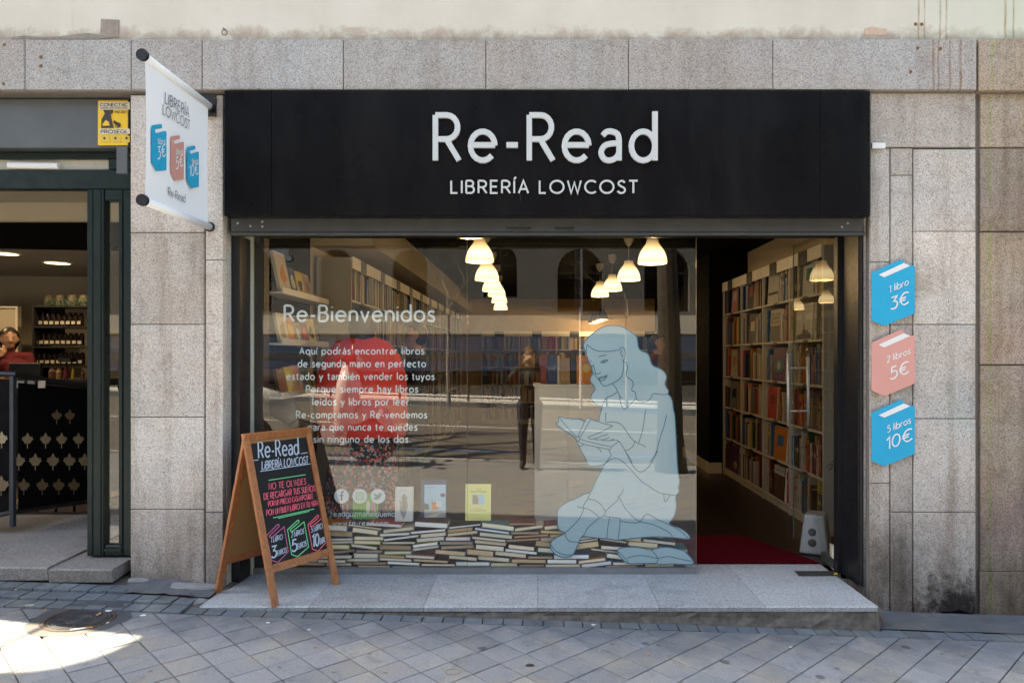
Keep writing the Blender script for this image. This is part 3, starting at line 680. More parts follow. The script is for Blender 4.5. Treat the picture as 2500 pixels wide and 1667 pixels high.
# ================================================================== shop sign
SY = -.06
sign = thing('shop_sign', 'wide black fascia sign with white letters Re-Read above the bookshop window', 'sign', (0, SY, 2.6))
sx = [547, 663, 2003, 2125]
for i in range(3):
    m = MB(); m.cbox(X(sx[i],SY)+.001, X(sx[i+1],SY)-.001, SY-(.002 if i == 1 else 0), .05, Z(527,SY), Z(222,SY), .003)
    obj('panel', m, M_sign, sign)
m = MB(); m.box(X(549,SY)+.004, X(2123,SY)-.004, SY+.012, .04, Z(526,SY)+.002, Z(223,SY)-.002); obj('panel_frame', m, M_black, sign)
SP = Plane((0, SY-.002, 0), (1,0,0), (0,0,1)); SP.N = Vector((0,-1,0))
SPf = Plane((0, SY-.0045, 0), (1,0,0), (0,0,1)); SPf.N = Vector((0,-1,0))
def letters(txt, xL, xR, base, cap, wgt, depth, track):
    st, W = strokes(txt, track); a = SPf.uv(xL, base); b = SPf.uv(xR, base); c = SPf.uv(xL, cap)
    kx = (b[0]-a[0])/W; ky = c[1]-a[1]; x = 0
    for ch in txt:
        g_, w = G[ch]
        if g_:
            m = MB(); e = 0
            for s_ in g_:
                m.ribbon([(a[0]+(x+p[0])*kx, a[1]+p[1]*ky) for p in s_], wgt*ky, lambda u, v, n: SPf.at(u, v, n), .004, depth+.0004*e); e += 1
            obj('letter', m, M_letter, sign)
        x += w+track
letters('Re-Read', 1064, 1598, 394, 284, .12, .022, .28)
letters('LIBRERÍA LOWCOST', 1102, 1556, 472.5, 442.5, .145, .012, .3)
m = MB(); pA = P(1266,498,SY-.003); m.tube([P(1270,475,SY-.004),P(1271,482,SY-.004),P(1270.5,490,SY-.004)], .0012, 5); obj('loose_wire', m, M_steel, sign)

# ================================================================== roller shutter housing
sh = thing('shutter_housing', 'dark grey steel roller shutter housing under the black sign', 'shutter', (0,.03,2.3))
m = MB(); m.cbox(X(563,.03), X(2108,.03), .03, .12, Z(566,.03), Z(529,.03), .004); obj('housing_panel', m, M_steel, sh)
m = MB(); m.tube([P(563,571,.04), P(2110,571,.04)], .0125, 10); m.box(X(566,.04), X(2106,.04), .04, .07, Z(575,.04), Z(566,.04)); obj('bottom_bar', m, M_steel, sh)
for px, py in ((611,552),(640,553),(580,545),(640,541),(2056,554),(2070,545)):
    c = P(px, py, .028); m = MB(); m.lathe([(.001,.004),(.006,.0035),(.008,0)], 10); m.v = [(c.x+v[0], .03-v[2], c.z+v[1]) for v in m.v]; obj('bolt', m, M_chipped, sh)
for px, w in ((1266,30),(1377,24)):
    m = MB(); m.tube([P(px-w,556,.026), P(px-w+4,558,.022), P(px+w-4,558,.022), P(px+w,556,.026)], .0042, 6); obj('slot_handle', m, M_black, sh)
# ================================================================== door and window frame uprights
sf = thing('shopfront_frame', 'black and cream painted frame around the bookshop window and doorway', 'frame', (0,.2,.1))
m = MB(); m.box(-1.9205,-1.868,.117,.29,ZS,Z(576,.12)); obj('shutter_rail', m, M_black, sf)
m = MB(); m.box(-1.948,-1.907,.292,.34,ZS,2.4); obj('peeling_strip', m, M_chipped, sf, label='chipped grey strip beside the left shutter rail')
m = MB(); m.box(-1.906,-1.856,.285,.35,ZS,2.4); obj('post', m, M_pale, sf, label='aged cream post at the left end of the window')
m = MB(); m.box(-1.855,-1.79,.312,.40,ZS,2.4); obj('post', m, M_darkwood, sf)
m = MB(); m.box(1.985,2.016,.066,.30,ZS,2.4); obj('side_panel', m, M_black, sf)
m = MB(); m.tube([(2.0,.06,ZS),(2.0,.06,2.36)], .009, 8); m.tube([(1.978,.31,ZS),(1.978,.31,2.36)], .006, 6); obj('shutter_rail', m, M_black, sf)
m = MB(); m.box(1.955,2.1,.302,.36,ZS,2.5); obj('post', m, M_black, sf)
m = MB(); m.box(X(1697,.3)-1.6-1.3,X(1699,.3),.295,.325,ZS,Z(1387,.295)); m.v = [(max(v[0],-1.855),v[1],v[2]) for v in m.v]; obj('bottom_rail', m, simple('zinc_rail',(.2,.21,.22),.45,metal=.3,var=.3,vscale=8), sf)
m = MB(); m.box(-1.79,2.05,.31,.36,Z(579,.31),2.55); obj('head_rail', m, M_black, sf)
# window panes
GY = .306
win = thing('shop_window', 'large display window with white lettering and books piled behind it', 'window', (-.4,GY,.1))
zb_, zt_ = Z(1387,GY), 2.42
for a, b in ((620,1140.6),(1141.6,1700)):
    m = MB(); m.box(X(a,GY), X(b,GY), GY, GY+.0006, zb_, zt_); m.f = [m.f[2]]; m.m = [0]
    obj('pane', m, M_glass, win)
    e = MB(); e.box(X(b,GY)-.001, X(b,GY)+.0006, GY-.001, GY+.008, zb_, zt_); obj('pane_edge', e, simple('glass_edge', (.2,.16,.1), .2), win)
# vinyl lettering on the pane
VP_ = Plane((0, GY+.004, 0), (1,0,0), (0,0,1)); VP_.N = Vector((0,-1,0))
M_vinyl = simple('vinyl_white', (.58,.65,.66), .6, var=.03)
vin = [('Re-Bienvenidos', 695, 1060, 784, 746, .14, .26), ('Aquí podrás encontrar libros', 732, 1035, 864.5, 848.5, .155, .3), ('de segunda mano en perfecto', 728, 1039, 895.5, 879, .155, .3),
 ('estado y también vender los tuyos.', 700, 1065, 926.5, 910, .155, .3), ('Porque siempre hay libros', 748, 1020, 957.5, 941, .155, .3), ('leídos y libros por leer.', 764, 1003, 988.5, 972, .155, .3),
 ('Re-compramos y Re-vendemos', 724, 1042, 1020, 1003.5, .155, .3), ('para que nunca te quedes', 752, 1018, 1050, 1033.5, .155, .3), ('sin ninguno de los dos.', 766, 1001, 1079.5, 1063, .155, .3),
 ('readguzmanelbueno', 808, 965, 1260, 1247, .12, .22), ('www.re-read.com', 812, 948, 1282, 1270, .13, .24)]
for t, xl, xr, b, c, w, tr in vin:
    m = MB(); write(m, t, VP_, (xl,b), (xr,b), (xl,c), w, .0, .0006, tr, sides=False)
    o = obj('lettering', m, M_vinyl, win)
# social icons
for i, px in enumerate((833.9, 878.5, 923)):
    m = MB(); c = VP_.uv(px, 1210.5); rr = VP_.uv(px+18, 1210.5)[0]-c[0]
    m.poly(arc(c[0], c[1], rr, rr, 0, 345, 23), .0006, lambda u, v, n: VP_.at(u, v, n), sides=False)
    ic = obj('icon_disc', m, M_vinyl, win); q = MB(); W_ = lambda u, v, n: VP_.at(c[0]+u*rr, c[1]+v*rr, n+.0012)
    if i == 0: q.ribbon([(.3,.58),(.1,.58),(0,.42),(0,-.6)], .2, W_, 0, .0005, sides=False); q.ribbon([(-.25,.08),(.28,.08)], .16, W_, 0, .0008, sides=False)
    elif i == 1:
        q.ribbon([(-.45,-.45),(.45,-.45),(.45,.45),(-.45,.45),(-.45,-.45)], .12, W_, 0, .0005, sides=False); q.ribbon(arc(0,0,.22,.22,0,360,14), .1, W_, 0, .0005, sides=False)
    else: q.poly([(-.6,-.4),(-.2,-.5),(.2,-.35),(.45,.1),(.62,.35),(.45,.3),(.38,.5),(.1,.4),(.05,.2),(-.3,.25),(-.55,.5),(-.5,.1),(-.3,-.15),(-.6,-.3)], .0005, W_, sides=False)
    mm = (simple('icon_dark', (.02,.025,.03), .6), simple('icon_green', (.2,.4,.1), .6), simple('icon_bird', (.2,.28,.2), .6))[i]
    obj('icon_mark', q, mm, ic)
# ------------------------------------------------------------------ reading girl decal
DP = Plane((0, GY+.004, 0), (1,0,0), (0,0,1)); DP.N = Vector((0,-1,0))
Aa = lambda L: [(1350+x/4.238, 760+y/4.238) for x, y in L]
Bb = lambda L: [(1150+x/3.337, 950+y/3.337) for x, y in L]
girl = Aa([(340,430),(318,370),(325,320),(370,265),(430,215),(510,165),(580,148),(660,148),(740,170),(790,205),(855,245),(872,290),(885,370),(910,405),(960,425),(995,460),(1015,530),(1040,565),(1100,590),(1150,625),(1175,680),(1160,740),(1170,780),(1195,820),(1190,855),(1215,880),(1235,930),(1245,1010),(1260,1080),(1268,1200),(1278,1400)]) \
 + Bb([(1680,600),(1690,700),(1700,740),(1690,800),(1694,835),(1668,870),(1672,960),(1650,1040),(1615,1095),(1700,1130),(1755,1165),(1782,1200),(1765,1217),(1640,1205),(1500,1200),(1400,1205),(1300,1215),(1212,1225),(1195,1230),(1120,1217),(1000,1207),(905,1200),(880,1245),(850,1310),(825,1350),(790,1366),(720,1360),(670,1325),(645,1280),(655,1240),(690,1210),(740,1185),(765,1165),(720,1145),(705,1100),(705,1000),(725,960),(780,920),(850,890),(920,855),(978,830),(1010,760),(1060,660),(1085,608),(1050,622),(980,628),(950,610),(930,560),(905,515),(880,470),(860,420),(850,395),(800,355),(745,320),(695,285),(715,260),(712,225),(760,232),(820,240),(890,240),(925,255),(945,232),(975,240),(1035,262)]) \
 + Aa([(480,1090),(500,1020),(508,985),(470,975),(430,950),(400,915),(390,880),(410,845),(435,810),(425,775),(400,745),(385,710),(395,670),(412,640),(400,580),(375,530),(355,470)])
book_d = Bb([(1200,1300),(1260,1285),(1340,1285),(1410,1295),(1465,1305),(1530,1290),(1610,1285),(1700,1305),(1740,1320),(1805,1390),(1795,1425),(1650,1420),(1540,1425),(1500,1415),(1380,1418),(1285,1418),(1240,1390),(1200,1345)])
M_decal = simple('decal_pale_blue', (.31,.44,.49), .55, var=.03)
M_line = simple('decal_line', (.02,.13,.19), .55)
linesA = [[(355,340),(345,400),(350,460),(375,530),(400,570),(415,630),(470,700),(500,745),(525,770),(560,768),(605,748),(660,720),(705,680),(725,620),(732,560),(728,510)],
 [(355,345),(390,375),(450,405),(550,415),(640,405),(685,400),(700,378),(725,375),(745,405),(748,450),(735,500),(712,508)], [(712,405),(700,420),(705,445),(718,455),(716,478)],
 [(470,472),(505,458),(555,452)], [(495,527),(525,508),(568,503),(550,520),(520,532),(495,527)], [(508,522),(522,512),(540,522),(520,528)], [(375,530),(398,512)], [(400,565),(420,568)], [(418,545),(430,600),(445,645),(470,645),(495,632)],
 [(475,690),(510,675),(540,670),(560,660),(545,690),(520,712),(495,715),(475,690)], [(475,695),(530,685),(560,660)],
 [(735,515),(765,550),(772,590),(757,640),(770,680),(810,710),(830,745),(815,800),(820,820),(850,835),(862,895),(890,925),(940,937),(990,920),(1020,880),(1040,852),(1100,855),(1150,860),(1190,855)],
 [(610,745),(650,790),(675,840),(695,880),(712,895)], [(690,870),(700,950),(740,1012),(800,960),(862,895)], [(668,828),(620,865),(560,890),(530,930),(508,985)], [(547,1045),(545,1145)],
 [(550,1150),(620,1143),(690,1160),(740,1210),(800,1300),(850,1350)], [(957,1015),(940,1150),(920,1250),(885,1365)], [(1175,1070),(1150,1180),(1100,1330),(1070,1450),(1005,1560)],
 [(850,1340),(885,1365),(940,1388),(957,1405)], [(850,1350),(820,1400),(780,1430),(745,1435)],
 [(62,1090),(130,1100),(200,1110),(290,1120),(330,1140),(350,1100),(400,1110),(500,1150),(620,1185)], [(62,1092),(150,1200),(250,1300)], [(62,1130),(40,1165),(60,1200),(150,1260),(232,1312)],
 [(325,1140),(290,1220),(255,1300)], [(390,1115),(330,1220),(275,1310)], [(275,1320),(400,1355),(600,1400)], [(255,1340),(330,1375),(500,1410),(590,1425),(610,1395),(680,1345)], arc(256,1315,20,22,0,360,12),
 [(190,1120),(220,1112),(270,1112),(300,1128)],
 [(620,1185),(560,1215),(480,1255),(400,1285),(362,1300),(380,1318),(430,1315),(500,1290),(568,1270)], [(430,1325),(520,1325),(585,1300)], [(510,1335),(580,1335),(630,1318)],
 [(590,1335),(660,1330),(700,1365),(740,1430),(790,1510),(820,1568)]]
linesB = [[(1250,490),(1300,590),(1340,650),(1380,672),(1420,655),(1470,600),(1520,500)], [(1120,490),(1140,535),(1130,555),(1085,612)],
 [(1085,615),(1130,575),(1180,562),(1230,585),(1290,640),(1380,740),(1450,790),(1530,840),(1600,855),(1665,862)],
 [(1242,810),(1225,850),(1198,875),(1195,900),(1140,950),(1095,990)], [(1205,870),(1250,960),(1310,1030),(1375,1078)],
 [(975,830),(950,890),(925,930),(920,965),(970,980),(1020,1020),(1050,1045),(1085,1020),(1092,990),(1050,930),(1000,900),(950,890)],
 [(920,965),(890,1040),(830,1110),(770,1165)], [(1045,1045),(990,1090),(945,1135),(930,1170),(905,1200)],
 [(765,1175),(780,1215),(810,1238),(880,1243)], [(650,1265),(690,1315),(760,1345),(830,1345)], [(1085,1030),(1130,1040)], [(1130,1035),(1115,1120),(1105,1215)], [(1215,1050),(1210,1130),(1198,1225)], [(1130,1035),(1180,1045),(1215,1050)],
 [(1220,1072),(1300,1085),(1375,1078),(1430,1015),(1520,1060),(1620,1105),(1700,1150),(1765,1208)], [(1375,1078),(1480,1100),(1580,1145),(1630,1180),(1640,1205)], [(1570,845),(1580,915),(1622,862)], [(865,950),(880,960),(920,965)], [(1025,475),(1050,490),(1060,515)], [(875,460),(895,462),(915,448)]]
lbook = [[(1200,1320),(1250,1370),(1285,1415)], [(1270,1375),(1340,1355),(1420,1355),(1520,1375),(1600,1360),(1700,1380),(1800,1400)], [(1465,1305),(1520,1370),(1510,1420)]]
def decal(name, outline, lines, label):
    pts = [DP.uv(*p) for p in outline]
    if sum(pts[i][0]*pts[(i+1)%len(pts)][1]-pts[(i+1)%len(pts)][0]*pts[i][1] for i in range(len(pts))) < 0: pts.reverse()
    ptsS = [tuple(p) for p in sm(pts+[pts[0]], 3)][:-1]
    m = MB(); m.poly(ptsS, .0006, lambda u, v, n: DP.at(u, v, n), sides=False)
    o = obj(name, m, M_decal); tag(o, label, 'window decal')
    q = MB(); e = 0; wd = .0055
    q.ribbon(ptsS+[ptsS[0]], .0068, lambda u, v, n: DP.at(u, v, n+.0009), 0, .0003, sides=False)
    for L in lines:
        e += 1; q.ribbon(sm([DP.uv(*p) for p in L], 4), wd, lambda u, v, n: DP.at(u, v, n+.0010), 0, .0001*(e % 9), sides=False)
    obj('outline_drawing', q, M_line, o); return o
decal('woman_decal', girl, [Aa(l) for l in linesA]+[Bb(l) for l in linesB], 'pale blue line drawing of a seated woman reading, stuck on the window')
decal('open_book_decal', book_d, [Bb(l) for l in lbook], 'pale blue drawing of an open book lying at the feet of the drawn woman')

# ------------------------------------------------------------------ price plates on the right pier
M_blue = simple('plate_blue', (.0,.36,.60), .6, var=.04, spec=.2); M_pink = simple('plate_pink', (.64,.30,.26), .6, var=.04)
PPY = -.012; PP = Plane((0, PPY, 0), (1,0,0), (0,0,1)); PP.N = Vector((0,-1,0))
Cc = lambda L, dy: [(2050+x/2.613, 580+(y+dy)/2.613) for x, y in L]
for t1, t2, dy, mat, lab in (('1 libro','3€',0,M_blue,'topmost of three price plates on the pier, blue book shape reading 1 libro'),
                             ('2 libros','5€',446,M_pink,'pink book shaped price plate between the two blue plates on the pier'),
                             ('5 libros','10€',893,M_blue,'lowest blue book shaped price plate reading 5 libros on the right pier')):
    ol = Cc([(202,226),(208,222),(385,142),(398,142),(405,150),(404,160),(447,178),(470,178),(476,186),(476,482),(470,486),(288,562),(276,562),(208,532),(202,524)], dy)
    pts = [PP.uv(*p) for p in ol]; pts.reverse()
    m = MB(); m.poly(pts, .006, lambda u, v, n: PP.at(u, v, n)); o = obj('price_plate', m, mat); tag(o, lab, 'sign', 'book shaped price plates on the right pier')
    q = MB(); q.poly([PP.uv(*p) for p in reversed(Cc([(245,238),(405,163),(447,181),(282,254)], dy))], .0005, lambda u, v, n: PP.at(u, v, n+.0065), sides=False); obj('page_edge_mark', q, M_white, o)
    q = MB()
    PQ = Plane(PP.at(0,0,.0065), (1,0,0), (0,0,1)); PQ.N = Vector((0,-1,0))
    if t1[0] == '1': a = ((318,352),(438,300),(318,310)); b = ((328,460),(438,418),(328,385))
    elif t1[0] == '2': a = ((302,352),(450,292),(302,312)); b = ((325,460),(438,415),(325,385))
    else: a = ((304,350),(452,288),(304,308)); b = ((300,460),(460,395),(300,385))
    write(q, t1, PQ, *[Cc([p], dy)[0] for p in a], .12, 0, .0006, .2, sides=False); write(q, t2, PQ, *[Cc([p], dy)[0] for p in b], .115, 0, .0006, .16, sides=False)
    obj('lettering', q, M_white, o)

# ------------------------------------------------------------------ hanging banner
bx = -1.99
ban = thing('hanging_banner', 'white fabric banner hanging between two rods from the pier, advertising books', 'banner', (bx,-.05,2.65))
y0b, y1b = -.745, -.05
zt1, zb1 = 3.02, 2.29
m = MB(); N = 14; K = 10; vs_ = []
for i in range(N+1):
    u = i/N
    for k_ in range(K+1):
        v = k_/K; sag = .006*math.sin(u*PI)*math.sin(v*PI)
        vs_.append((bx+.006*math.sin(u*7)*v*(1-v)*3, y0b+(y1b-y0b)*u+(.012*math.sin(v*PI)*(1 if u < .5 else -1)*abs(u-.5)*2), zb1+(zt1-zb1)*v))
m.add(vs_, [(i*(K+1)+k_, (i+1)*(K+1)+k_, (i+1)*(K+1)+k_+1, i*(K+1)+k_+1) for i in range(N) for k_ in range(K)])
fab = obj('fabric', m, simple('banner_fabric', (.86,.88,.91), .8, var=.02, bmp=.25, bscale=12), ban, smooth=True)
for zc in (zt1, zb1):
    m = MB(); m.tube([(bx,y0b-.01,zc),(bx,y1b+.02,zc)], .021, 14); obj('rod_sleeve', m, bpy.data.materials['banner_fabric'], ban, smooth=True)
    m = MB(); m.tube([(bx,y0b-.012,zc),(bx,y0b-.03,zc)], .030, 20); obj('rod_cap', m, M_black, ban)
    m = MB(); m.tube([(bx,y1b+.018,zc),(bx,y1b+.03,zc)], .030, 20); obj('rod_cap', m, M_black, ban)
m = MB(); m.box(X(466,-.002), X(529,-.002), -.014, -.003, Z(286,0), Z(233,0)); m.tube([(bx,-.03,zt1),(bx,-.004,zt1)], .02); pl_ = obj('wall_plate', m, M_black, ban)
for p in ((524,240),(524,280)):
    q = MB(); c = P(*p, -.015); q.lathe([(.001,.002),(.004,.002),(.006,0)], 8); q.v = [(c.x+v[0], -.0145-v[2], c.z+v[1]) for v in q.v]; obj('screw', q, M_rust, pl_)
BPl = Plane((bx+.008,0,0), (0,1,0), (0,0,1))   # seen from the right
m = MB()
M_ink = simple('print_dark', (.05,.05,.06), .7)
write(m, 'LIBRERÍA', BPl, (403,252), (461,287), (404,226), .09, 0, .0004, .26, sides=False); write(m, 'LOWCOST', BPl, (398,279), (464,318), (398.5,255), .09, 0, .0004, .2, sides=False)
write(m, 'Re-Read', BPl, (411,478), (452,495), (411,458), .09, 0, .0004, .2, sides=False); obj('lettering', m, M_ink, fab)
for t1, t2, cxp, cyp, sw, shh, mat in (('1libro','3€',388,362,37,1.0,M_blue),('2libros','5€',432.5,387,33,.96,M_pink),('5libros','10€',471,409,29,.9,M_blue)):
    H_ = 118*shh; sl_ = .62   # slope of horizontals in the picture
    def Q(u, v): return (cxp+u*sw, cyp+v*H_/2+u*sw*.42)
    shape = [(-.5,-.72),(-.42,-.84),(.16,-1.04),(.2,-1.0),(.2,-.88),(-.28,-.7),(-.2,-.56),(.42,-.82),(.5,-.8),(.5,.78),(-.18,1.0),(-.5,.72)]
    q = MB(); pts = [BPl.uv(*Q(*p)) for p in shape]
    if sum(pts[i][0]*pts[(i+1)%len(pts)][1]-pts[(i+1)%len(pts)][0]*pts[i][1] for i in range(len(pts))) < 0: pts.reverse()
    q.poly(pts, .0003, lambda u, v, n: BPl.at(u, v, n), sides=False); em = obj('book_emblem', q, mat, fab)
    q = MB(); write(q, t1, BPl, Q(-.1,-.12), Q(.42,-.3), Q(-.1,-.36), .12, .0005, .0009, .2, sides=False); write(q, t2, BPl, Q(-.1 if len(t2) < 3 else -.3,.5), Q(.42,.2), Q(-.1 if len(t2) < 3 else -.3,-.0), .12, .0005, .0009, .16, sides=False); obj('lettering', q, M_white, em)

# ------------------------------------------------------------------ A-board
ab = thing('sandwich_board', 'wooden chalkboard A-frame sign standing on the doorstep at the left', 'sandwich board', (-1.5,-.3,ZS))
F0 = Vector((-1.493,-.322,ZS)); wv = Vector((.258,.42,0)); W_ab = wv.length; wu = wv.normalized()
B0_ = Vector((-1.942,-.078,ZS-.0)); mid = (F0+B0_)/2; APX = Vector((mid.x, mid.y, 1.056))
M_wood = None
def woodmat(name, c, c2):
    m, nt, b = new_mat(name); v = coords(nt, (1,1,.12), 'world')
    n1 = noise(nt, v, 70, 5, .6, 1.5); cc = mix(nt, c, c2, ramp(nt, n1, [(.35, 0.), (.65, 1.)]))
    cc = mix(nt, cc, mix(nt, cc, (.45,.35,.3), 1, 'MULTIPLY'), ramp(nt, noise(nt, coords(nt), 11, 3), [(.62, 0.), (.72, .7)]))
    nt.links.new(cc, b.inputs['Base Color']); b.inputs['Roughness'].default_value = .45; bump(nt, b, n1, .3, .002); return m
M_wood = woodmat('varnished_pine', (.42,.155,.05), (.25,.08,.025)); M_mdf = simple('hardboard_back', (.30,.16,.06), .8, var=.1, vscale=40)
M_chalk = simple('chalkboard', (.005,.005,.007), .5, var=.5, vscale=8, spec=.25)
def side(F, name_label, front=True):
    up = (APX-F); L = up.length; upn = up.normalized(); nrm = wu.cross(upn)    # outward or inward
    if nrm.dot(F-mid) < 0: nrm = -nrm
    fr = obj_frame = thing if False else None
    e = bpy.data.objects.new('side_frame', None); COL.objects.link(e); e.parent = ab; e['label'] = name_label
    t = .022
    cc = lambda u, v, n=0: F+wu*u+upn*v+nrm*(n-t/2)
    def beam(nm, a, b, w, parent=e):
        m = MB(); m.bar(a, b, w, t, nrm); o = obj(nm, m, M_wood, parent); md = o.modifiers.new('b', 'BEVEL'); md.width = .003; md.segments = 2; return o
    beam('leg', cc(.02,0), cc(.02,L), .04); beam('leg', cc(W_ab-.02,0), cc(W_ab-.02,L), .04)
    beam('top_rail', cc(.041,L-.022,-.001), cc(W_ab-.041,L-.022,-.001), .044); beam('bottom_rail', cc(.041,.207,-.001), cc(W_ab-.041,.207,-.001), .048)
    m = MB(); c = cc(W_ab/2, (.231+L-.045)/2, -.004); m.obox(c, wu*(W_ab/2-.038), upn*((L-.045-.231)/2+.002), nrm*.003, 0)
    pn = obj('panel', m, M_chalk if front else M_mdf, e)
    if front:
        b_ = MB(); b_.obox(cc(W_ab/2,(.231+L-.045)/2,-.0085), wu*(W_ab/2-.04), upn*((L-.045-.231)/2), nrm*.001); obj('panel_back', b_, M_mdf, e)
    for v in (.02, L*.93, .21):
        q = MB(); c = cc(.02, v, t/2+.0005); q.lathe([(.0005,.0015),(.004,.001),(.005,0)], 8)
        q.v = [tuple(c+wu*p[0]+upn*p[1]+nrm*p[2]) for p in q.v]; obj('screw', q, M_rust, e)
    return cc, upn, nrm, L, pn
ccF, upF, nF, LF, panF = side(F0, 'front side frame with the written chalkboard')
side(B0_, 'rear side frame with bare hardboard')
TP = Plane(ccF(0,0,.0004), wu, upF); TP.N = nF
T5 = lambda x, y: (500+x/3.136, 1000+y/3.136)
M_cb = simple('chalk_blue', (.42,.5,.62), .8, var=.1, vscale=60); M_cp = simple('chalk_pink', (.85,.13,.19), .8, var=.1, vscale=60); M_cg = simple('chalk_green', (.12,.6,.26), .8, var=.1, vscale=60)
def chalk(txts, mat):
    m = MB()
    for t, L_, R_, C_, w, wob, tr in txts:
        m = MB(); write(m, t, TP, T5(*L_), T5(*R_), T5(*C_), w, 0, .0005, tr, wob, .05, sides=False); obj('chalk_writing', m, mat, panF)
chalk([('Re-Read', (425,368),(728,330),(418,245), .1, .02, .24), ('LiBRERÍA LOWCOST', (450,452),(800,402),(450,392), .13, .03, .22),
       ('1 LiBRO', (512,1015),(598,985),(512,975), .13, .03, .2), ('3', (515,1130),(552,1120),(510,1045), .15, .02, .1), ('EUROS', (562,1112),(630,1085),(560,1075), .14, .03, .18),
       ('2 LiBROS', (668,970),(762,940),(668,930), .13, .03, .2), ('5', (672,1082),(708,1072),(668,995), .15, .02, .1), ('EUROS', (715,1060),(782,1032),(713,1020), .14, .03, .18),
       ('5 LiBROS', (818,930),(915,892),(818,888), .13, .03, .2), ('10', (828,1042),(876,1028),(825,950), .14, .02, .2), ('EUROS', (886,1020),(940,992),(884,978), .14, .03, .18)], M_cb)
chalk([('NO TE OLViDES', (500,606),(782,560),(498,560), .125, .02, .26), ('DE RECARGAR TUS SUEÑOS', (462,685),(850,612),(460,638), .125, .02, .2),
       ('POR UN PRECiO CASi iMPOSiBLE', (494,738),(834,668),(492,698), .125, .02, .2), ('PON UN BUEN LiBRO EN TU ViDA', (480,808),(872,720),(478,765), .125, .02, .2)], M_cp)
def cline(paths, mat, w=.005):
    m = MB(); e = 0
    for L_ in paths: e += 1; m.ribbon([TP.uv(*T5(*p)) for p in L_], w, lambda u, v, n: TP.at(u, v, n), 0, .0005+.0001*(e % 4), sides=False)
    obj('chalk_line', m, mat, panF)
cline([[(435,468),(822,403)], [(372,386),(422,380)], [(745,327),(796,319)]], M_cb)
cline([[(498,535),(780,488)], [(530,823),(842,750)], [(568,826),(805,768)]], M_cg)
def chbook(ox, oy, mat, w=.0055):
    sh_ = [(478,960),(560,875),(572,873),(575,888),(498,963),(505,972),(522,970),(612,890),(642,1080),(562,1165),(515,1150),(478,960)]
    cline([[(x+ox, y+oy) for x, y in sh_]], mat, w)
chbook(0,0,simple('chalk_mauve', (.5,.12,.25), .8)); 
cline([[(638,912),(716,838),(726,842),(724,856),(658,912),(664,926),(680,920),(764,850),(797,1042),(712,1118),(668,1102),(638,912)]], M_cg, .006)
cline([[(793,872),(868,797),(876,800),(874,814),(810,872),(812,884),(828,882),(908,812),(938,996),(868,1074),(826,1058),(793,872)]], M_cp, .0055)
# ================================================================== shop interior
FZ = ZS; CEIL = 2.77; BACK = 11.25
room = thing('shop_room', 'dim bookshop interior with black ceiling and cream walls behind the window', 'room', (0,2,FZ))
m = MB(); m.box(-2.2,3.0,.5,BACK,FZ-.05,FZ-.001)
def woodfloor():
    mt, nt, b = new_mat('wood_floor'); v = coords(nt)
    br = nd(nt, 'ShaderNodeTexBrick', Scale=1.0); br.inputs['Brick Width'].default_value = 1.2; br.inputs['Row Height'].default_value = .09; br.inputs['Mortar Size'].default_value = .004
    br.inputs['Color1'].default_value = (.02,.008,.006,1); br.inputs['Color2'].default_value = (.012,.005,.004,1); br.inputs['Mortar'].default_value = (.008,.005,.004,1)
    mp = nd(nt, 'ShaderNodeMapping'); mp.inputs['Rotation'].default_value = (0,0,PI/2); nt.links.new(v, mp.inputs[0]); nt.links.new(mp.outputs[0], br.inputs['Vector'])
    nt.links.new(mix(nt, br.outputs['Color'], ramp(nt, noise(nt, coords(nt, (1,.1,1)), 40, 4), [(.3, (.7,.7,.7)), (.7, (1.2,1.2,1.2))]), .7, 'MULTIPLY'), b.inputs['Base Color'])
    b.inputs['Roughness'].default_value = .32; b.inputs['Specular IOR Level'].default_value = .2; return mt
obj('floor', m, woodfloor(), room)
m = MB(); m.box(-2.2,3.0,.36,BACK,CEIL,CEIL+.05); obj('ceiling', m, M_intdark, room)
m = MB(); m.box(-2.05,-1.955,.36,1.78,FZ-.05,CEIL); obj('wall', m, simple('wall_charcoal', (.007,.008,.010), .8, var=.15, spec=.1), room, label='charcoal wall behind the picture ledges')
m = MB(); m.box(-2.05,-1.955,1.79,BACK,FZ-.05,CEIL); obj('wall', m, M_cream, room)
m = MB(); m.box(2.55,2.65,.36,4.33,FZ-.05,CEIL); obj('wall', m, M_cream, room)
m = MB(); m.box(2.09,2.65,4.37,5.9,FZ-.05,CEIL); m.box(2.55,2.65,5.9,BACK,FZ-.05,CEIL); obj('wall', m, M_intdark, room, label='black wall block beyond the right bookcase')
m = MB(); m.box(2.085,2.24,4.355,4.368,FZ,FZ+.13); m.box(2.075,2.088,4.355,5.9,FZ,FZ+.13); obj('skirting', m, M_skirt, room)
m = MB(); m.box(-2.05,2.65,BACK,BACK+.1,FZ-.05,CEIL); obj('wall', m, simple('wall_amber', (.5,.33,.15), .85), room, label='amber back wall')
# closing walls beside the opening, unseen but they keep the daylight out
m = MB(); m.box(2.02,2.65,.365,.40,FZ-.05,CEIL); obj('wall', m, M_intdark, room)
m = MB(); m.box(-2.05,2.65,.345,.365,2.5,CEIL+.3); obj('wall', m, M_intdark, room)
m = MB(); m.box(-1.954,-1.42,1.80,BACK,2.46,CEIL-.002); obj('soffit_box', m, M_cream, room)
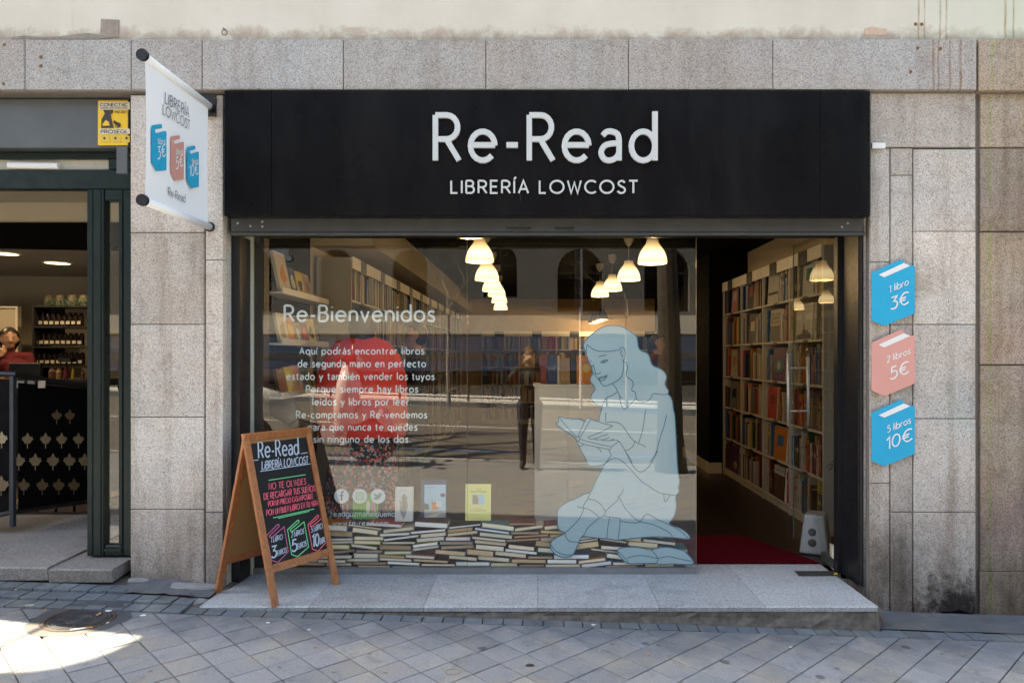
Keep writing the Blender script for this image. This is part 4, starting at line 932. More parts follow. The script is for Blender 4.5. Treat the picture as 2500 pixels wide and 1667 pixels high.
# floor mat
mat_ = MB(); mat_.add([(.75,.53,FZ+.010),(1.93,.53,FZ+.010),(1.62,1.27,FZ+.010),(.4,1.27,FZ+.010),(.75,.53,FZ),(1.93,.53,FZ),(1.62,1.27,FZ),(.4,1.27,FZ)], [(0,1,2,3),(4,5,1,0),(5,6,2,1),(6,7,3,2),(7,4,0,3)])
def rib():
    mt, nt, b = new_mat('ribbed_red_mat'); v = coords(nt)
    w = nd(nt, 'ShaderNodeTexWave', Scale=9); w.bands_direction = 'DIAGONAL'; nt.links.new(v, w.inputs['Vector'])
    nt.links.new(mix(nt, (.05,.003,.006), (.11,.008,.012), w.outputs['Fac']), b.inputs['Base Color']); b.inputs['Roughness'].default_value = .9; b.inputs['Specular IOR Level'].default_value = 0; bump(nt, b, w.outputs['Fac'], .5, .004); return mt
tag(obj('door_mat', mat_, rib()), 'dark red ribbed mat just inside the open bookshop doorway', 'mat')

# ------------------------------------------------------------------ pendant lamps
LM = None
def lampmat():
    mt, nt, b = new_mat('lamp_shade_lit'); v = nd(nt, 'ShaderNodeTexCoord').outputs['Object']
    x = nd(nt, 'ShaderNodeSeparateXYZ'); nt.links.new(v, x.inputs[0])
    c = ramp(nt, x.outputs[2], [(.0, (1,.72,.34)), (.035, (1,.80,.46)), (.07, (1,.86,.56)), (.15, (.9,.58,.26)), (.2, (.4,.26,.12))])
    b.inputs['Base Color'].default_value = (.7,.62,.5,1); nt.links.new(c, b.inputs['Emission Color'])
    s_ = ramp(nt, x.outputs[2], [(0, .8), (.05, 1.), (.09, .95), (.15, .45), (.19, .2)]); mu = nd(nt, 'ShaderNodeMath', operation='MULTIPLY'); nt.links.new(s_, mu.inputs[0]); mu.inputs[1].default_value = .42
    nt.links.new(mu.outputs[0], b.inputs['Emission Strength']); b.inputs['Roughness'].default_value = .4; return mt
LM = lampmat(); M_lampw = simple('lamp_cream_plastic', (.5,.42,.3), .5); M_cord = simple('lamp_cord', (.5,.48,.44), .6)
R_ = .122
shade = MB(); prof = [(.118,.0),(R_,.006),(.120,.03),(.112,.065),(.098,.1),(.079,.13),(.060,.155),(.050,.175),(.047,.20),(.02,.203)]
shade.lathe(prof, 24); shade.lathe([(r_*.965, z_+.002) for r_, z_ in reversed(prof[:-1])], 24)
shade_me = shade.mesh('lamp_shade', smooth=True); shade_me.materials.append(LM)
bulb_me = MB().lathe([(.002,.05),(.02,.056),(.028,.075),(.024,.1),(.012,.12)], 12).mesh('bulb', smooth=True); bulb_me.materials.append(emit('bulb_glow', (1,.8,.5), .8))
def pendant(x, y, z, label, group, power=2, shademe=shade_me):
    t = thing('pendant_lamp', label, 'lamp', (x,y,z), group)
    for nm, me in (('lamp_shade', shademe), ('bulb', bulb_me)):
        o = bpy.data.objects.new(nm, me); COL.objects.link(o); o.parent = t
    H_ = CEIL-z
    c = MB(); c.tube([(0,0,.2),(0,0,H_)], .003, 6); obj('cord', c, M_cord, t, local=True)
    c = MB(); c.lathe([(.012,H_-.11),(.03,H_-.09),(.05,H_-.05),(.055,H_-.0)], 16); obj('ceiling_cup', c, M_lampw, t, local=True, smooth=True)
    l = bpy.data.lights.new('lamp_light', 'POINT'); l.energy = power; l.color = (1,.72,.42); l.shadow_soft_size = 0
    lo = bpy.data.objects.new('lamp_light', l); COL.objects.link(lo); lo.parent = t; lo.location = (0,0,-.02); return t
left_row = [(1148,577,5.0-.19+.0),(1171,640,6.15),(1188.6,684.5,7.25),(1201.8,711,8.7),(1212.5,723,9.9),(1219,739,11.2),(1222,756,12.6)]
nth = ['nearest the glass','second from the glass','third from the glass','fourth from the glass','fifth from the glass','sixth from the glass','farthest from the glass']
for i, (px, py, d) in enumerate(left_row):
    y = d-CD; pendant(X(px,y), y, min(Z(py,y), 2.36) if i == 0 else Z(py,y), 'lit cream pendant lamp in the left row, %s' % nth[i], 'lit cream pendant lamps', (2.0, 1.2, .6, .5, .5, .5, .5)[i])
for i, (px, py, d) in enumerate([(1592.8,643.5,5.95),(1535,684.5,7.5),(1495,710,8.9),(1464.8,724,9.75)]):
    y = d-CD; pendant(X(px,y), y, Z(py,y), 'lit cream pendant lamp in the right row, %s' % nth[i], 'lit cream pendant lamps', (2.0, 1.2, .6, .5, .5, .5, .5)[i])
dk = shade.mesh('lamp_shade_dark', smooth=True); dk.materials.append(simple('lamp_dark_shade', (.05,.035,.025), .5))
for i, (px, py, d) in enumerate([(1469.6,781,13.4),(1460,785,14.2),(1450,789,15.0)]):
    y = d-CD; t = pendant(X(px,y), y, Z(py,y), 'dark pendant lamp with glowing rim at the back, %s' % ('rightmost of three','middle of three','leftmost of three')[i], 'dark pendant lamps at the back', 3, dk)
    c = MB(); c.lathe([(0.001,.0),(.118,.0)], 24); c.f = [tuple(f_) for f_ in c.f]; obj('glowing_diffuser', c, emit('diffuser_glow', (1,.78,.45), .35), t, local=True)

# ------------------------------------------------------------------ books
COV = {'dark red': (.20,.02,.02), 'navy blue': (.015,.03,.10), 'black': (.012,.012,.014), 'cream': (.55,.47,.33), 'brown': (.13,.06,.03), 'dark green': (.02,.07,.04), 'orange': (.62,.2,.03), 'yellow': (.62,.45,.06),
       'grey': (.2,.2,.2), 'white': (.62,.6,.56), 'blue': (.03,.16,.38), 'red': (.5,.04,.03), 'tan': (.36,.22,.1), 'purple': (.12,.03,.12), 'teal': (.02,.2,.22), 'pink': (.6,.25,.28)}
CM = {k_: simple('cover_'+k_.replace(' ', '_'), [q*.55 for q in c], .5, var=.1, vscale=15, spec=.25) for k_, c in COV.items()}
def pages(name, c):
    mt, nt, b = new_mat(name); v = coords(nt, (1,1,1), 'obj')
    ln = ramp(nt, noise(nt, coords(nt, (.6,.6,60), 'obj'), 14, 4, .7), [(.3, (.82,.8,.75)), (.6, (1,1,1))])
    oi = nd(nt, 'ShaderNodeObjectInfo')
    base = mix(nt, [x*.8 for x in c], [min(1,x*1.12) for x in c], oi.outputs['Random'])
    nt.links.new(mix(nt, base, ln, .75, 'MULTIPLY'), b.inputs['Base Color']); b.inputs['Roughness'].default_value = .9; return mt
PG = {'cream': pages('pages_cream', (.86,.76,.56)), 'white': pages('pages_white', (.92,.90,.84)), 'yellowed': pages('pages_yellowed', (.68,.50,.28)), 'tan': pages('pages_tan', (.5,.33,.18))}
nbook = 0
def book_lying(x, y, z, L, D, T, tilt, cover, pg, label, group, yaw=0):
    """book on its back cover, fore-edge or tail towards the glass; origin at its lower front left corner"""
    global nbook; nbook += 1
    c = MB(); t = .0022
    c.box(0, L, 0, D, 0, t); c.box(0, L, 0, D, T-t, T); c.box(0, L, D-t, D+.0005, t, T-t)
    o = obj('book', c, CM[cover], local=True); o.location = (x,y,z); o.rotation_euler = (0,-tilt,yaw); tag(o, label, 'book', group)
    p = MB(); i_ = .003; z0, z1 = t+.0003, T-t-.0003
    # slightly bowed block of pages
    p.add([(i_,.004,z0),(L-i_,.004,z0),(L-i_,D-t,z0),(i_,D-t,z0),(i_,.004,z1),(L-i_,.004,z1),(L-i_,D-t,z1),(i_,D-t,z1),(i_*1.8,.0015,(z0+z1)/2),(L-i_*1.8,.0015,(z0+z1)/2)],
          [(0,1,9,8),(8,9,5,4),(1,2,6,5,9),(3,0,8,4,7),(4,5,6,7),(0,3,2,1)])
    obj('pages', p, PG[pg], o, local=True)
    return o
ordn = ['first','second','third','fourth','fifth','sixth','seventh','eighth','ninth','tenth','eleventh','twelfth','thirteenth','fourteenth','fifteenth','sixteenth','seventeenth','eighteenth','nineteenth','twentieth','twenty-first','twenty-second']
# the long pile: a height field filled course by course
pile = MB(); NX = 700; x0p, x1p = -1.82, .93; hf = [FZ+.012]*NX
pb = MB(); pb.box(-1.85,.99,.322,.6,FZ-.0,FZ+.012); tag(obj('display_plinth', pb, M_black), 'low black board under the pile of books in the window', 'plinth')
ix = lambda x: max(0, min(NX-1, int((x-x0p)/(x1p-x0p)*NX)))
rp = random.Random(21); course = 0; topz = FZ+.318
ccol = ['black','dark red','navy blue','white','red','dark green','brown','grey','blue','cream','purple','orange','yellow','teal']
while course < 14:
    course += 1; x = x0p-rp.uniform(0, .1); q = 0; placed = 0
    while x < x1p-.1:
        L = rp.uniform(.165,.235); T = rp.choice([.017,.02,.022,.025,.028,.032,.038])*rp.uniform(.9,1.1); D = rp.uniform(.12,.17)
        xa = max(x0p, x); xb = min(x1p, x+L)
        if x < x0p: x = x0p
        if x+L > x1p+.08: L = x1p+.06-x
        if L < .12: break
        i0, i1 = ix(x), ix(x+L); seg = hf[i0:i1+1]; mx_ = max(seg)
        n2 = len(seg)//2 or 1; hl = max(range(n2), key=lambda i: seg[i]); hr = max(range(n2, len(seg)), key=lambda i: seg[i]) if len(seg) > n2 else hl
        dx = (x1p-x0p)/NX; sl_ = (seg[hr]-seg[hl])/max(dx, (hr-hl)*dx); sl_ = max(-.13, min(.13, sl_))
        base = max(seg[i]-sl_*i*dx for i in range(len(seg)))
        mid_h = base+sl_*L/2
        if mid_h+T > topz+.012 or (mx_ > topz-.01):
            x += .05; continue
        q += 1; placed += 1
        cov = rp.choice(ccol); pg = rp.choice(['cream','cream','cream','white','white','yellowed','tan'])
        book_lying(x, .322+rp.uniform(0,.02), base+.0006, L, D, T, math.atan(sl_), cov, pg, '%s covered book, %s from the left in the %s course of the window pile' % (cov, ordn[min(q-1,20)], ordn[course-1]), 'books piled flat in the window', rp.uniform(-.03,.03))
        for i in range(i0, i1+1): hf[i] = base+sl_*((i-i0)*dx)+T+.0008
        x += L+rp.uniform(.002,.012)
    if not placed: break
print('pile books', nbook, 'courses', course)
def hgt(x, w):
    return max(hf[ix(x):ix(x+w)+1])
# four books standing on the pile
def standing(px0, px1, pyt, y, cover, label, pgs, T=.03, deco=None, lean=.06):
    global nbook; nbook += 1
    x0, x1 = X(px0,y), X(px1,y); z0 = hgt(x0, x1-x0); z1 = Z(pyt, y); W_ = x1-x0; H_ = z1-z0
    c = MB(); t = .0025
    c.box(0,W_,0,t,0,H_); c.box(0,W_,T-t,T,0,H_); c.box(-.0005,t,t,T-t,0,H_)
    o = obj('book', c, CM[cover], local=True); o.location = (x0,y,z0+.001); o.rotation_euler = (-lean,0,rp.uniform(-.04,.04)); tag(o, label, 'book', 'books standing on top of the pile')
    p = MB(); p.box(t,W_-.003,t,T-t,.003,H_-.003); obj('pages', p, PG[pgs], o, local=True)
    if deco: deco(o, W_, H_)
    return o
def rect(o, name, mat, x0, x1, z0, z1, n=.0006):
    q = MB(); q.add([(x0,-n,z0),(x1,-n,z0),(x1,-n,z1),(x0,-n,z1)], [(0,1,2,3)]); return obj(name, q, mat, o, local=True)
def shapes(o, name, mat, pts, n=.001):
    q = MB(); q.poly(pts, 0, lambda u, v, n_: (u,-n,v), sides=False); return obj(name, q, mat, o, local=True)
def words_on(o, txt, mat, x0, x1, z, h, n=.0012, w=.14):
    st, W_ = strokes(txt, .22); k_ = (x1-x0)/W_; q = MB(); e = 0
    for s_ in st: e += 1; q.ribbon([(x0+p[0]*k_, z+p[1]*h) for p in s_], w*h, lambda u, v, n_: (u,-n-n_,v), 0, .0001*(e%3), sides=False)
    return obj('cover_lettering', q, mat, o, local=True)
M_dk = simple('print_black', (.03,.03,.03), .6); M_gr = simple('print_grey', (.3,.3,.28), .7); M_or = simple('print_orange', (.75,.25,.04), .5); M_bl = simple('print_sky', (.32,.52,.62), .5)
def feather(o, W_, H_):
    shapes(o, 'cover_print', M_gr, [(W_*.5,H_*.06),(W_*.62,H_*.2),(W_*.74,H_*.45),(W_*.68,H_*.62),(W_*.72,H_*.7),(W_*.5,H_*.82),(W_*.34,H_*.7),(W_*.38,H_*.6),(W_*.22,H_*.62),(W_*.3,H_*.5),(W_*.28,H_*.3),(W_*.4,H_*.15)])
    shapes(o, 'cover_print', CM['tan'], [(W_*.5,H_*.3),(W_*.6,H_*.5),(W_*.52,H_*.78),(W_*.42,H_*.6)], .0016)
    words_on(o, 'NOVELA', M_dk, W_*.3, W_*.7, H_*.9, H_*.025)
def town(o, W_, H_):
    rect(o, 'cover_print', M_bl, W_*.14, W_*.98, H_*.02, H_*.87); rect(o, 'cover_print', M_gr, W_*.14, W_*.98, H_*.02, H_*.2, .001)
    shapes(o, 'cover_print', CM['dark green'], [(W_*.14,H_*.22),(W_*.35,H_*.22),(W_*.3,H_*.36),(W_*.14,H_*.4)], .0013)
    rect(o, 'cover_print', CM['orange'], W_*.45, W_*.7, H_*.22, H_*.42, .0014); rect(o, 'cover_print', CM['white'], W_*.6, W_*.82, H_*.3, H_*.44, .0017); rect(o, 'cover_print', M_gr, W_*.43, W_*.46, H_*.24, H_*.55, .0018)
    shapes(o, 'cover_print', CM['purple'], [(W_*(.86+.1*math.cos(a)),H_*(.6+.05*math.sin(a))) for a in [i*PI/6 for i in range(12)]], .0018)
    shapes(o, 'cover_print', CM['cream'], [(W_*.14,H_*.02),(W_*.6,H_*.02),(W_*.8,H_*.14),(W_*.5,H_*.12)], .0016)
    words_on(o, 'Joël Dicker'.replace('ë','e'), M_dk, W_*.2, W_*.58, H_*.79, H_*.03, .0015)
def garcia(o, W_, H_):
    words_on(o, 'Gabriel', M_dk, W_*.38, W_*.62, H_*.86, H_*.022); words_on(o, 'García Márquez', M_dk, W_*.17, W_*.83, H_*.79, H_*.038)
    rect(o, 'cover_print', M_bl, W_*.26, W_*.75, H_*.44, H_*.72); shapes(o, 'cover_print', CM['tan'], [(W_*.28,H_*.46),(W_*.5,H_*.46),(W_*.52,H_*.6),(W_*.44,H_*.7),(W_*.3,H_*.7)], .001)
    words_on(o, 'Noticia', M_dk, W_*.34, W_*.66, H_*.33, H_*.025); words_on(o, 'DE UN SECUESTRO', M_dk, W_*.17, W_*.83, H_*.27, H_*.025); words_on(o, 'EDICIONES', M_dk, W_*.3, W_*.7, H_*.05, H_*.012)
def girls(o, W_, H_):
    shapes(o, 'cover_print', CM['white'], [(W_*.55,H_*.2),(W_*.68,H_*.2),(W_*.7,H_*.6),(W_*.63,H_*.75),(W_*.55,H_*.6)]); shapes(o, 'cover_print', CM['pink'], [(W_*.75,H_*.18),(W_*.92,H_*.2),(W_*.93,H_*.6),(W_*.83,H_*.72),(W_*.75,H_*.55)])
    for v in (.2,.3,.38): rect(o, 'cover_print', CM['dark green'], W_*.1, W_*.45, H_*v, H_*(v+.02))
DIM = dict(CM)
for k_, c in COV.items(): CM[k_] = simple('lit_cover_'+k_.replace(' ', '_'), c, .45, var=.1, vscale=15)  # brighter copies of the dimmed covers; stronger light on these books put into colour
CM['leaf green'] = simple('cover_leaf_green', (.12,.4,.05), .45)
standing(861, 921, 1205, .43, 'leaf green', 'bright green book with two girls on its cover behind the social media icons', 'cream', .025, girls)
standing(964, 1007, 1190, .40, 'white', 'white book with a grey feather on the cover standing on the pile', 'cream', .035, feather)
standing(1027, 1089, 1172, .42, 'navy blue', 'dark blue book with a pictured town street on the cover, standing on the pile', 'white', .03, town)
CM['pale yellow'] = simple('cover_pale_yellow', (.70,.66,.22), .45, var=.05)
standing(1136, 1198, 1183, .385, 'pale yellow', 'pale yellow book with a small picture, rightmost standing on the pile', 'white', .022, garcia)

# ------------------------------------------------------------------ picture ledges on the left wall with leaning books
lx = -1.80; wallx = -1.953
led_z = [Z(716,.655), Z(842,.655), Z(974,.655)]
ledge_books = [
 [('cream','tall orange patterned book with a cream spine, nearest on the top ledge',.30,.22,'orange'),('navy blue','dark grey book with a pale hand on its cover, second on the top ledge',.21,.15,'cream'),('yellow','yellow book with a black bird on its cover on the top ledge',.2,.15,'black'),('tan','sepia book with a dark figure, farthest on the top ledge',.2,.16,'brown')],
 [('cream','thick cream paperback leaning nearest on the middle ledge',.22,.16,'tan'),('orange','orange yellow book with a pale sun, second on the middle ledge',.2,.15,'yellow'),('grey','grey book with a white face on its cover on the middle ledge',.17,.13,'white'),('dark red','dark red book fourth along the middle ledge',.2,.15,'red'),('yellow','yellow and pink book fifth along the middle ledge',.21,.16,'black'),('black','black book farthest along the middle ledge',.16,.13,'grey')],
 [('brown','brown patterned book nearest on the lower ledge',.2,.15,'dark red'),('yellow','yellow spined book second on the lower ledge',.21,.15,'cream'),('pink','pale pink book with lettering on the lower ledge',.22,.17,'grey'),('teal','dark teal book fourth along the lower ledge',.2,.15,'navy blue'),('tan','tan book farthest along the lower ledge',.2,.14,'brown')]]
ln_ = ['top','middle','lower']
for k_, z in enumerate(led_z):
    t = thing('picture_ledge', 'white picture ledge on the charcoal wall, %s of the three' % ln_[k_], 'shelf', (wallx,.65,z), 'white picture ledges')
    m = MB(); m.box(wallx+.002, lx, .655, 1.76, z, z+.014); obj('board', m, M_creamp, t)
    m = MB(); m.box(lx, lx+.012, .655, 1.76, z, z+.045); obj('front_lip', m, M_creamp, t)
    m = MB(); m.box(wallx+.002, wallx+.016, .655, 1.76, z+.014, z+.1); obj('back_strip', m, M_creamp, t)
    yy = .69
    for cov, lab, H_, W_, ac in ledge_books[k_]:
        nbook += 1; T = .022; c = MB(); tt = .0022
        # local: x = width along the ledge (-> +y), y = thickness (-> -x), z up
        c.box(0,W_,0,tt,0,H_); c.box(0,W_,T-tt,T,0,H_); c.box(0,tt,tt,T-tt,0,H_)
        o = obj('book', c, CM[cov], local=True); o.rotation_euler = (-.20,0,PI/2+rp.uniform(-.1,.02)); o.location = (lx-.015, yy, z+.0155); tag(o, lab, 'book', 'books leaning on the picture ledges')
        p = MB(); p.box(tt,W_-.003,tt,T-tt,.003,H_-.003); obj('pages', p, PG['cream'], o, local=True)
        rng = random.Random(len(lab)); 
        shapes(o, 'cover_print', CM[ac], [(W_*(.5+rng.uniform(.18,.4)*math.cos(a)), H_*(.45+rng.uniform(.15,.33)*math.sin(a))) for a in [i*PI/6 for i in range(12)]])
        words_on(o, rng.choice(['CUENTOS','LA NOCHE','MAREAS','POEMAS']), CM['white' if cov not in ('white','cream','yellow') else 'black'], W_*.15, W_*.85, H_*.88, H_*.04)
        yy += W_+.012
        if yy > 1.7: break

# ------------------------------------------------------------------ bookcases
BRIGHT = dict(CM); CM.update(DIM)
M_lab = simple('label_black', (.012,.012,.014), .5)
class CaseFrame:
    def __init__(s, origin, ang): s.o = Vector(origin); s.a = ang
def bookcase(label, origin, ang, nb, pitch, H_, rows, depth, name='bookcase', open_top=False, first_short=0):
    t = thing(name, label, 'bookcase', origin); t.rotation_euler.z = ang
    def part(nm, mb, mat, lab=None, par=None): o = obj(nm, mb, mat, par or t, local=True, label=lab); return o
    xs_ = [i*pitch for i in range(nb+1)]
    for x in xs_: part('side_panel', MB().box(x-.011, x+.011, .0, depth, 0, H_), M_shelf)
    rh = (H_-.08)/rows; shelfz = [.08+rh*i for i in range(rows+1)]
    for i in range(nb):
        a, b = xs_[i]+.0115, xs_[i+1]-.0115
        part('back_panel', MB().box(a, b, depth-.01, depth, .08, H_), M_shelf)
        for z in shelfz[:-1]+[H_]: part('shelf', MB().box(a, b, .004, depth-.011, z-.018, z), M_shelf)
        part('plinth', MB().box(a, b, .02, .03, 0, .061), M_shelf)
        hd = part('header_board', MB().box(a-.008, b+.008, -.012, -.001, H_-.095, H_+.01), M_creamp)
        lb = part('label_card', MB().box((a+b)/2-.12, (a+b)/2+.08, -.015, -.0125, H_-.11, H_+.012), M_lab, par=hd)
        for z in shelfz[1:-1]: part('shelf_tag', MB().box((a+b)/2-.05, (a+b)/2+.05, .0, .0035, z-.019, z-.002), M_lab)
    return t, xs_, shelfz, rh
bookcols = ['dark red','navy blue','black','cream','brown','dark green','orange','yellow','grey','white','blue','red','tan','cream','brown','black','tan','white','cream','dark red']
def fill(t, xs_, shelfz, rh, bays, rows, individual, rnd, grpname, bayname, rowname, skip=(), tmin=.02, tmax=.045, depth=.2):
    """upright books; 'individual' ones are things of their own, the others are joined stuff"""
    global nbook
    rot = Matrix.Rotation(t.rotation_euler.z, 4, 'Z'); org = Vector(t.location)
    stuff = {}
    for bi in bays:
        for ri in rows:
            a = xs_[bi]+.015; b = xs_[bi+1]-.015; x = a; q = 0
            blocks = [(c0, c1) for (b_, r_, c0, c1) in skip if b_ == bi and r_ == ri]
            while x < b-.02:
                inb = [c1 for c0, c1 in blocks if a+c0-.04 < x < a+c1]
                if inb: x = a+inb[0]+.005; continue
                T = rnd.uniform(tmin, tmax)
                if x+T > b: break
                hB = rnd.uniform(.62, .9)*rh; D = rnd.uniform(.13,.19); cov = rnd.choice(bookcols); lean = rnd.uniform(0,.02) if rnd.random() < .9 else rnd.uniform(.05,.14)
                q += 1; y0 = rnd.uniform(.012,.035)
                z0 = shelfz[ri]+.001
                if individual and nbook < 292:
                    nbook += 1; c = MB(); c.box(0,T,0,.003,0,hB); c.box(0,.002,.003,D,0,hB); c.box(T-.002,T,.003,D,0,hB)
                    o = obj('book', c, CM[cov], local=True); p_ = org+rot@Vector((x, y0, z0)); o.location = p_; o.rotation_euler = (0, lean, t.rotation_euler.z)
                    tag(o, '%s spine, %s along %s, %s' % (cov, ordn[min(q-1,21)], rowname[ri], bayname[bi]), 'book', grpname)
                    pp = MB(); pp.box(.0022,T-.0022,.0035,D-.004,.004,hB-.004); obj('pages', pp, PG['cream'], o, local=True)
                    if rnd.random() < .8:
                        tt_ = MB(); w_ = T*rnd.uniform(.18,.3); h0 = hB*rnd.uniform(.15,.3); h1 = hB*rnd.uniform(.42,.62); k_ = 0; zz_ = h0
                        while zz_ < h1: e_ = min(h1, zz_+rnd.uniform(.006,.03)); tt_.box(T/2-w_/2, T/2+w_/2, -.0007, -.0001, zz_, e_); zz_ = e_+rnd.uniform(.003,.006)
                        to_ = obj('spine_title', tt_, CM[rnd.choice(['white','cream','yellow','tan']) if cov not in ('white','cream','yellow') else rnd.choice(['black','dark red','navy blue'])], o, local=True)
                    if T > .028 and rnd.random() < .6:
                        bb = MB(); ac = rnd.choice(['white','cream','yellow','black','red']); h0 = rnd.uniform(.5,.75)*hB; bb.box(.003,T-.003,-.0008,-.0001,h0,h0+hB*rnd.uniform(.06,.16)); obj('spine_label', bb, CM[ac], o, local=True)
                else:
                    m_ = stuff.setdefault(cov, MB()); m_.box(x, x+T*.96, y0, y0+D, z0, z0+hB)
                x += T+(rnd.uniform(.0,.004) if rnd.random() < .93 else rnd.uniform(.03,.1))
    if stuff:
        root = None; allm = MB(); mats = []
        for i, (cov, m_) in enumerate(stuff.items()):
            mats.append(CM[cov]); allm.add(m_.v, m_.f, i)
        o = obj('book_rows', allm, mats, local=True); o.location = org; o.rotation_euler.z = t.rotation_euler.z; o['kind'] = 'stuff'; tag(o, 'rows of mixed books filling %s' % grpname, 'books')
# right bookcase: local x from its far end towards us
RH_ = Z(598,1.3)-FZ
RB_far = 4.33
tR, xsR, szR, rhR = bookcase('tall white bookcase full of books along the right wall beside the doorway', (2.25, RB_far, FZ), -PI/2, 4, .762, 2.297, 6, .28)
rn = random.Random(3)
bayn = {3:'nearest bay', 2:'second bay', 1:'third bay', 0:'farthest bay'}
rown = {0:'bottom shelf', 1:'second shelf up', 2:'third shelf up', 3:'fourth shelf up', 4:'fifth shelf up', 5:'top shelf'}
bayn = {k_: v+' of the right bookcase' for k_, v in bayn.items()}
faces = [(3,5,.25,.52,'white','cream paged white book with teal panel facing out','teal'),(2,5,.08,.42,'white','large white poster book with a red figure 1','red'),
         (3,4,.08,.50,'white','white book with a dark warship silhouette','black'),(2,4,.14,.46,'cream','black and cream book lettered no fue posible la paz','black'),
         (2,3,.22,.6,'purple','purple book with a portrait in a teal oval','teal'),(2,2,.08,.36,'red','bright red notebook with a clasp','dark red'),
         (2,1,.25,.62,'orange','orange book with a small blue picture','blue'),(2,0,.25,.58,'black','black book lettered MESOPOTAMIA','white'),
         (1,4,.18,.48,'black','black book with a cream title panel','cream'),(1,5,.15,.4,'black','black book with a red flower','red'),(0,5,.28,.55,'pink','pale pink book facing out','white'),
         (0,2,.2,.55,'grey','grey book with a compass rose','black'),(0,0,.2,.6,'purple','deep purple book with a yellow disc','yellow'),(0,3,.25,.5,'cream','cream box file facing out','tan')]
skip = [(f_[0], f_[1], f_[2]-.02, f_[3]+.02) for f_ in faces]
rotR = Matrix.Rotation(-PI/2, 4, 'Z')
for bi, ri, c0, c1, cov, lab, ac in faces:
    nbook += 1; W_ = (c1-c0)*.92; H_ = rhR*.84; T = .03; c = MB()
    c.box(0,W_,0,.003,0,H_); c.box(0,W_,T-.003,T,0,H_); c.box(0,.003,.003,T-.003,0,H_)
    o = obj('book', c, CM[cov], local=True); o.location = Vector((2.25,RB_far,FZ))+rotR@Vector((xsR[bi]+.015+c0, .02, szR[ri]+.001)); o.rotation_euler = (-.05,0,-PI/2)
    tag(o, '%s, on the right bookcase' % lab, 'book', 'books facing out on the right bookcase')
    p = MB(); p.box(.003,W_-.003,.003,T-.003,.003,H_-.003); obj('pages', p, PG['cream'], o, local=True)
    if 'posible' in lab:
        rect(o, 'cover_print', CM['black'], W_*.02, W_*.98, H_*.02, H_*.5)
        for i_, w_ in enumerate(('no fue','posible','la paz')): words_on(o, w_, CM['dark green'], W_*.15, W_*.9, H_*(.82-.12*i_), H_*.09, .0012, .25)
    elif 'figure 1' in lab:
        words_on(o, '1', CM['red'], W_*.42, W_*.5, H_*.68, H_*.16, .0012, .08); words_on(o, 'PREMIO', M_gr, W_*.25, W_*.75, H_*.55, H_*.04); rect(o, 'cover_print', CM['black'], W_*.05, W_*.95, H_*.28, H_*.36)
    elif 'warship' in lab:
        shapes(o, 'cover_print', M_dk, [(W_*.05,H_*.03),(W_*.95,H_*.03),(W_*.9,H_*.18),(W_*.75,H_*.22),(W_*.7,H_*.3),(W_*.62,H_*.25),(W_*.55,H_*.32),(W_*.5,H_*.5),(W_*.45,H_*.32),(W_*.4,H_*.2),(W_*.1,H_*.12)]); words_on(o, 'HISTORIA', M_dk, W_*.3, W_*.9, H_*.88, H_*.03)
    elif 'MESOP' in lab:
        rect(o, 'cover_print', CM['white'], W_*.02, W_*.98, H_*.72, H_*.98); words_on(o, 'MESOPOTAMIA', M_dk, W_*.1, W_*.95, H_*.82, H_*.08); rect(o, 'cover_print', CM['brown'], W_*.05, W_*.95, H_*.05, H_*.68)
    elif 'oval' in lab:
        shapes(o, 'cover_print', CM['teal'], [(W_*(.5+.38*math.cos(a)),H_*(.45+.2*math.sin(a))) for a in [i*PI/8 for i in range(16)]]); shapes(o, 'cover_print', CM['cream'], [(W_*(.5+.12*math.cos(a)),H_*(.47+.13*math.sin(a))) for a in [i*PI/5 for i in range(10)]], .0016)
    elif 'disc' in lab: shapes(o, 'cover_print', CM['yellow'], [(W_*(.65+.2*math.cos(a)),H_*(.3+.14*math.sin(a))) for a in [i*PI/8 for i in range(16)]])
    else: rect(o, 'cover_print', CM[ac], W_*.3, W_*.8, H_*.42, H_*.75)
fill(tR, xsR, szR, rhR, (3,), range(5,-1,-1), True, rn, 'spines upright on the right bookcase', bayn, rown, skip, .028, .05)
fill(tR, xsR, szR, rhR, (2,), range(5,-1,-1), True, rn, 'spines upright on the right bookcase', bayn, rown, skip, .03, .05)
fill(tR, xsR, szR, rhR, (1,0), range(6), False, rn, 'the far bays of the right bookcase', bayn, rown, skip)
# left bookcase
tL, xsL, szL, rhL = bookcase('long white bookcase receding along the left wall of the shop', (-1.62, 1.86, FZ), PI/2, 11, .82, 2.28, 6, .3)
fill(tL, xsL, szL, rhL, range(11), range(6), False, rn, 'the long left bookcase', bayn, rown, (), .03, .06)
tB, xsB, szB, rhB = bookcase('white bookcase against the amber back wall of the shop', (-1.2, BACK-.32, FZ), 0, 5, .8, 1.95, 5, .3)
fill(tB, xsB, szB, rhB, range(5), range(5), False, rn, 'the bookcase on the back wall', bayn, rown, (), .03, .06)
CM.update(BRIGHT)
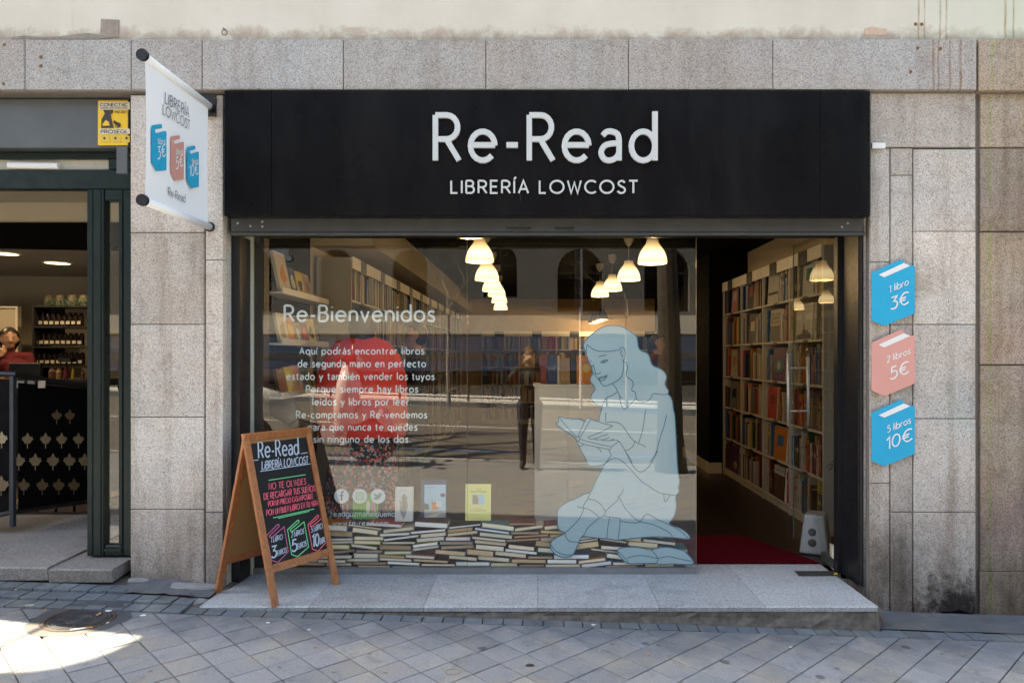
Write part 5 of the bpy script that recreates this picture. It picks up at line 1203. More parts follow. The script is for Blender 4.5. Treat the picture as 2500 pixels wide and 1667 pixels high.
# low cabinet with stock on it, behind the drawing
cy_ = 1.4; cz_ = Z(938,cy_)
cab = thing('display_cabinet', 'cream display cabinet standing behind the drawn woman in the window', 'cabinet', (.5,cy_,FZ))
xa_, xb_ = X(1305,cy_), X(1596,cy_); xm_ = X(1387,cy_)
for a, b in ((xa_,xm_-.001),(xm_+.001,xb_)): m = MB(); m.cbox(a, b, cy_, cy_+.02, FZ+.02, cz_-.021, .001); obj('front_panel', m, M_creamp, cab)
m = MB(); m.box(xa_-.01, xb_+.01, cy_-.005, cy_+.4, cz_-.02, cz_); obj('top_board', m, M_creamp, cab)
m = MB(); m.box(xa_, xa_+.02, cy_+.021, cy_+.39, FZ, cz_-.021); m.box(xb_-.02, xb_, cy_+.021, cy_+.39, FZ, cz_-.021); obj('side_board', m, M_creamp, cab)
def upr(px0, px1, pyt, cover, label, txt=None, T=.035, y=cy_+.06, deco=None):
    x0, x1 = X(px0,y), X(px1,y); H_ = Z(pyt,y)-cz_; W_ = x1-x0
    c = MB(); c.box(0,W_,0,.003,0,H_); c.box(0,W_,T-.003,T,0,H_); c.box(0,.003,.003,T-.003,0,H_)
    o = obj('book', c, CM[cover], local=True); o.location = (x0,y,cz_+.001); tag(o, label, 'book', 'books standing on the display cabinet')
    p = MB(); p.box(.003,W_-.002,.003,T-.003,.003,H_-.003); obj('pages', p, PG['cream'], o, local=True)
    if txt: words_on(o, txt, CM['cream'], W_*.15, W_*.85, H_*.5, H_*.1)
    if deco: deco(o, W_, H_)
    return o
upr(1320,1333,864,'dark red','dark red spine lettered vertically, leftmost on the cream cabinet', None, .14)
upr(1336,1360,866,'navy blue','navy blue book beside the dark red spine on the cream cabinet','LUZ')
upr(1361,1366,868,'cream','thin cream spine on the cabinet', None, .14)
upr(1368,1391,874,'tan','tan box shaped book in the middle of the cabinet top')
upr(1393,1407,862,'black','thick black spine next to the orange book on the cabinet', None, .14)
def sun_(o, W_, H_): shapes(o, 'cover_print', CM['yellow'], [(W_*(.55+.22*math.cos(a)),H_*(.55+.16*math.sin(a))) for a in [i*PI/8 for i in range(16)]]); words_on(o, 'INDIA', CM['cream'], W_*.25, W_*.75, H_*.82, H_*.07)
upr(1408,1450,869,'orange','bright orange book with a yellow sun beside the drawn face', None, .03, deco=sun_)

# ------------------------------------------------------------------ open glass door leaf
dl = thing('glass_door', 'frameless glass door swung open inwards with long steel pull handles', 'door', (1.985,.34,FZ))
A_ = Vector((1.968,.37,0)); E_ = Vector((X(1937,1.14),1.14,0)); dv = (E_-A_).normalized(); nv = Vector((-dv.y,dv.x,0)).normalized()
m = MB(); z0, z1 = FZ+.02, 2.36; m.v = [(*A_.xy,z0),(*E_.xy,z0),(*E_.xy,z1),(*A_.xy,z1)]; m.f = [(0,1,2,3)]; m.m = [0]; obj('leaf', m, M_glass2, dl)
for p_, w_ in ((E_,.003),): m = MB(); m.box(p_.x-.004,p_.x+.004,p_.y-.001,p_.y+.002,z0,z1); obj('leaf_edge', m, simple('green_glass_edge', (.12,.16,.13), .2), dl)
m = MB(); m.bar((*A_.xy,FZ+.045),(*(A_+dv*.2).xy,FZ+.045),.03,.06); obj('floor_pivot', m, M_steel, dl)
M_chrome = simple('brushed_steel', (.62,.63,.65), .35, metal=.45, var=.05)
hc = A_+dv*((E_-A_).length-.1)
for s_ in (-1, 1):
    p_ = hc+nv*s_*.075; m = MB(); yh = p_.y; m.tube([(p_.x,p_.y,Z(1040,yh)),(p_.x,p_.y,Z(862,yh))], .011, 10); hb = obj('pull_handle', m, M_chrome, dl, smooth=True)
    for py in (898,1003):
        q = MB(); q.tube([(p_.x,p_.y,Z(py,yh)),(*(hc+nv*s_*.004).xy,Z(py,yh))], .006, 8); obj('standoff', q, M_chrome, hb)
pm = MB(); c_ = A_+dv*.47+Vector((0,0,Z(863,.95))); pm.obox(c_-nv*.004, dv*.062, nv*.001, Vector((0,0,.024))); ps = obj('push_sign', pm, M_lab, dl)
PSP = Plane(c_-nv*.006, -dv if dv.y > 0 else dv, (0,0,1)); PSP.N = -nv
q = MB(); st, W_ = strokes('EMPUJAR', .25)
for e, s_ in enumerate(st): q.ribbon([(.05-(W_-p[0])/W_*.085, -.009+p[1]*.018) for p in s_], .003, lambda u, v, n: PSP.at(-u if False else u, v, n), 0, .0002, sides=False)
obj('lettering', q, M_white, ps)
# fan heater
hx = thing('fan_heater', 'grey fan heater with two round knobs on the floor inside the door', 'heater', (X(1992,.85),.85,FZ))
ang = -.5; ca, sa = math.cos(ang), math.sin(ang)
def HT(p): x, y, z = p; return (x*ca-y*sa, x*sa+y*ca, z)
M_plas = simple('grey_plastic', (.30,.31,.32), .4, var=.04)
m = MB(); Wt, Wb, Hh, Dd = .07, .10, .28, .12
vs_ = [(-Wb,-Dd,0),(Wb,-Dd,0),(Wb,Dd,0),(-Wb,Dd,0),(-Wt,-Dd*.8,Hh),(Wt,-Dd*.8,Hh),(Wt,Dd*.8,Hh),(-Wt,Dd*.8,Hh)]
m.add([HT(v) for v in vs_], [(0,3,2,1),(4,5,6,7),(0,1,5,4),(1,2,6,5),(2,3,7,6),(3,0,4,7)]); body = obj('casing', m, M_plas, hx, local=True); md = body.modifiers.new('b','BEVEL'); md.width = .018; md.segments = 4
for z, r_ in ((.16,.024),(.085,.024)):
    k_ = MB(); k_.lathe([(r_+.004,0),(r_+.004,.004),(r_,.005),(r_*.9,.016),(.002,.017)], 18); tl = (Wb-Wt)/Hh
    fx = 0; k_.v = [HT((v[0]-.012, -Dd+.2*Dd*z/Hh-v[2]+.001, z+v[1])) for v in k_.v]; k_.f = [tuple(reversed(f_)) for f_ in k_.f]; obj('knob', k_, simple('knob_dark', (.05,.05,.055), .4), hx, local=True)
g_ = MB()
for i in range(9): zz = .05+i*.022; s_ = (Wb-(Wb-Wt)*zz/Hh)+.0015; g_.tube([HT((s_,-.06,zz)),HT((s_,.06,zz))], .0035, 5)
obj('grille', g_, M_black, hx, local=True)
cb = MB(); cb.tube([(.1,-.02,.03),(.14,-.03,.005),(.17,-.02,.03),(.19,.0,.1)], .004, 6); obj('power_cable', cb, M_white, hx, local=True)
# cardboard box with papers by the door frame
bxm = thing('leaflet_box', 'white and brown cardboard box of papers on the floor against the door frame', 'box', (X(2048,.4),.4,FZ))
m = MB(); x0, x1, z1 = X(2034,.39), X(2060,.39), FZ+.16
m.add([(x0,.39,FZ),(x1,.33,FZ),(x1,.33,z1-.02),(x0,.39,z1),(x0+.01,.47,FZ),(x1,.42,FZ),(x1,.42,z1-.02),(x0+.01,.47,z1)], [(0,1,2,3),(1,5,6,2),(5,4,7,6),(4,0,3,7),(0,4,5,1)]); obj('carton', m, M_creamp, bxm)
m = MB(); m.box(x1-.004,x1+.03,.318,.329,FZ,z1-.01); obj('flap', m, M_card, bxm)
for i in range(5): m = MB(); a = .012*i; m.add([(x0+.015+a,.41,z1-.05),(x0+.04+a,.4,z1-.05),(x0+.045+a,.41,z1+.03+.01*(i%3)),(x0+.02+a,.42,z1+.035)], [(0,1,2,3)]); obj('paper', m, M_white, bxm)
# floor spring plate in the step
fp = MB(); fp.add([(X(1942,.33),.36,ZS+.003),(X(2060,.33),.36,ZS+.003),(X(2060,.2),.25,ZS+.003),(X(1958,.2),.25,ZS+.003)], [(3,2,1,0)]); tag(obj('floor_spring_cover', fp, M_steel), 'dark metal floor spring cover set in the doorstep', 'cover plate')
yb = MB(); yb.box(X(2040,.28)-.008, X(2040,.28)+.012, .275,.29, ZS+.003, ZS+.012); tag(obj('yellow_tag', yb, CM['yellow']), 'tiny yellow tag lying on the floor spring cover', 'tag')
# sprig of leaves behind the glass by the door post
sp = thing('plant_sprig', 'thin leafy sprig poking out beside the black door post', 'plant', (X(2040,.6),.6,Z(1135,.6)-.02))
m = MB(); m.tube([P(2048,1125,.6),P(2036,1133,.6),P(2026,1140,.6)], .0015, 5); obj('stem', m, M_intdark, sp)
for i, (px, py) in enumerate(((2043,1120),(2038,1128),(2033,1126),(2030,1134),(2025,1132),(2020,1138),(2030,1142),(2026,1146),(2040,1136))):
    m = MB(); c = P(px,py,.6); l_ = .014; m.add([(c.x-l_,c.y,c.z-.004),(c.x,c.y-.004,c.z+.006),(c.x+l_,c.y,c.z+.004),(c.x,c.y+.003,c.z-.006)], [(0,3,2,1)]); obj('leaf', m, CM['dark green'], sp)
# ================================================================== people
def person(label, loc, rotz, H_=1.7, pose=None, cols=None, hair=None, voxel=.011, cat='person', female=False, group=None):
    """one continuous body; facing local -y. cols: dict zone -> material"""
    J = {'pelvis':(0,0,.53),'waist':(0,0,.615),'chest':(0,.0,.735),'neckb':(0,.005,.815),'neck':(0,.0,.85),'head':(0,-.006,.905),'crown':(0,.0,.94),'chin':(0,-.028,.872),
         'shL':(.105,.0,.80),'elL':(.125,.01,.635),'wrL':(.13,-.02,.49),'shR':(-.105,.0,.80),'elR':(-.125,.01,.635),'wrR':(-.13,-.02,.49),
         'hipL':(.052,0,.51),'knL':(.056,-.01,.285),'anL':(.056,.005,.045),'toL':(.064,-.075,.018),'hipR':(-.052,0,.51),'knR':(-.056,-.01,.285),'anR':(-.056,.005,.045),'toR':(-.064,-.075,.018)}
    if pose: J.update(pose)
    J = {k_: Vector(v)*H_ for k_, v in J.items()}
    s = H_; T_ = []
    def cap(a, b, ra, rb, z): T_.append((Vector(a), Vector(b), ra*s, rb*s, z))
    sh = .9 if female else 1
    cap(J['pelvis']+Vector((-.035*s,0,0)), J['pelvis']+Vector((.035*s,0,0)), .062, .062, 'legs'); cap(J['pelvis'], J['waist'], .072, .064, 'top'); cap(J['waist'], J['chest'], .064, .07, 'top')
    cap(J['chest']+Vector((-.05*s,0,0)), J['chest']+Vector((.05*s,0,0)), .062, .062, 'top'); cap(J['waist']+Vector((-.03*s,0,0)), J['waist']+Vector((.03*s,0,0)), .056, .056, 'top')
    cap(J['chest'], J['neckb'], .06, .04, 'top'); cap(J['shL'], J['shR'], .036*sh, .036*sh, 'top'); cap(J['neckb'], J['neck'], .036, .031, 'collar' if cols.get('collar') else 'skin'); cap(J['neck'], J['head'], .03, .04, 'skin')
    cap(J['head'], J['crown'], .046, .047, 'skin'); cap(J['chin'], J['head'], .026, .042, 'skin')
    hd = J['head']; cap(hd+Vector((0,-.047*s,-.004*s)), hd+Vector((0,-.040*s,.014*s)), .009, .006, 'skin')      # nose
    for q in (-1,1): cap(hd+Vector((q*.046*s,.004*s,.0)), hd+Vector((q*.048*s,.006*s,.012*s)), .009, .009, 'skin')
    for q in 'LR':
        cap(J['sh'+q], J['el'+q], .036*sh, .027*sh, 'top'); cap(J['el'+q], J['wr'+q], .027*sh, .019*sh, 'sleeve' if cols.get('sleeve') else 'top')
        cap(J['hip'+q], J['kn'+q], .058, .038, 'legs'); cap(J['kn'+q], J['an'+q], .038, .027, 'legs'); cap(J['an'+q], J['to'+q], .027, .02, 'shoe'); cap(J['an'+q]+Vector((0,.015*s,-.02*s)), J['an'+q], .022, .025, 'shoe')
        w = J['wr'+q]; d = (w-J['el'+q]).normalized(); 
        if 'hand'+q in J: d = (J['hand'+q]-w).normalized()
        side_ = d.orthogonal().normalized() if abs(d.z) < .9 else Vector((0,1,0)); side_ = (side_-d*side_.dot(d)).normalized(); n_ = d.cross(side_)
        palm = w+d*.035*s; cap(w, palm, .016, .02, 'skin'); cap(palm+side_*.012*s, palm-side_*.012*s, .013, .013, 'skin')
        for i, (o_, L_) in enumerate(((-.017,.036),(-.006,.042),(.006,.04),(.017,.031))):
            b_ = palm+side_*o_*s+d*.01*s; k_ = b_+d*L_*.55*s; e_ = k_+(d*.6+n_*.5).normalized()*L_*.5*s
            cap(b_, k_, .0058, .0054, 'skin'); cap(k_, e_, .0054, .0046, 'skin')
        cap(w+d*.015*s-side_*.012*s, w+d*.04*s-side_*.03*s, .0075, .006, 'skin')
    m = MB()
    for a, b, ra, rb, z in T_:
        d = b-a; L_ = d.length; dn = d.normalized() if L_ > 1e-6 else Vector((0,0,1)); pts = []; rs = []
        for t in (-1,-.8,-.45,0): pts.append(a+dn*ra*t*.98); rs.append(ra*math.sqrt(max(.02, 1-t*t)))
        for t in (.0,.45,.8,1): pts.append(b+dn*rb*t*.98); rs.append(rb*math.sqrt(max(.02, 1-t*t)))
        m.tube(pts, rs, 12)
    me = m.mesh('body_raw'); tmp = bpy.data.objects.new('tmp', me); COL.objects.link(tmp)
    md = tmp.modifiers.new('r', 'REMESH'); md.mode = 'VOXEL'; md.voxel_size = voxel; md2 = tmp.modifiers.new('s', 'SMOOTH'); md2.iterations = 3; md2.factor = .5
    dg = bpy.context.evaluated_depsgraph_get(); body = bpy.data.meshes.new_from_object(tmp.evaluated_get(dg)); bpy.data.objects.remove(tmp); body.name = 'body'
    zones = ['skin','top','legs','shoe','collar','sleeve']; body.materials.clear()
    for z in zones: body.materials.append(cols.get(z) or cols['top'])
    import numpy as np
    n = len(body.vertices); co = np.empty(n*3); body.vertices.foreach_get('co', co); co = co.reshape(-1,3)
    best = np.full(n, 1e9); bz = np.zeros(n, int)
    for a, b, ra, rb, z in T_:
        A = np.array(a); Bv = np.array(b)-A; L2 = max(1e-9, Bv.dot(Bv)); t = np.clip(((co-A)@Bv)/L2, 0, 1); d = np.linalg.norm(co-A-t[:,None]*Bv, axis=1)-(ra+(rb-ra)*t)
        u_ = d < best; best[u_] = d[u_]; bz[u_] = zones.index(z)
    mi = [int(bz[p.vertices[0]]) for p in body.polygons]; body.polygons.foreach_set('material_index', mi); body.polygons.foreach_set('use_smooth', [True]*len(mi))
    o = bpy.data.objects.new('person', body); COL.objects.link(o); o.location = loc; o.rotation_euler.z = rotz; tag(o, label, cat, group)
    c = J['head']
    for q in (-1,1):
        e = MB(); e.lathe([(.0005,.0025*s),(.002*s,.0015*s),(.003*s,0)], 8); e.v = [(c.x+q*.018*s+v[0]*1.3, c.y-.0435*s-v[2]*.6, c.z+.012*s+v[1]*.7) for v in e.v]; e.f = [tuple(reversed(f_)) for f_ in e.f]; obj('eye', e, M_dk, o, local=True)
        e = MB(); e.tube([(c.x+q*.009*s,c.y-.0455*s,c.z+.024*s),(c.x+q*.02*s,c.y-.044*s,c.z+.027*s),(c.x+q*.028*s,c.y-.038*s,c.z+.023*s)], .0018*s, 5); obj('eyebrow', e, hair or M_dk, o, local=True)
    e = MB(); e.tube([(c.x-.012*s,c.y-.045*s,c.z-.022*s),(c.x,c.y-.0485*s,c.z-.021*s),(c.x+.012*s,c.y-.045*s,c.z-.022*s)], .0028*s, 6); obj('mouth', e, simple('lips', (.3,.08,.06), .5), o, local=True)
    if hair:
        rr_ = random.Random(int(H_*1000)); bm = bmesh.new(); bmesh.ops.create_icosphere(bm, subdivisions=3, radius=1)
        dl_ = [v for v in bm.verts if (v.co.y < -.30 and v.co.z < .62-.5*abs(v.co.x))]
        bmesh.ops.delete(bm, geom=dl_, context='VERTS')
        for v in bm.verts:
            k_ = 1+.04*math.sin(v.co.x*18+v.co.z*9); low = -.3-v.co.z
            v.co = Vector((c.x+v.co.x*.057*s*k_, c.y+.012*s+v.co.y*.060*s*k_, c.z+.016*s+v.co.z*(.077 if v.co.z > 0 else (.10 if female else .06))*s))
        h_ = MB(); h_.add([v.co[:] for v in bm.verts], [[v.index for v in f_.verts] for f_ in (bm.verts.index_update() or bm.faces)]); bm.free()
        ho = obj('hair', h_, hair, o, local=True, smooth=True)
    return o, J
M_skin = simple('skin', (.42,.24,.16), .5, var=.06, kind='obj'); M_hair = simple('hair_dark', (.015,.010,.008), .45, var=.4, vscale=40, kind='obj')
M_jean = simple('jeans_dark', (.02,.025,.045), .85); M_shoe = simple('shoe_dark', (.02,.02,.02), .6); M_dark = simple('dark_jacket', (.018,.018,.022), .8)
M_red = simple('red_jacket', (.62,.03,.02), .75, var=.12, kind='obj'); M_mar = simple('maroon_knit', (.14,.012,.02), .85, kind='obj'); M_dred = simple('dark_red_coat', (.12,.008,.012), .8)
def floral():
    mt, nt, b = new_mat('floral_cloth'); v = coords(nt, kind='obj'); vo = nd(nt, 'ShaderNodeTexVoronoi', Scale=62); nt.links.new(v, vo.inputs['Vector']); sp_ = nd(nt, 'ShaderNodeSeparateColor'); nt.links.new(vo.outputs['Color'], sp_.inputs[0])
    c = ramp(nt, sp_.outputs[0], [(0,(.02,.03,.04)),(.35,(.03,.06,.06)),(.5,(.5,.06,.06)),(.62,(.6,.25,.22)),(.75,(.3,.33,.3)),(.85,(.03,.04,.05))], 'CONSTANT'); nt.links.new(c, b.inputs['Base Color']); b.inputs['Roughness'].default_value = .9; return mt
# woman in the red jacket with her back to the window
yw = .98; wx = X(885,yw)
w1, J1 = person('woman in red jacket and floral skirt seen from behind inside the window', (wx,yw,FZ), PI+.25, 1.80, {'wrL':(.07,-.13,.62),'elL':(.15,.0,.66),'wrR':(-.07,-.13,.62),'elR':(-.15,.0,.66)}, {'skin':M_skin,'top':M_red,'legs':M_dark,'shoe':M_shoe}, M_hair, .013, female=True)
m = MB(); m.lathe([(.09,1.565),(.19,1.53),(.27,1.43),(.32,1.29),(.335,1.12),(.335,.96),(.31,.82)], 28, sy=.62)
for i, v in enumerate(m.v): a = math.atan2(v[1], v[0]); k_ = 1+.025*math.sin(a*7)+.015*math.sin(v[2]*30+a*3); m.v[i] = (v[0]*k_, v[1]*k_, v[2])
obj('jacket', m, M_red, w1, local=True, smooth=True)
m = MB(); m.lathe([(.19,.9),(.22,.75),(.25,.55),(.29,.32),(.31,.25)], 36, sy=.7)
for i, v in enumerate(m.v): a = math.atan2(v[1], v[0]); k_ = 1+.05*math.sin(a*9); m.v[i] = (v[0]*k_, v[1]*k_, v[2])
obj('skirt', m, floral(), w1, local=True, smooth=True)
yp = 2.2
person('person in dark clothes with dark hair browsing to the right of the red jacket', (X(1015,yp),yp,FZ), -1.2, 1.75, {'wrL':(.06,-.16,.68),'elL':(.13,-.02,.64)}, {'skin':M_skin,'top':M_dark,'legs':M_jean,'shoe':M_shoe}, M_hair, .016)
yp = 5.0
person('person in dark red coat partly hidden behind the drawn woman', (X(1607,yp),yp,FZ), 1.0, 1.74, None, {'skin':M_skin,'top':M_dred,'legs':M_dark,'shoe':M_shoe}, simple('hair_brown',(.05,.025,.015),.5), .016)
# photographer, reflected in the glass
person('photographer in dark jacket and jeans reflected in the window, hands at face', (X(1292,4.87)*1.0, -4.84, gz(-.1,-4.8)+.01), PI, 1.68, {'wrL':(.05,-.12,.85),'elL':(.16,-.06,.72),'wrR':(-.05,-.12,.85),'elR':(-.16,-.06,.72)}, {'skin':M_skin,'top':M_dark,'legs':M_jean,'shoe':M_shoe}, simple('hair_auburn',(.10,.04,.02),.5), .014)

# ================================================================== left neighbour shop
ns = thing('neighbour_shopfront', 'dark green painted shopfront frame with glazed side light, left of the stone pier', 'shopfront', (-2.9,.2,zt))
NY = .13
XR = -2.531
m = MB(); m.cbox(-4.6, XR, .06, .3, Z(362,.06), Z(241,.06), .004); obj('lintel_panel', m, M_lintel, ns)
m = MB(); m.cbox(-4.6, -2.62, NY, NY+.06, Z(388,NY), Z(362,.06)-.002, .006); m.cbox(-4.6, XR, NY, NY+.06, Z(462,NY), Z(414,NY), .006); obj('transom_frame', m, M_green, ns)
m = MB(); m.cbox(X(265,NY), XR, NY-.004, NY+.06, Z(414,NY)+.001, Z(388,NY)-.001, .004); obj('transom_end', m, M_green, ns)
m = MB(); m.box(-4.6, X(265,NY)-.001, NY+.03, NY+.034, Z(414,NY), Z(388,NY)); obj('transom_pane', m, simple('frosted_pane', (.42,.42,.36), .3, var=.05), ns)
m = MB(); m.tube([(X(17,NY),NY+.02,Z(402,NY)),(X(140,NY),NY+.02,Z(404,NY))], .024, 10); obj('roll', m, M_white, ns)
# side light: stiles, mouldings and pane
x0, xg0, xg1, x1 = X(212,NY), X(252,NY), X(293,NY), XR
zb0 = zt+.006
for a, b in ((x0,X(226,NY)),(X(227,NY),X(247,NY)),(X(247.5,NY),X(254,NY))):
    m = MB(); m.cbox(a+.0008, b-.0008, NY-.006*R.random(), NY+.07, zb0, Z(462,NY)-.001, .005); obj('stile', m, M_green, ns)
m = MB(); m.cbox(X(290,NY), X(300,NY)-.001, NY-.004, NY+.07, Z(1330,NY), Z(490,NY), .004); obj('stile', m, M_green, ns)
m = MB(); m.cbox(X(300,NY), x1, NY, NY+.07, zb0, Z(462,NY)-.001, .005); obj('stile', m, M_green, ns)
m = MB(); m.cbox(X(254,NY)+.001, X(300,NY)-.001, NY, NY+.07, zb0, Z(1330,NY)-.001, .006); obj('rail', m, M_green, ns); m = MB(); m.cbox(X(254,NY)+.001, X(300,NY)-.001, NY, NY+.07, Z(490,NY)+.001, Z(462,NY)-.001, .006); obj('rail', m, M_green, ns)
m = MB(); m.box(X(256,NY), X(298,NY), NY-.012, NY+.0, Z(1345,NY), Z(1338,NY)); obj('moulding', m, M_green, ns)
m = MB(); m.add([(X(254,NY),NY+.03,Z(1330,NY)),(X(290,NY),NY+.03,Z(1330,NY)),(X(290,NY),NY+.03,Z(490,NY)),(X(254,NY),NY+.03,Z(490,NY))], [(0,1,2,3)]); obj('pane', m, M_glass, ns)
m = MB(); m.cbox(X(285,.05), XR, .045, .06, Z(425,.05), Z(358,.05), .003); obj('corner_plate', m, M_lintel, ns)
# alarm company plate
al = thing('alarm_sign', 'yellow alarm warning plate with black print on the grey lintel', 'sign', (X(277,.05),.05,Z(300,.05)))
APn = Plane((0,.048,0), (1,0,0), (0,0,1))
M_yel = simple('sign_yellow', (.75,.47,.02), .5, var=.05)
m = MB(); m.box(X(239,.05), XR-.0005, .05, .057, Z(355,.05), Z(246,.05)); pt_ = obj('plate', m, M_yel, al)
def apoly(pts, mat, n=.0008): q = MB(); q.poly([APn.uv(*p) for p in reversed(pts)], 0, lambda u, v, n_: APn.at(u, v, n), sides=False); obj('print', q, mat, pt_)
M_pg = simple('print_pale', (.6,.55,.42), .6)
apoly([(242,250),(317,250),(317,268),(242,268)], M_pg); apoly([(243,315),(317,315),(317,328),(243,328)], M_pg)
apoly([(247,313),(248,292),(256,278),(252,269),(277,269),(276,276),(270,280),(275,302),(278,313)], M_dk, .0012); apoly([(250,305),(258,294),(266,298),(268,307),(252,308)], M_yel, .0016)
apoly([(276,300),(279,294),(284,297),(290,302),(295,305),(290,312),(284,306)], M_dk, .0012)
for a in ((288,306,6),): q = MB(); q.ribbon([APn.uv(a[0]+a[2]*math.cos(t*PI/8), a[1]+a[2]*math.sin(t*PI/8)) for t in range(17)], .004, lambda u, v, n: APn.at(u, v, n), 0, .0012, sides=False); obj('print', q, M_dk, pt_)
q = MB(); write(q, 'CONECTADA', APn, (245,260), (321,260), (245,253), .2, 0, .0016, .16, sides=False); write(q, 'ALARMA CON AVISO A POLICIA', APn, (245,266), (321,266), (245,262.5), .2, 0, .0016, .2, sides=False)
write(q, 'PROSEGUR', APn, (247,326), (323,326), (247,318), .2, 0, .0016, .18, sides=False); write(q, '902 202 99', APn, (281,276.5), (317,276.5), (281,271.5), .2, 0, .0016, .2, sides=False)
q.v = [(min(v[0], XR-.001), v[1], v[2]) for v in q.v]; obj('print', q, M_dk, pt_)
for i in range(3):
    apoly([(246+27*i,332),(min(317,268+27*i),332),(min(317,268+27*i),348),(246+27*i,348)], simple('print_line', (.62,.42,.06), .5)); apoly([(255+27*i,334),(259+27*i,338),(255+27*i,342),(251+27*i,338)] if i < 2 else [(309,334),(313,338),(309,342),(305,338)], M_dk, .0014)
# room behind
nr = thing('neighbour_room', 'warm lit interior of the shop on the left with cream walls', 'room', (-5,2,zt))
M_ncream = simple('neighbour_wall', (.48,.42,.32), .85, var=.05); NB = 4.6
m = MB(); m.box(-9,-2.54,1.2,NB,zt+.02,zt+.03); obj('floor', m, simple('neighbour_floor', (.05,.035,.025), .5), nr)
m = MB(); m.box(-9,-2.10,.2,NB+1,2.78,2.84); obj('ceiling', m, M_ncream, nr)
m = MB(); m.box(-9,-2.15,1.76,NB+.6,2.5,2.56); obj('lowered_ceiling', m, M_ncream, nr)
m = MB(); m.add([(-9,NB-.4,zt),(-2.12,NB+.3,zt),(-2.12,NB+.3,2.8),(-9,NB-.4,2.8)], [(0,1,2,3)]); obj('wall', m, M_ncream, nr)
m = MB(); m.box(-2.14,-2.06,.31,NB+.5,zt-.3,2.8); obj('wall', m, M_ncream, nr)
m = MB(); m.box(-9.1,-9,.2,NB+.5,zt,2.8); obj('wall', m, M_ncream, nr)
m = MB(); yb_ = 1.55; m.add([(-9,yb_,Z(575,yb_)),(-2.15,yb_,Z(612,yb_)),(-2.15,yb_,Z(543,yb_)),(-9,yb_,Z(543,yb_)),(-9,yb_+.2,Z(575,yb_)),(-2.15,yb_+.2,Z(612,yb_)),(-2.15,yb_+.2,Z(543,yb_)),(-9,yb_+.2,Z(543,yb_))], [(0,1,2,3),(4,5,1,0),(3,2,6,7)]); obj('beam', m, M_intdark, nr)
m = MB(); m.box(-9,-2.15,yb_+.02,yb_+.1,Z(543,yb_)-.002,2.78); obj('bulkhead', m, M_ncream, nr)
M_down = emit('downlight_glow', (1,.86,.62), .7)
for i, (px, py) in enumerate(((10,619),(140,642),(-90,640))):
    zc = 2.498; d = (zc-CH)*FPX/(CY-py); y = d-CD; t = thing('downlight', 'round recessed ceiling downlight, %s in the left shop' % ('nearer one at the picture edge','farther one near the green frame','third, outside the frame edge')[i], 'light', (X(px,y),y,zc), 'round downlights in the left shop')
    m = MB(); m.lathe([(.001,-.004),(.12,-.004)], 24); obj('diffuser', m, M_down, t, local=True); m = MB(); m.lathe([(.12,-.007),(.135,-.006),(.14,0)], 24); obj('trim_ring', m, M_white, t, local=True)
    l = bpy.data.lights.new('downlight_light', 'SPOT'); l.spot_size = 2.6; l.spot_blend = .8; l.energy = 4.5; l.color = (1,.76,.48); l.shadow_soft_size = .0; lo = bpy.data.objects.new('downlight_light', l); COL.objects.link(lo); lo.parent = t; lo.location = (0,0,-.03)
l = bpy.data.lights.new('entrance_fill', 'SPOT'); l.spot_size = 2.7; l.spot_blend = .8; l.energy = 2.2; l.color = (1,.78,.5); l.shadow_soft_size = .0; lt_ = thing('downlight', 'added warm fill light above the left shop entrance, hidden behind the green transom', 'light', (-3.4,.8,2.778), 'round downlights in the left shop'); lo = bpy.data.objects.new('lamp_light', l); COL.objects.link(lo); lo.parent = lt_; lo.location = (0,0,-.08)  # added fill light, hidden by the transom, brightens the entrance
m = MB(); m.lathe([(.001,-.004),(.1,-.004)], 20); obj('diffuser', m, M_down, lt_, local=True)
# door with white casing on the back wall
yd = 3.75; dr = thing('interior_door', 'cream panelled door with white casing behind the woman in maroon', 'door', (X(0,yd),yd,zt)); m = MB(); m.box(X(-70,yd), X(40,yd), yd, yd+.03, zt, Z(752,yd)); obj('door_leaf', m, M_ncream, dr)
m = MB(); m.box(X(40,yd), X(46,yd), yd-.02, yd+.04, zt, Z(748,yd)); m.box(X(-76,yd), X(40,yd), yd-.02, yd+.04, Z(752,yd), Z(748,yd)); obj('casing', m, M_creamp, dr)
# rack of dark jars
yr = 3.55; rk = thing('jar_rack', 'tall black shelf rack holding rows of dark jars with white tags', 'rack', (X(140,yr),yr,zt))
xa, xb = X(78,yr), X(222,yr); M_rack = simple('rack_black', (.012,.010,.010), .6)
m = MB(); m.box(xa, X(82,yr), yr, yr+.3, zt, Z(745,yr)); m.box(xb, xb+.03, yr, yr+.3, zt, Z(745,yr)); obj('upright', m, M_rack, rk)
for py in (746,796,845,893,1010): m = MB(); m.box(X(82,yr), xb, yr, yr+.3, Z(py+4,yr), Z(py,yr)); obj('shelf', m, M_rack, rk)
for py in (750,800,848,900): m = MB(); m.box(X(84,yr), X(115,yr), yr+.26, yr+.3, Z(py+40,yr), Z(py,yr)); obj('back_panel', m, M_rack, rk)
M_jar = simple('dark_jar', (.02,.012,.01), .25); M_tagw = simple('tag_white', (.5,.45,.36), .7)
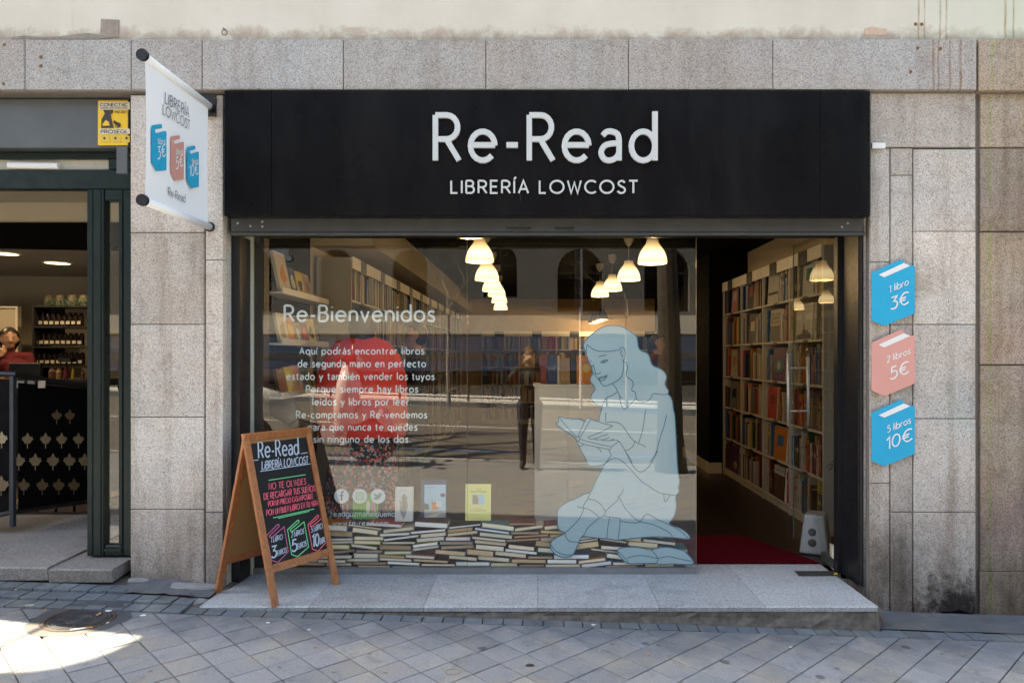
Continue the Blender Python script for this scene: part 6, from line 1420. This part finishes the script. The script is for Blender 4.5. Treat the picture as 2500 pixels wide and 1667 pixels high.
for r_, (pt, pb2, n_) in enumerate(((762,794,9),(812,842,9),(860,890,9))):
    for i in range(n_):
        px = 92+i*13.3+(r_*1.5); t_ = MB(); wj = 5.6
        t_.lathe([(X(px+wj,yr+.1)-X(px,yr+.1),0),(X(px+wj,yr+.1)-X(px,yr+.1),(Z(pt,yr)-Z(pb2+1,yr))*.8),((X(px+wj,yr)-X(px,yr))*.6,(Z(pt,yr)-Z(pb2+1,yr)))], 10, capb=True, capt=True)
        o = obj('jar', t_, M_jar, local=True); o.location = (X(px,yr+.1), yr+.1, Z(pb2+1.5,yr)+.001); tag(o, 'dark jar with a white tag, %s along the %s row of the black rack' % (ordn[i], ('upper','middle','lower')[r_]), 'jar', 'dark tagged jars on the black rack')
        q = MB(); q.box(-.02,.02,-.046,-.044,.02,.055); obj('tag', q, M_tagw, o, local=True)
for i, px in enumerate((119,146,177,205)):
    q = MB(); q.lathe([(.042,0),(.045,.01),(.045,.10),(.03,.118),(.03,.125)], 12, capb=True, capt=True); o = obj('glass_jar', q, simple('clear_jar', (.16,.14,.1), .1, spec=.8), local=True); o.location = (X(px,yr+.1), yr+.1, Z(746,yr)+.001); tag(o, 'pale glass jar on top of the rack, %s from the left' % ordn[i], 'jar', 'pale glass jars on top of the rack')
gl = MB(); rg = random.Random(9)
for i in range(260):
    c = Vector((X(rg.uniform(108,208),yr), yr+rg.uniform(-.01,.06), Z(746,yr)+rg.uniform(.0,.07))); a = rg.uniform(0,6.28); l_ = .018; gl.add([c, c+Vector((math.cos(a)*l_,rg.uniform(-.01,.01),math.sin(a)*l_)), c+Vector((math.cos(a+.6)*l_,0,math.sin(a+.6)*l_))], [(0,1,2)])
go = obj('garland', gl, CM['dark green']); tag(go, 'leafy green garland lying along the top of the black rack', 'garland')
# counter, till, small goods
yc = 2.75; ct = thing('counter', 'dark shop counter in front of the woman in maroon', 'counter', (X(100,yc),yc,zt))
m = MB(); m.box(-6.5, X(235,yc), yc, yc+.6, zt, Z(926,yc)-.03); obj('front', m, M_rack, ct); m = MB(); m.box(-6.5, X(235,yc)+.03, yc-.03, yc+.65, Z(926,yc)-.029, Z(926,yc)); obj('top', m, M_rack, ct)
tl_ = thing('till', 'dark flat till screen on the counter in front of the woman', 'till', (X(55,yc),yc+.05,Z(926,yc))); m = MB(); m.cbox(X(14,yc), X(92,yc), yc+.04, yc+.08, Z(923,yc), Z(886,yc), .006); obj('screen', m, M_black, tl_); m = MB(); m.box(X(45,yc), X(62,yc), yc+.0, yc+.12, Z(926,yc)+.001, Z(922,yc)); obj('foot', m, M_black, tl_)
for i, (px, py, w, c) in enumerate(((112,898,18,'brown'),(128,900,14,'tan'),(145,896,12,'dark red'),(162,900,7,'yellow'),(187,905,9,'brown'),(200,902,7,'dark red'))):
    q = MB(); H_ = Z(py,yc)-Z(926,yc); rj = (X(px+w*.5,yc)-X(px,yc)); q.lathe([(rj,0),(rj,H_*.7),(rj*.6,H_*.82),(rj*.6,H_)], 10, capb=True, capt=True); o = obj('jar', q, CM[c], local=True); o.location = (X(px,yc),yc+.1,Z(926,yc)+.001); tag(o, '%s jar on the counter, %s from the till' % (c, ordn[i]), 'jar', 'coloured jars on the counter')
mz = MB(); mz.tube([(X(147,yc),yc+.1,Z(926,yc)),(X(147,yc),yc+.1,Z(876,yc))], .008, 6); mz.box(X(133,yc), X(163,yc), yc+.05, yc+.15, Z(884,yc), Z(874,yc)); tag(obj('card_reader_stand', mz, M_black), 'black stand with a flat head on the counter before the rack', 'stand')
# the assistant, chin on hand
ya = 3.25; hz_ = Z(832,ya); Hp = 1.62; fz_ = hz_-.905*Hp
person('woman in maroon turtleneck standing behind the counter with a hand at her chin', (X(22,ya),ya,fz_), .75, Hp, {'elR':(-.15,-.05,.66),'wrR':(-.06,-.125,.80),'handR':(-.03,-.10,.86),'elL':(.13,-.06,.64),'wrL':(-.04,-.13,.66),'head':(0,-.012,.905)},
       {'skin':M_skin,'top':M_mar,'legs':M_dark,'shoe':M_shoe,'collar':M_mar}, M_hair, .0085, female=True)
# railing with leaf-shaped cut-outs
yr2 = .62
rl = thing('ramp_railing', 'black metal railing with cream leaf shaped cut-outs in front of the counter', 'railing', (X(60,yr2),yr2,zt))
m = MB(); m.tube([P(-160,905,yr2),P(38,914,yr2),P(120,930,yr2+.3),P(225,945,yr2+.7)], .022, 8); obj('handrail', m, M_black, rl)
m = MB(); m.box(X(27,yr2), X(36,yr2), yr2-.015, yr2+.015, Z(1285,yr2), Z(914,yr2)); obj('post', m, simple('railing_blue_black', (.02,.03,.045), .35), rl)
m = MB(); m.tube([P(-160,1290,yr2),P(30,1250,yr2),P(225,1222,yr2+.7)], .016, 8); obj('bottom_rail', m, M_black, rl)
rb0 = P(40,1100,yr2+.03); rb1 = P(225,1100,yr2+.7)
RPl = Plane((rb0.x,rb0.y,0), (rb1.x-rb0.x,rb1.y-rb0.y,0), (0,0,1))
def RB(px, py): return RPl.at(*RPl.uv(px, py))
m = MB(); m.add([RB(44,934),RB(215,950),RB(215,1225),RB(44,1248)], [(3,2,1,0)]); m.add([P(-150,930,yr2),P(22,932,yr2),P(22,1255,yr2),P(-150,1280,yr2)], [(3,2,1,0)]); pnl = obj('sheet', m, simple('sheet_black', (.002,.002,.003), .7, spec=.1), rl)
M_leafc = simple('leaf_cutout_cream', (.30,.24,.15), .8, var=.4, vscale=25); M_leafb = simple('leaf_cutout_amber', (.16,.11,.06), .8, var=.4, vscale=25)
crown = [(-.28,-.5),(.28,-.5),(.36,-.36),(.45,-.2),(.62,-.1),(.5,.08),(.56,.2),(.3,.16),(.28,.3),(.16,.22),(.14,.42),(.0,.62),(-.12,.42),(-.16,.22),(-.3,.3),(-.3,.16),(-.56,.2),(-.5,.08),(-.62,-.1),(-.45,-.2),(-.36,-.36)]
rows_ = [(1070,(69,113,152,193),M_leafc,24),(1122,(48,88,131,171,208),M_leafc,27),(1182,(60,105,145,182),M_leafb,26),(1012,(140,172),M_leafb,22),(1180,(5,),M_leafb,34),(1068,(6,),M_leafc,26)]
for cy0, xs0, mt_, sz in rows_:
    for px0 in xs0:
        q = MB(); pts = [(px0+u*sz*.95, cy0-v*sz) for u, v in crown]; c3 = [(RB(*p) if px0 > 30 else P(p[0],p[1],yr2))+Vector((0,-.006,0)) for p in pts]
        c3 = [c_+Vector((.003,-.006,0)) for c_ in c3]; tris = tessellate_polygon([[Vector((p[0],-p[1],0)) for p in pts]]); q.add(c3, [tuple(t) for t in tris]); obj('leaf_cutout', q, mt_, rl)
        q = MB(); q.tube([c3[0]*.5+c3[1]*.5, c3[0]*.5+c3[1]*.5-Vector((0,0,.035))], .003, 5); obj('leaf_stem', q, mt_, rl)
pa = thing('pallet', 'wooden pallet lying on the floor beneath the black railing', 'pallet', (X(130,1.2),1.2,zt))
for i in range(4): m = MB(); m.box(X(40+45*i,1.25), X(78+45*i,1.25), 1.3, 1.36, zt+.03, zt+.1); obj('block', m, CM['brown'], pa)
m = MB(); m.box(X(20,1.25), X(240,1.25), 1.28, 1.7, zt+.102, zt+.122); obj('deck_board', m, CM['tan'], pa)
for i in range(3): pq_ = MB(); c = P(50+26*i,938,yr2+.2); pq_.obox(c, (.018,.01,0), (.0,.004,0), (0,.002,.026)); obj('paper_tag', pq_, M_tagw, rl)

# ================================================================== pavement things
mh = thing('manhole_cover', 'round cast iron manhole cover with raised lettering in the pavement', 'manhole cover', (MANH.x, MANH.y, gz(*MANH)))
M_iron = simple('cast_iron', (.05,.05,.053), .6, metal=.2, var=.5, vscale=30, bmp=.3, bscale=200)
tiltm = lambda v: (v[0], v[1], v[2]-.033*v[0]+.01*v[1])
def mhp(nm, mb, mat=M_iron): mb.v = [tiltm(v) for v in mb.v]; return obj(nm, mb, mat, mh, local=True)
m = MB(); m.lathe([(.0005,.003),(MR*.86,.003),(MR*.87,.001)], 40); mhp('plate', m)
m = MB(); m.lathe([(MR*.88,.0),(MR*.885,.006),(MR*.97,.006),(MR*.99,.0)], 40); mhp('rim', m, simple('iron_rusty', (.09,.06,.045), .7, metal=.4, var=.6, vscale=20))
for r_ in (.80,.70,.33,.22,.12): m = MB(); m.lathe([(MR*(r_-.035),.003),(MR*(r_-.025),.0065),(MR*(r_+.02),.0065),(MR*(r_+.03),.003)], 36); mhp('raised_ring', m)
def ringtext(txt, a0, a1, r0, h):
    st, W_ = strokes(txt, .35); m = MB(); e = 0
    for s_ in st:
        q = []
        for p in s_: a = math.radians(a0+(a1-a0)*p[0]/W_); rr_ = r0+h*p[1]; q.append((math.cos(a)*rr_, math.sin(a)*rr_))
        e += 1; m.ribbon(q, h*.22, lambda u, v, n: (u,v,n), .002, .0065+.0001*(e%4))
    mhp('raised_letters', m)
ringtext('MADRID.', 175, 40, MR*.42, MR*.2); ringtext('FABRICA', 335, 200, MR*.62, -MR*.2)
rt = random.Random(4)
def litter(nm, label, cat, mb, mat): tag(obj(nm, mb, mat), label, cat)
def gp_(px, py):
    y = -.6
    for _ in range(12): h_ = CH-gz((px-CX)*(CD+y)/FPX, y); y = h_*FPX/(py-CY)-CD
    return Vector(((px-CX)*(CD+y)/FPX, y, gz((px-CX)*(CD+y)/FPX, y)))
a = gp_(171,1540); b = gp_(226,1533); m = MB(); m.tube([a+Vector((0,0,.006)), a*.3+b*.7+Vector((0,0,.006))], .004, 8); ci = thing('cigarette_butt', 'long cigarette butt lying at the edge of the manhole cover', 'cigarette butt', a); obj('paper', m, M_white, ci); m = MB(); m.tube([a*.3+b*.7+Vector((0,0,.006)), b+Vector((0,0,.006))], .0042, 8); obj('filter', m, M_or, ci)
a = gp_(236,1506); m = MB(); m.tube([a+Vector((0,0,.012)), a+Vector((.006,.024,.014))], .0045, 8); litter('cigarette_butt', 'short orange cigarette butt standing on the manhole cover', 'cigarette butt', m, simple('butt_tan', (.6,.36,.2), .8))
for i, (px, py, s_, lab) in enumerate(((266,1492,.02,'pale scrap of paper right of the manhole cover'),(260,1521,.014,'small pale scrap just below right of the manhole'),(350,1503,.018,'torn pale scrap on the tiles between manhole and A-board'),(71,1478,.03,'beige smear shaped scrap on the tiles left of the manhole'),(109,1490,.012,'tiny orange leaf scrap behind the manhole'),(655,1521,.012,'white gum spot below the chalkboard leg'),(754,1538,.011,'white gum spot right of the chalkboard leg'),(1448,1526,.015,'white scrap below the middle of the doorstep'),(1583,1598,.012,'orange leaf scrap in the foreground tiles'),(934,1585,.009,'tiny red leaf scrap in the foreground'),(1930,1580,.009,'white scrap in the foreground at the right'),(1294,1625,.02,'dark twig on the foreground tiles'),(38,1440,.012,'tan scrap on the dark setts by the threshold'))):
    c = gp_(px, py)+Vector((0,0,.0035)); n_ = 7; pts = [(c.x+s_*math.cos(2*PI*k_/n_)*rt.uniform(.6,1.2), c.y+s_*.8*math.sin(2*PI*k_/n_)*rt.uniform(.6,1.2)) for k_ in range(n_)]
    mt_ = M_white if 'white' in lab or 'pale' in lab else (M_dk if 'twig' in lab else simple('scrap_%d' % i, (.5,.25,.12) if 'orange' in lab or 'red' in lab else (.42,.36,.28), .8))
    m = MB(); m.poly(pts, .0016, lambda u, v, n: (u, v, c.z+n)); litter('litter_scrap', lab, 'litter', m, mt_)
c = gp_(1106,1641); m = MB(); m.tube([(c.x+.036*math.cos(t*PI/10), c.y+.03*math.sin(t*PI/10), c.z+.004) for t in range(20)], .0012, 5, closed=True); litter('rubber_band', 'thin yellow rubber band lying on the foreground tiles', 'rubber band', m, simple('band_ochre', (.4,.25,.05), .7))

# ================================================================== across the street (seen in the glass)
ob = thing('opposite_building', 'pale plastered building across the street with arched windows, reflected in the glass', 'building', (0,-24,0))
OY = -22.6; VD = lambda y: (GY-y)+(GY+CD)
def XO(px, y=OY): return (px-CX)*VD(y)/FPX
def ZO(py, y=OY): return CH-(py-CY)*VD(y)/FPX
wins = [(1000,85,608,760),(1221,82,598,725),(1416,110,606,760),(1628,110,606,760),(820,80,608,760),(1850,110,606,760),(620,85,608,760)]
hol = []
m = MB()
for cx_, w_, t_, b_ in wins:
    xc = XO(cx_); wd = w_*VD(OY)/FPX; zt0, zb2 = ZO(t_), ZO(b_); hol.append([(xc-wd/2,zb2),(xc+wd/2,zb2)]+[(xc+wd/2*math.cos(a*PI/10), zt0-wd/2+wd/2*math.sin(a*PI/10)) for a in range(0,11)])
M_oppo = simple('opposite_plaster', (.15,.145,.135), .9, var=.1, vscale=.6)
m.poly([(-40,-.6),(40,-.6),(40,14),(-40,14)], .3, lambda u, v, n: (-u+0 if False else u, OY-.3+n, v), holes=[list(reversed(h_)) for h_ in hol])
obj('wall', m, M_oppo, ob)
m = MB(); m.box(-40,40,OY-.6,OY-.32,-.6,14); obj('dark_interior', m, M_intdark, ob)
for h_ in hol:
    q = MB(); xa_2 = min(p[0] for p in h_); xb_2 = max(p[0] for p in h_); za = h_[0][1]; zz = max(p[1] for p in h_); xm2 = (xa_2+xb_2)/2
    q.box(xm2-.04, xm2+.04, OY-.25, OY-.2, za, zz); q.box(xa_2, xb_2, OY-.25, OY-.2, za+(zz-za)*.6, za+(zz-za)*.6+.07); obj('window_frame', q, M_darkwood, ob)
for a, b, z0, z1, mt_ in ((-40,40,ZO(815),ZO(770),M_creamp),(-40,40,ZO(862),ZO(822),simple('blue_band', (.05,.09,.17), .6)),(-40,40,ZO(905),ZO(880),simple('blue_band_low', (.04,.07,.14), .6)),(-40,40,ZO(940),ZO(906),M_intdark)):
    q = MB(); q.box(a, b, OY+.002, OY+.06, z0, z1); obj('band_course', q, mt_, ob)
# railing on the far pavement
fr_ = thing('street_railing', 'black cross braced pedestrian railing along the far pavement', 'railing', (0,-18.9,0))
for i in range(-7, 8):
    x_ = i*2.3; g0 = gz(x_,-6); q = MB(); q.tube([(x_,-18.9,g0),(x_,-18.9,g0+.95)], .03, 6); obj('post', q, M_black, fr_)
    q = MB(); y_ = -18.9; g1 = gz(x_+2.3,-6)
    for z_ in (.9,.12): q.tube([(x_,y_,g0+z_),(x_+2.3,y_,g1+z_)], .02, 6)
    for k_ in range(-2,3): q.tube([(x_+1.15,y_,g0+.15),(x_+1.15+k_*.5,y_,g0+.88-.1*abs(k_))], .01, 5)
    obj('railing_bay', q, M_black, fr_)
# street trees, bare in winter
M_bark = simple('bark', (.07,.055,.042), .9, var=.5, vscale=14, bmp=1.0, bscale=25, kind='obj'); M_barkp = simple('bark_pale', (.34,.31,.27), .85, var=.3, vscale=10)
def tree(label, x, y, h, r, mat, seed, lev=4, first=.45, thick=1):
    rr_ = random.Random(seed); g0 = gz(x, max(-6,y)); t = thing('bare_tree', label, 'tree', (x,y,g0), 'bare street trees')
    tr = MB(); pts = []; rad = []; px_, py_ = 0, 0
    for i in range(9):
        u = i/8; pts.append((x+px_, y+py_, g0-.05+h*first*u*1.2)); rad.append(r*(1.25 if i == 0 else 1-.45*u)); px_ += rr_.uniform(-.03,.03)*h*.1; py_ += rr_.uniform(-.03,.03)*h*.1
    tr.tube(pts, rad, 12); obj('trunk', tr, mat, t)
    cr = MB()
    def br(p, d, L, r_, n):
        q = [Vector(p)]; dd = Vector(d).normalized(); rs = [r_]
        for i in range(4): dd = (dd+Vector((rr_.uniform(-.25,.25), rr_.uniform(-.25,.25), rr_.uniform(-.05,.25)))).normalized(); q.append(q[-1]+dd*L/4); rs.append(r_*(1-.2*(i+1)))
        cr.tube(q, rs, 6 if n > 2 else 4, cap=False)
        if n > 0:
            for _ in range(3 if n > 1 else 4):
                k_ = rr_.choice((2,3,4)); nd_ = (dd+Vector((rr_.uniform(-1,1), rr_.uniform(-1,1), rr_.uniform(-.1,.7)))).normalized(); br(q[k_], nd_, L*rr_.uniform(.55,.8), rs[k_]*.62, n-1)
    for k_ in range(4): br(pts[-1-(k_ % 2)], (rr_.uniform(-1,1), rr_.uniform(-1,1), rr_.uniform(.5,1.2)), h*.32, rad[-1]*.7*thick, lev)
    obj('crown', cr, mat, t)
    return t
tree('thick dark tree trunk by the near kerb, reflected beside the drawn woman', XO(1638,-5.0), -5.0, 9, .19, M_bark, 3)
tree('added bare tree by the near kerb beyond the frame, casting shadow streaks', -4.7, -5.3, 9, .2, M_bark, 31, thick=1.5)  # this and the next three trees are added out of view for shadow streaks
tree('added bare tree at the road edge beyond the frame, casting shadow streaks', -5.0, -6.3, 8, .22, M_bark, 33, thick=1.6)
tree('added bare tree in the parking lane beyond the frame, casting shadow streaks', -5.6, -7.5, 8, .22, M_bark, 35, thick=1.8)
tree('added bare tree deepest into the road beyond the frame, casting shadow streaks', -6.4, -9.0, 9, .22, M_bark, 39, thick=1.8)
tree('slender pale street tree on the far side, reflected above the welcome lettering', XO(1048,-14), -18.2, 6.5, .06, M_barkp, 8, 3)
tree('young thin tree across the street, reflected above the drawn head', XO(1530,-18), -18.0, 6.0, .05, M_barkp, 12, 3)
# white street pole with stacked dark traffic light boxes
sp_ = thing('traffic_light', 'white pole with dark traffic light boxes across the street, seen side on', 'traffic light', (XO(1418,-17.5),-17.5,gz(1,-6)))
q = MB(); q.tube([(XO(1418,-17.5),-17.5,-.1),(XO(1418,-17.5),-17.5,ZO(590,-17.5))], .05, 8); obj('pole', q, M_white, sp_)
for a, b in ((640,600),(680,645),(715,685),(750,720)): q = MB(); q.box(XO(1404,-17.5), XO(1417,-17.5)-.02, -17.6, -17.3, ZO(a,-17.5), ZO(b,-17.5)); obj('signal_box', q, M_black, sp_)
# parked scooter near the kerb
sx_, sy_ = XO(845,-4.75)-.49, -4.75; sc0 = gz(sx_, sy_)
SK = 1.35
sct = thing('parked_scooter', 'red and white scooter parked at the kerb, reflected below the lettering', 'scooter', (sx_,sy_,sc0))
M_sred = simple('scooter_red', (.4,.01,.015), .15, var=.05, spec=.8); M_swh = simple('scooter_white', (.75,.75,.74), .2, var=.03, spec=.8); M_tyre = simple('tyre', (.02,.02,.02), .8)
S_ = lambda x, y, z: (x, y, z)
def spart(nm, mb, mat, par=None, smooth=True):
    mb.v = [(v[0]*SK, v[1]*SK, v[2]*SK) for v in mb.v]
    return obj(nm, mb, mat, par or sct, local=True, smooth=smooth)
for wx_ in (-.62,.62):
    q = MB(); q.tube([(wx_+.2*math.cos(t*PI/10), 0, .23+.2*math.sin(t*PI/10)) for t in range(20)], .055, 10, closed=True); tw = spart('wheel', q, M_tyre); q = MB(); q.lathe([(.01,-.03),(.14,-.03),(.15,.03),(.01,.03)], 16); q.v = [(wx_+v[0], v[2], .23+v[1]) for v in q.v]; spart('rim', q, M_steel, tw)
q = MB(); q.tube([(-.75,0,.62),(-.55,0,.66),(-.3,0,.6),(-.15,0,.42)], [.1,.17,.16,.08], 14); spart('rear_body', q, M_swh)
q = MB(); q.tube([(-.8,0,.8),(-.5,0,.83),(-.15,0,.78),(-.02,0,.74)], [.05,.11,.12,.05], 12); spart('seat', q, M_dark)
q = MB(); q.tube([(.5,0,.36),(.62,0,.42),(.74,0,.36)], [.08,.13,.07], 12); q.v = [(v[0]+.03, v[1]*1.05, v[2]) for v in q.v]; spart('nose_fairing', q, M_sred)
q = MB(); q.obox((.05,0,.3), (.25,0,0), (0,.16,0), (0,0,.04)); spart('footboard', q, M_swh, smooth=False)
q = MB(); q.tube([(.28,0,.34),(.36,0,.55),(.42,0,.8),(.40,0,.98)], [.12,.2,.19,.09], 16); q.v = [(.36+(v[0]-.36)*.6, v[1], v[2]) for v in q.v]; spart('leg_shield', q, M_swh)
q = MB(); q.tube([(.4,0,.42),(.55,0,.5),(.72,0,.44),(.84,0,.3)], [.07,.12,.11,.04], 12); spart('front_mudguard', q, M_swh)
q = MB(); q.tube([(.36,-.3,1.03),(.4,-.1,1.02),(.42,0,1.0),(.4,.1,1.02),(.36,.3,1.03)], [.02,.025,.09,.025,.02], 10); spart('handlebar', q, M_sred)
q = MB(); q.lathe([(.002,.05),(.05,.04),(.07,0)], 16); q.v = [(.48+v[2], v[0], 1.0+v[1]) for v in q.v]; spart('headlight', q, M_chrome)
for s_ in (-1,1):
    q = MB(); q.tube([(.38,.2*s_,1.03),(.36,.26*s_,1.2)], .008, 6); mr_ = spart('mirror_stem', q, M_chrome); q = MB(); q.obox((.36,.27*s_,1.24), (.01,0,0), (0,.06,0), (0,0,.04)); spart('mirror', q, M_black, mr_, smooth=False)
tag(world, '', '') if False else None
print('objects', len(bpy.data.objects), 'books', nbook)
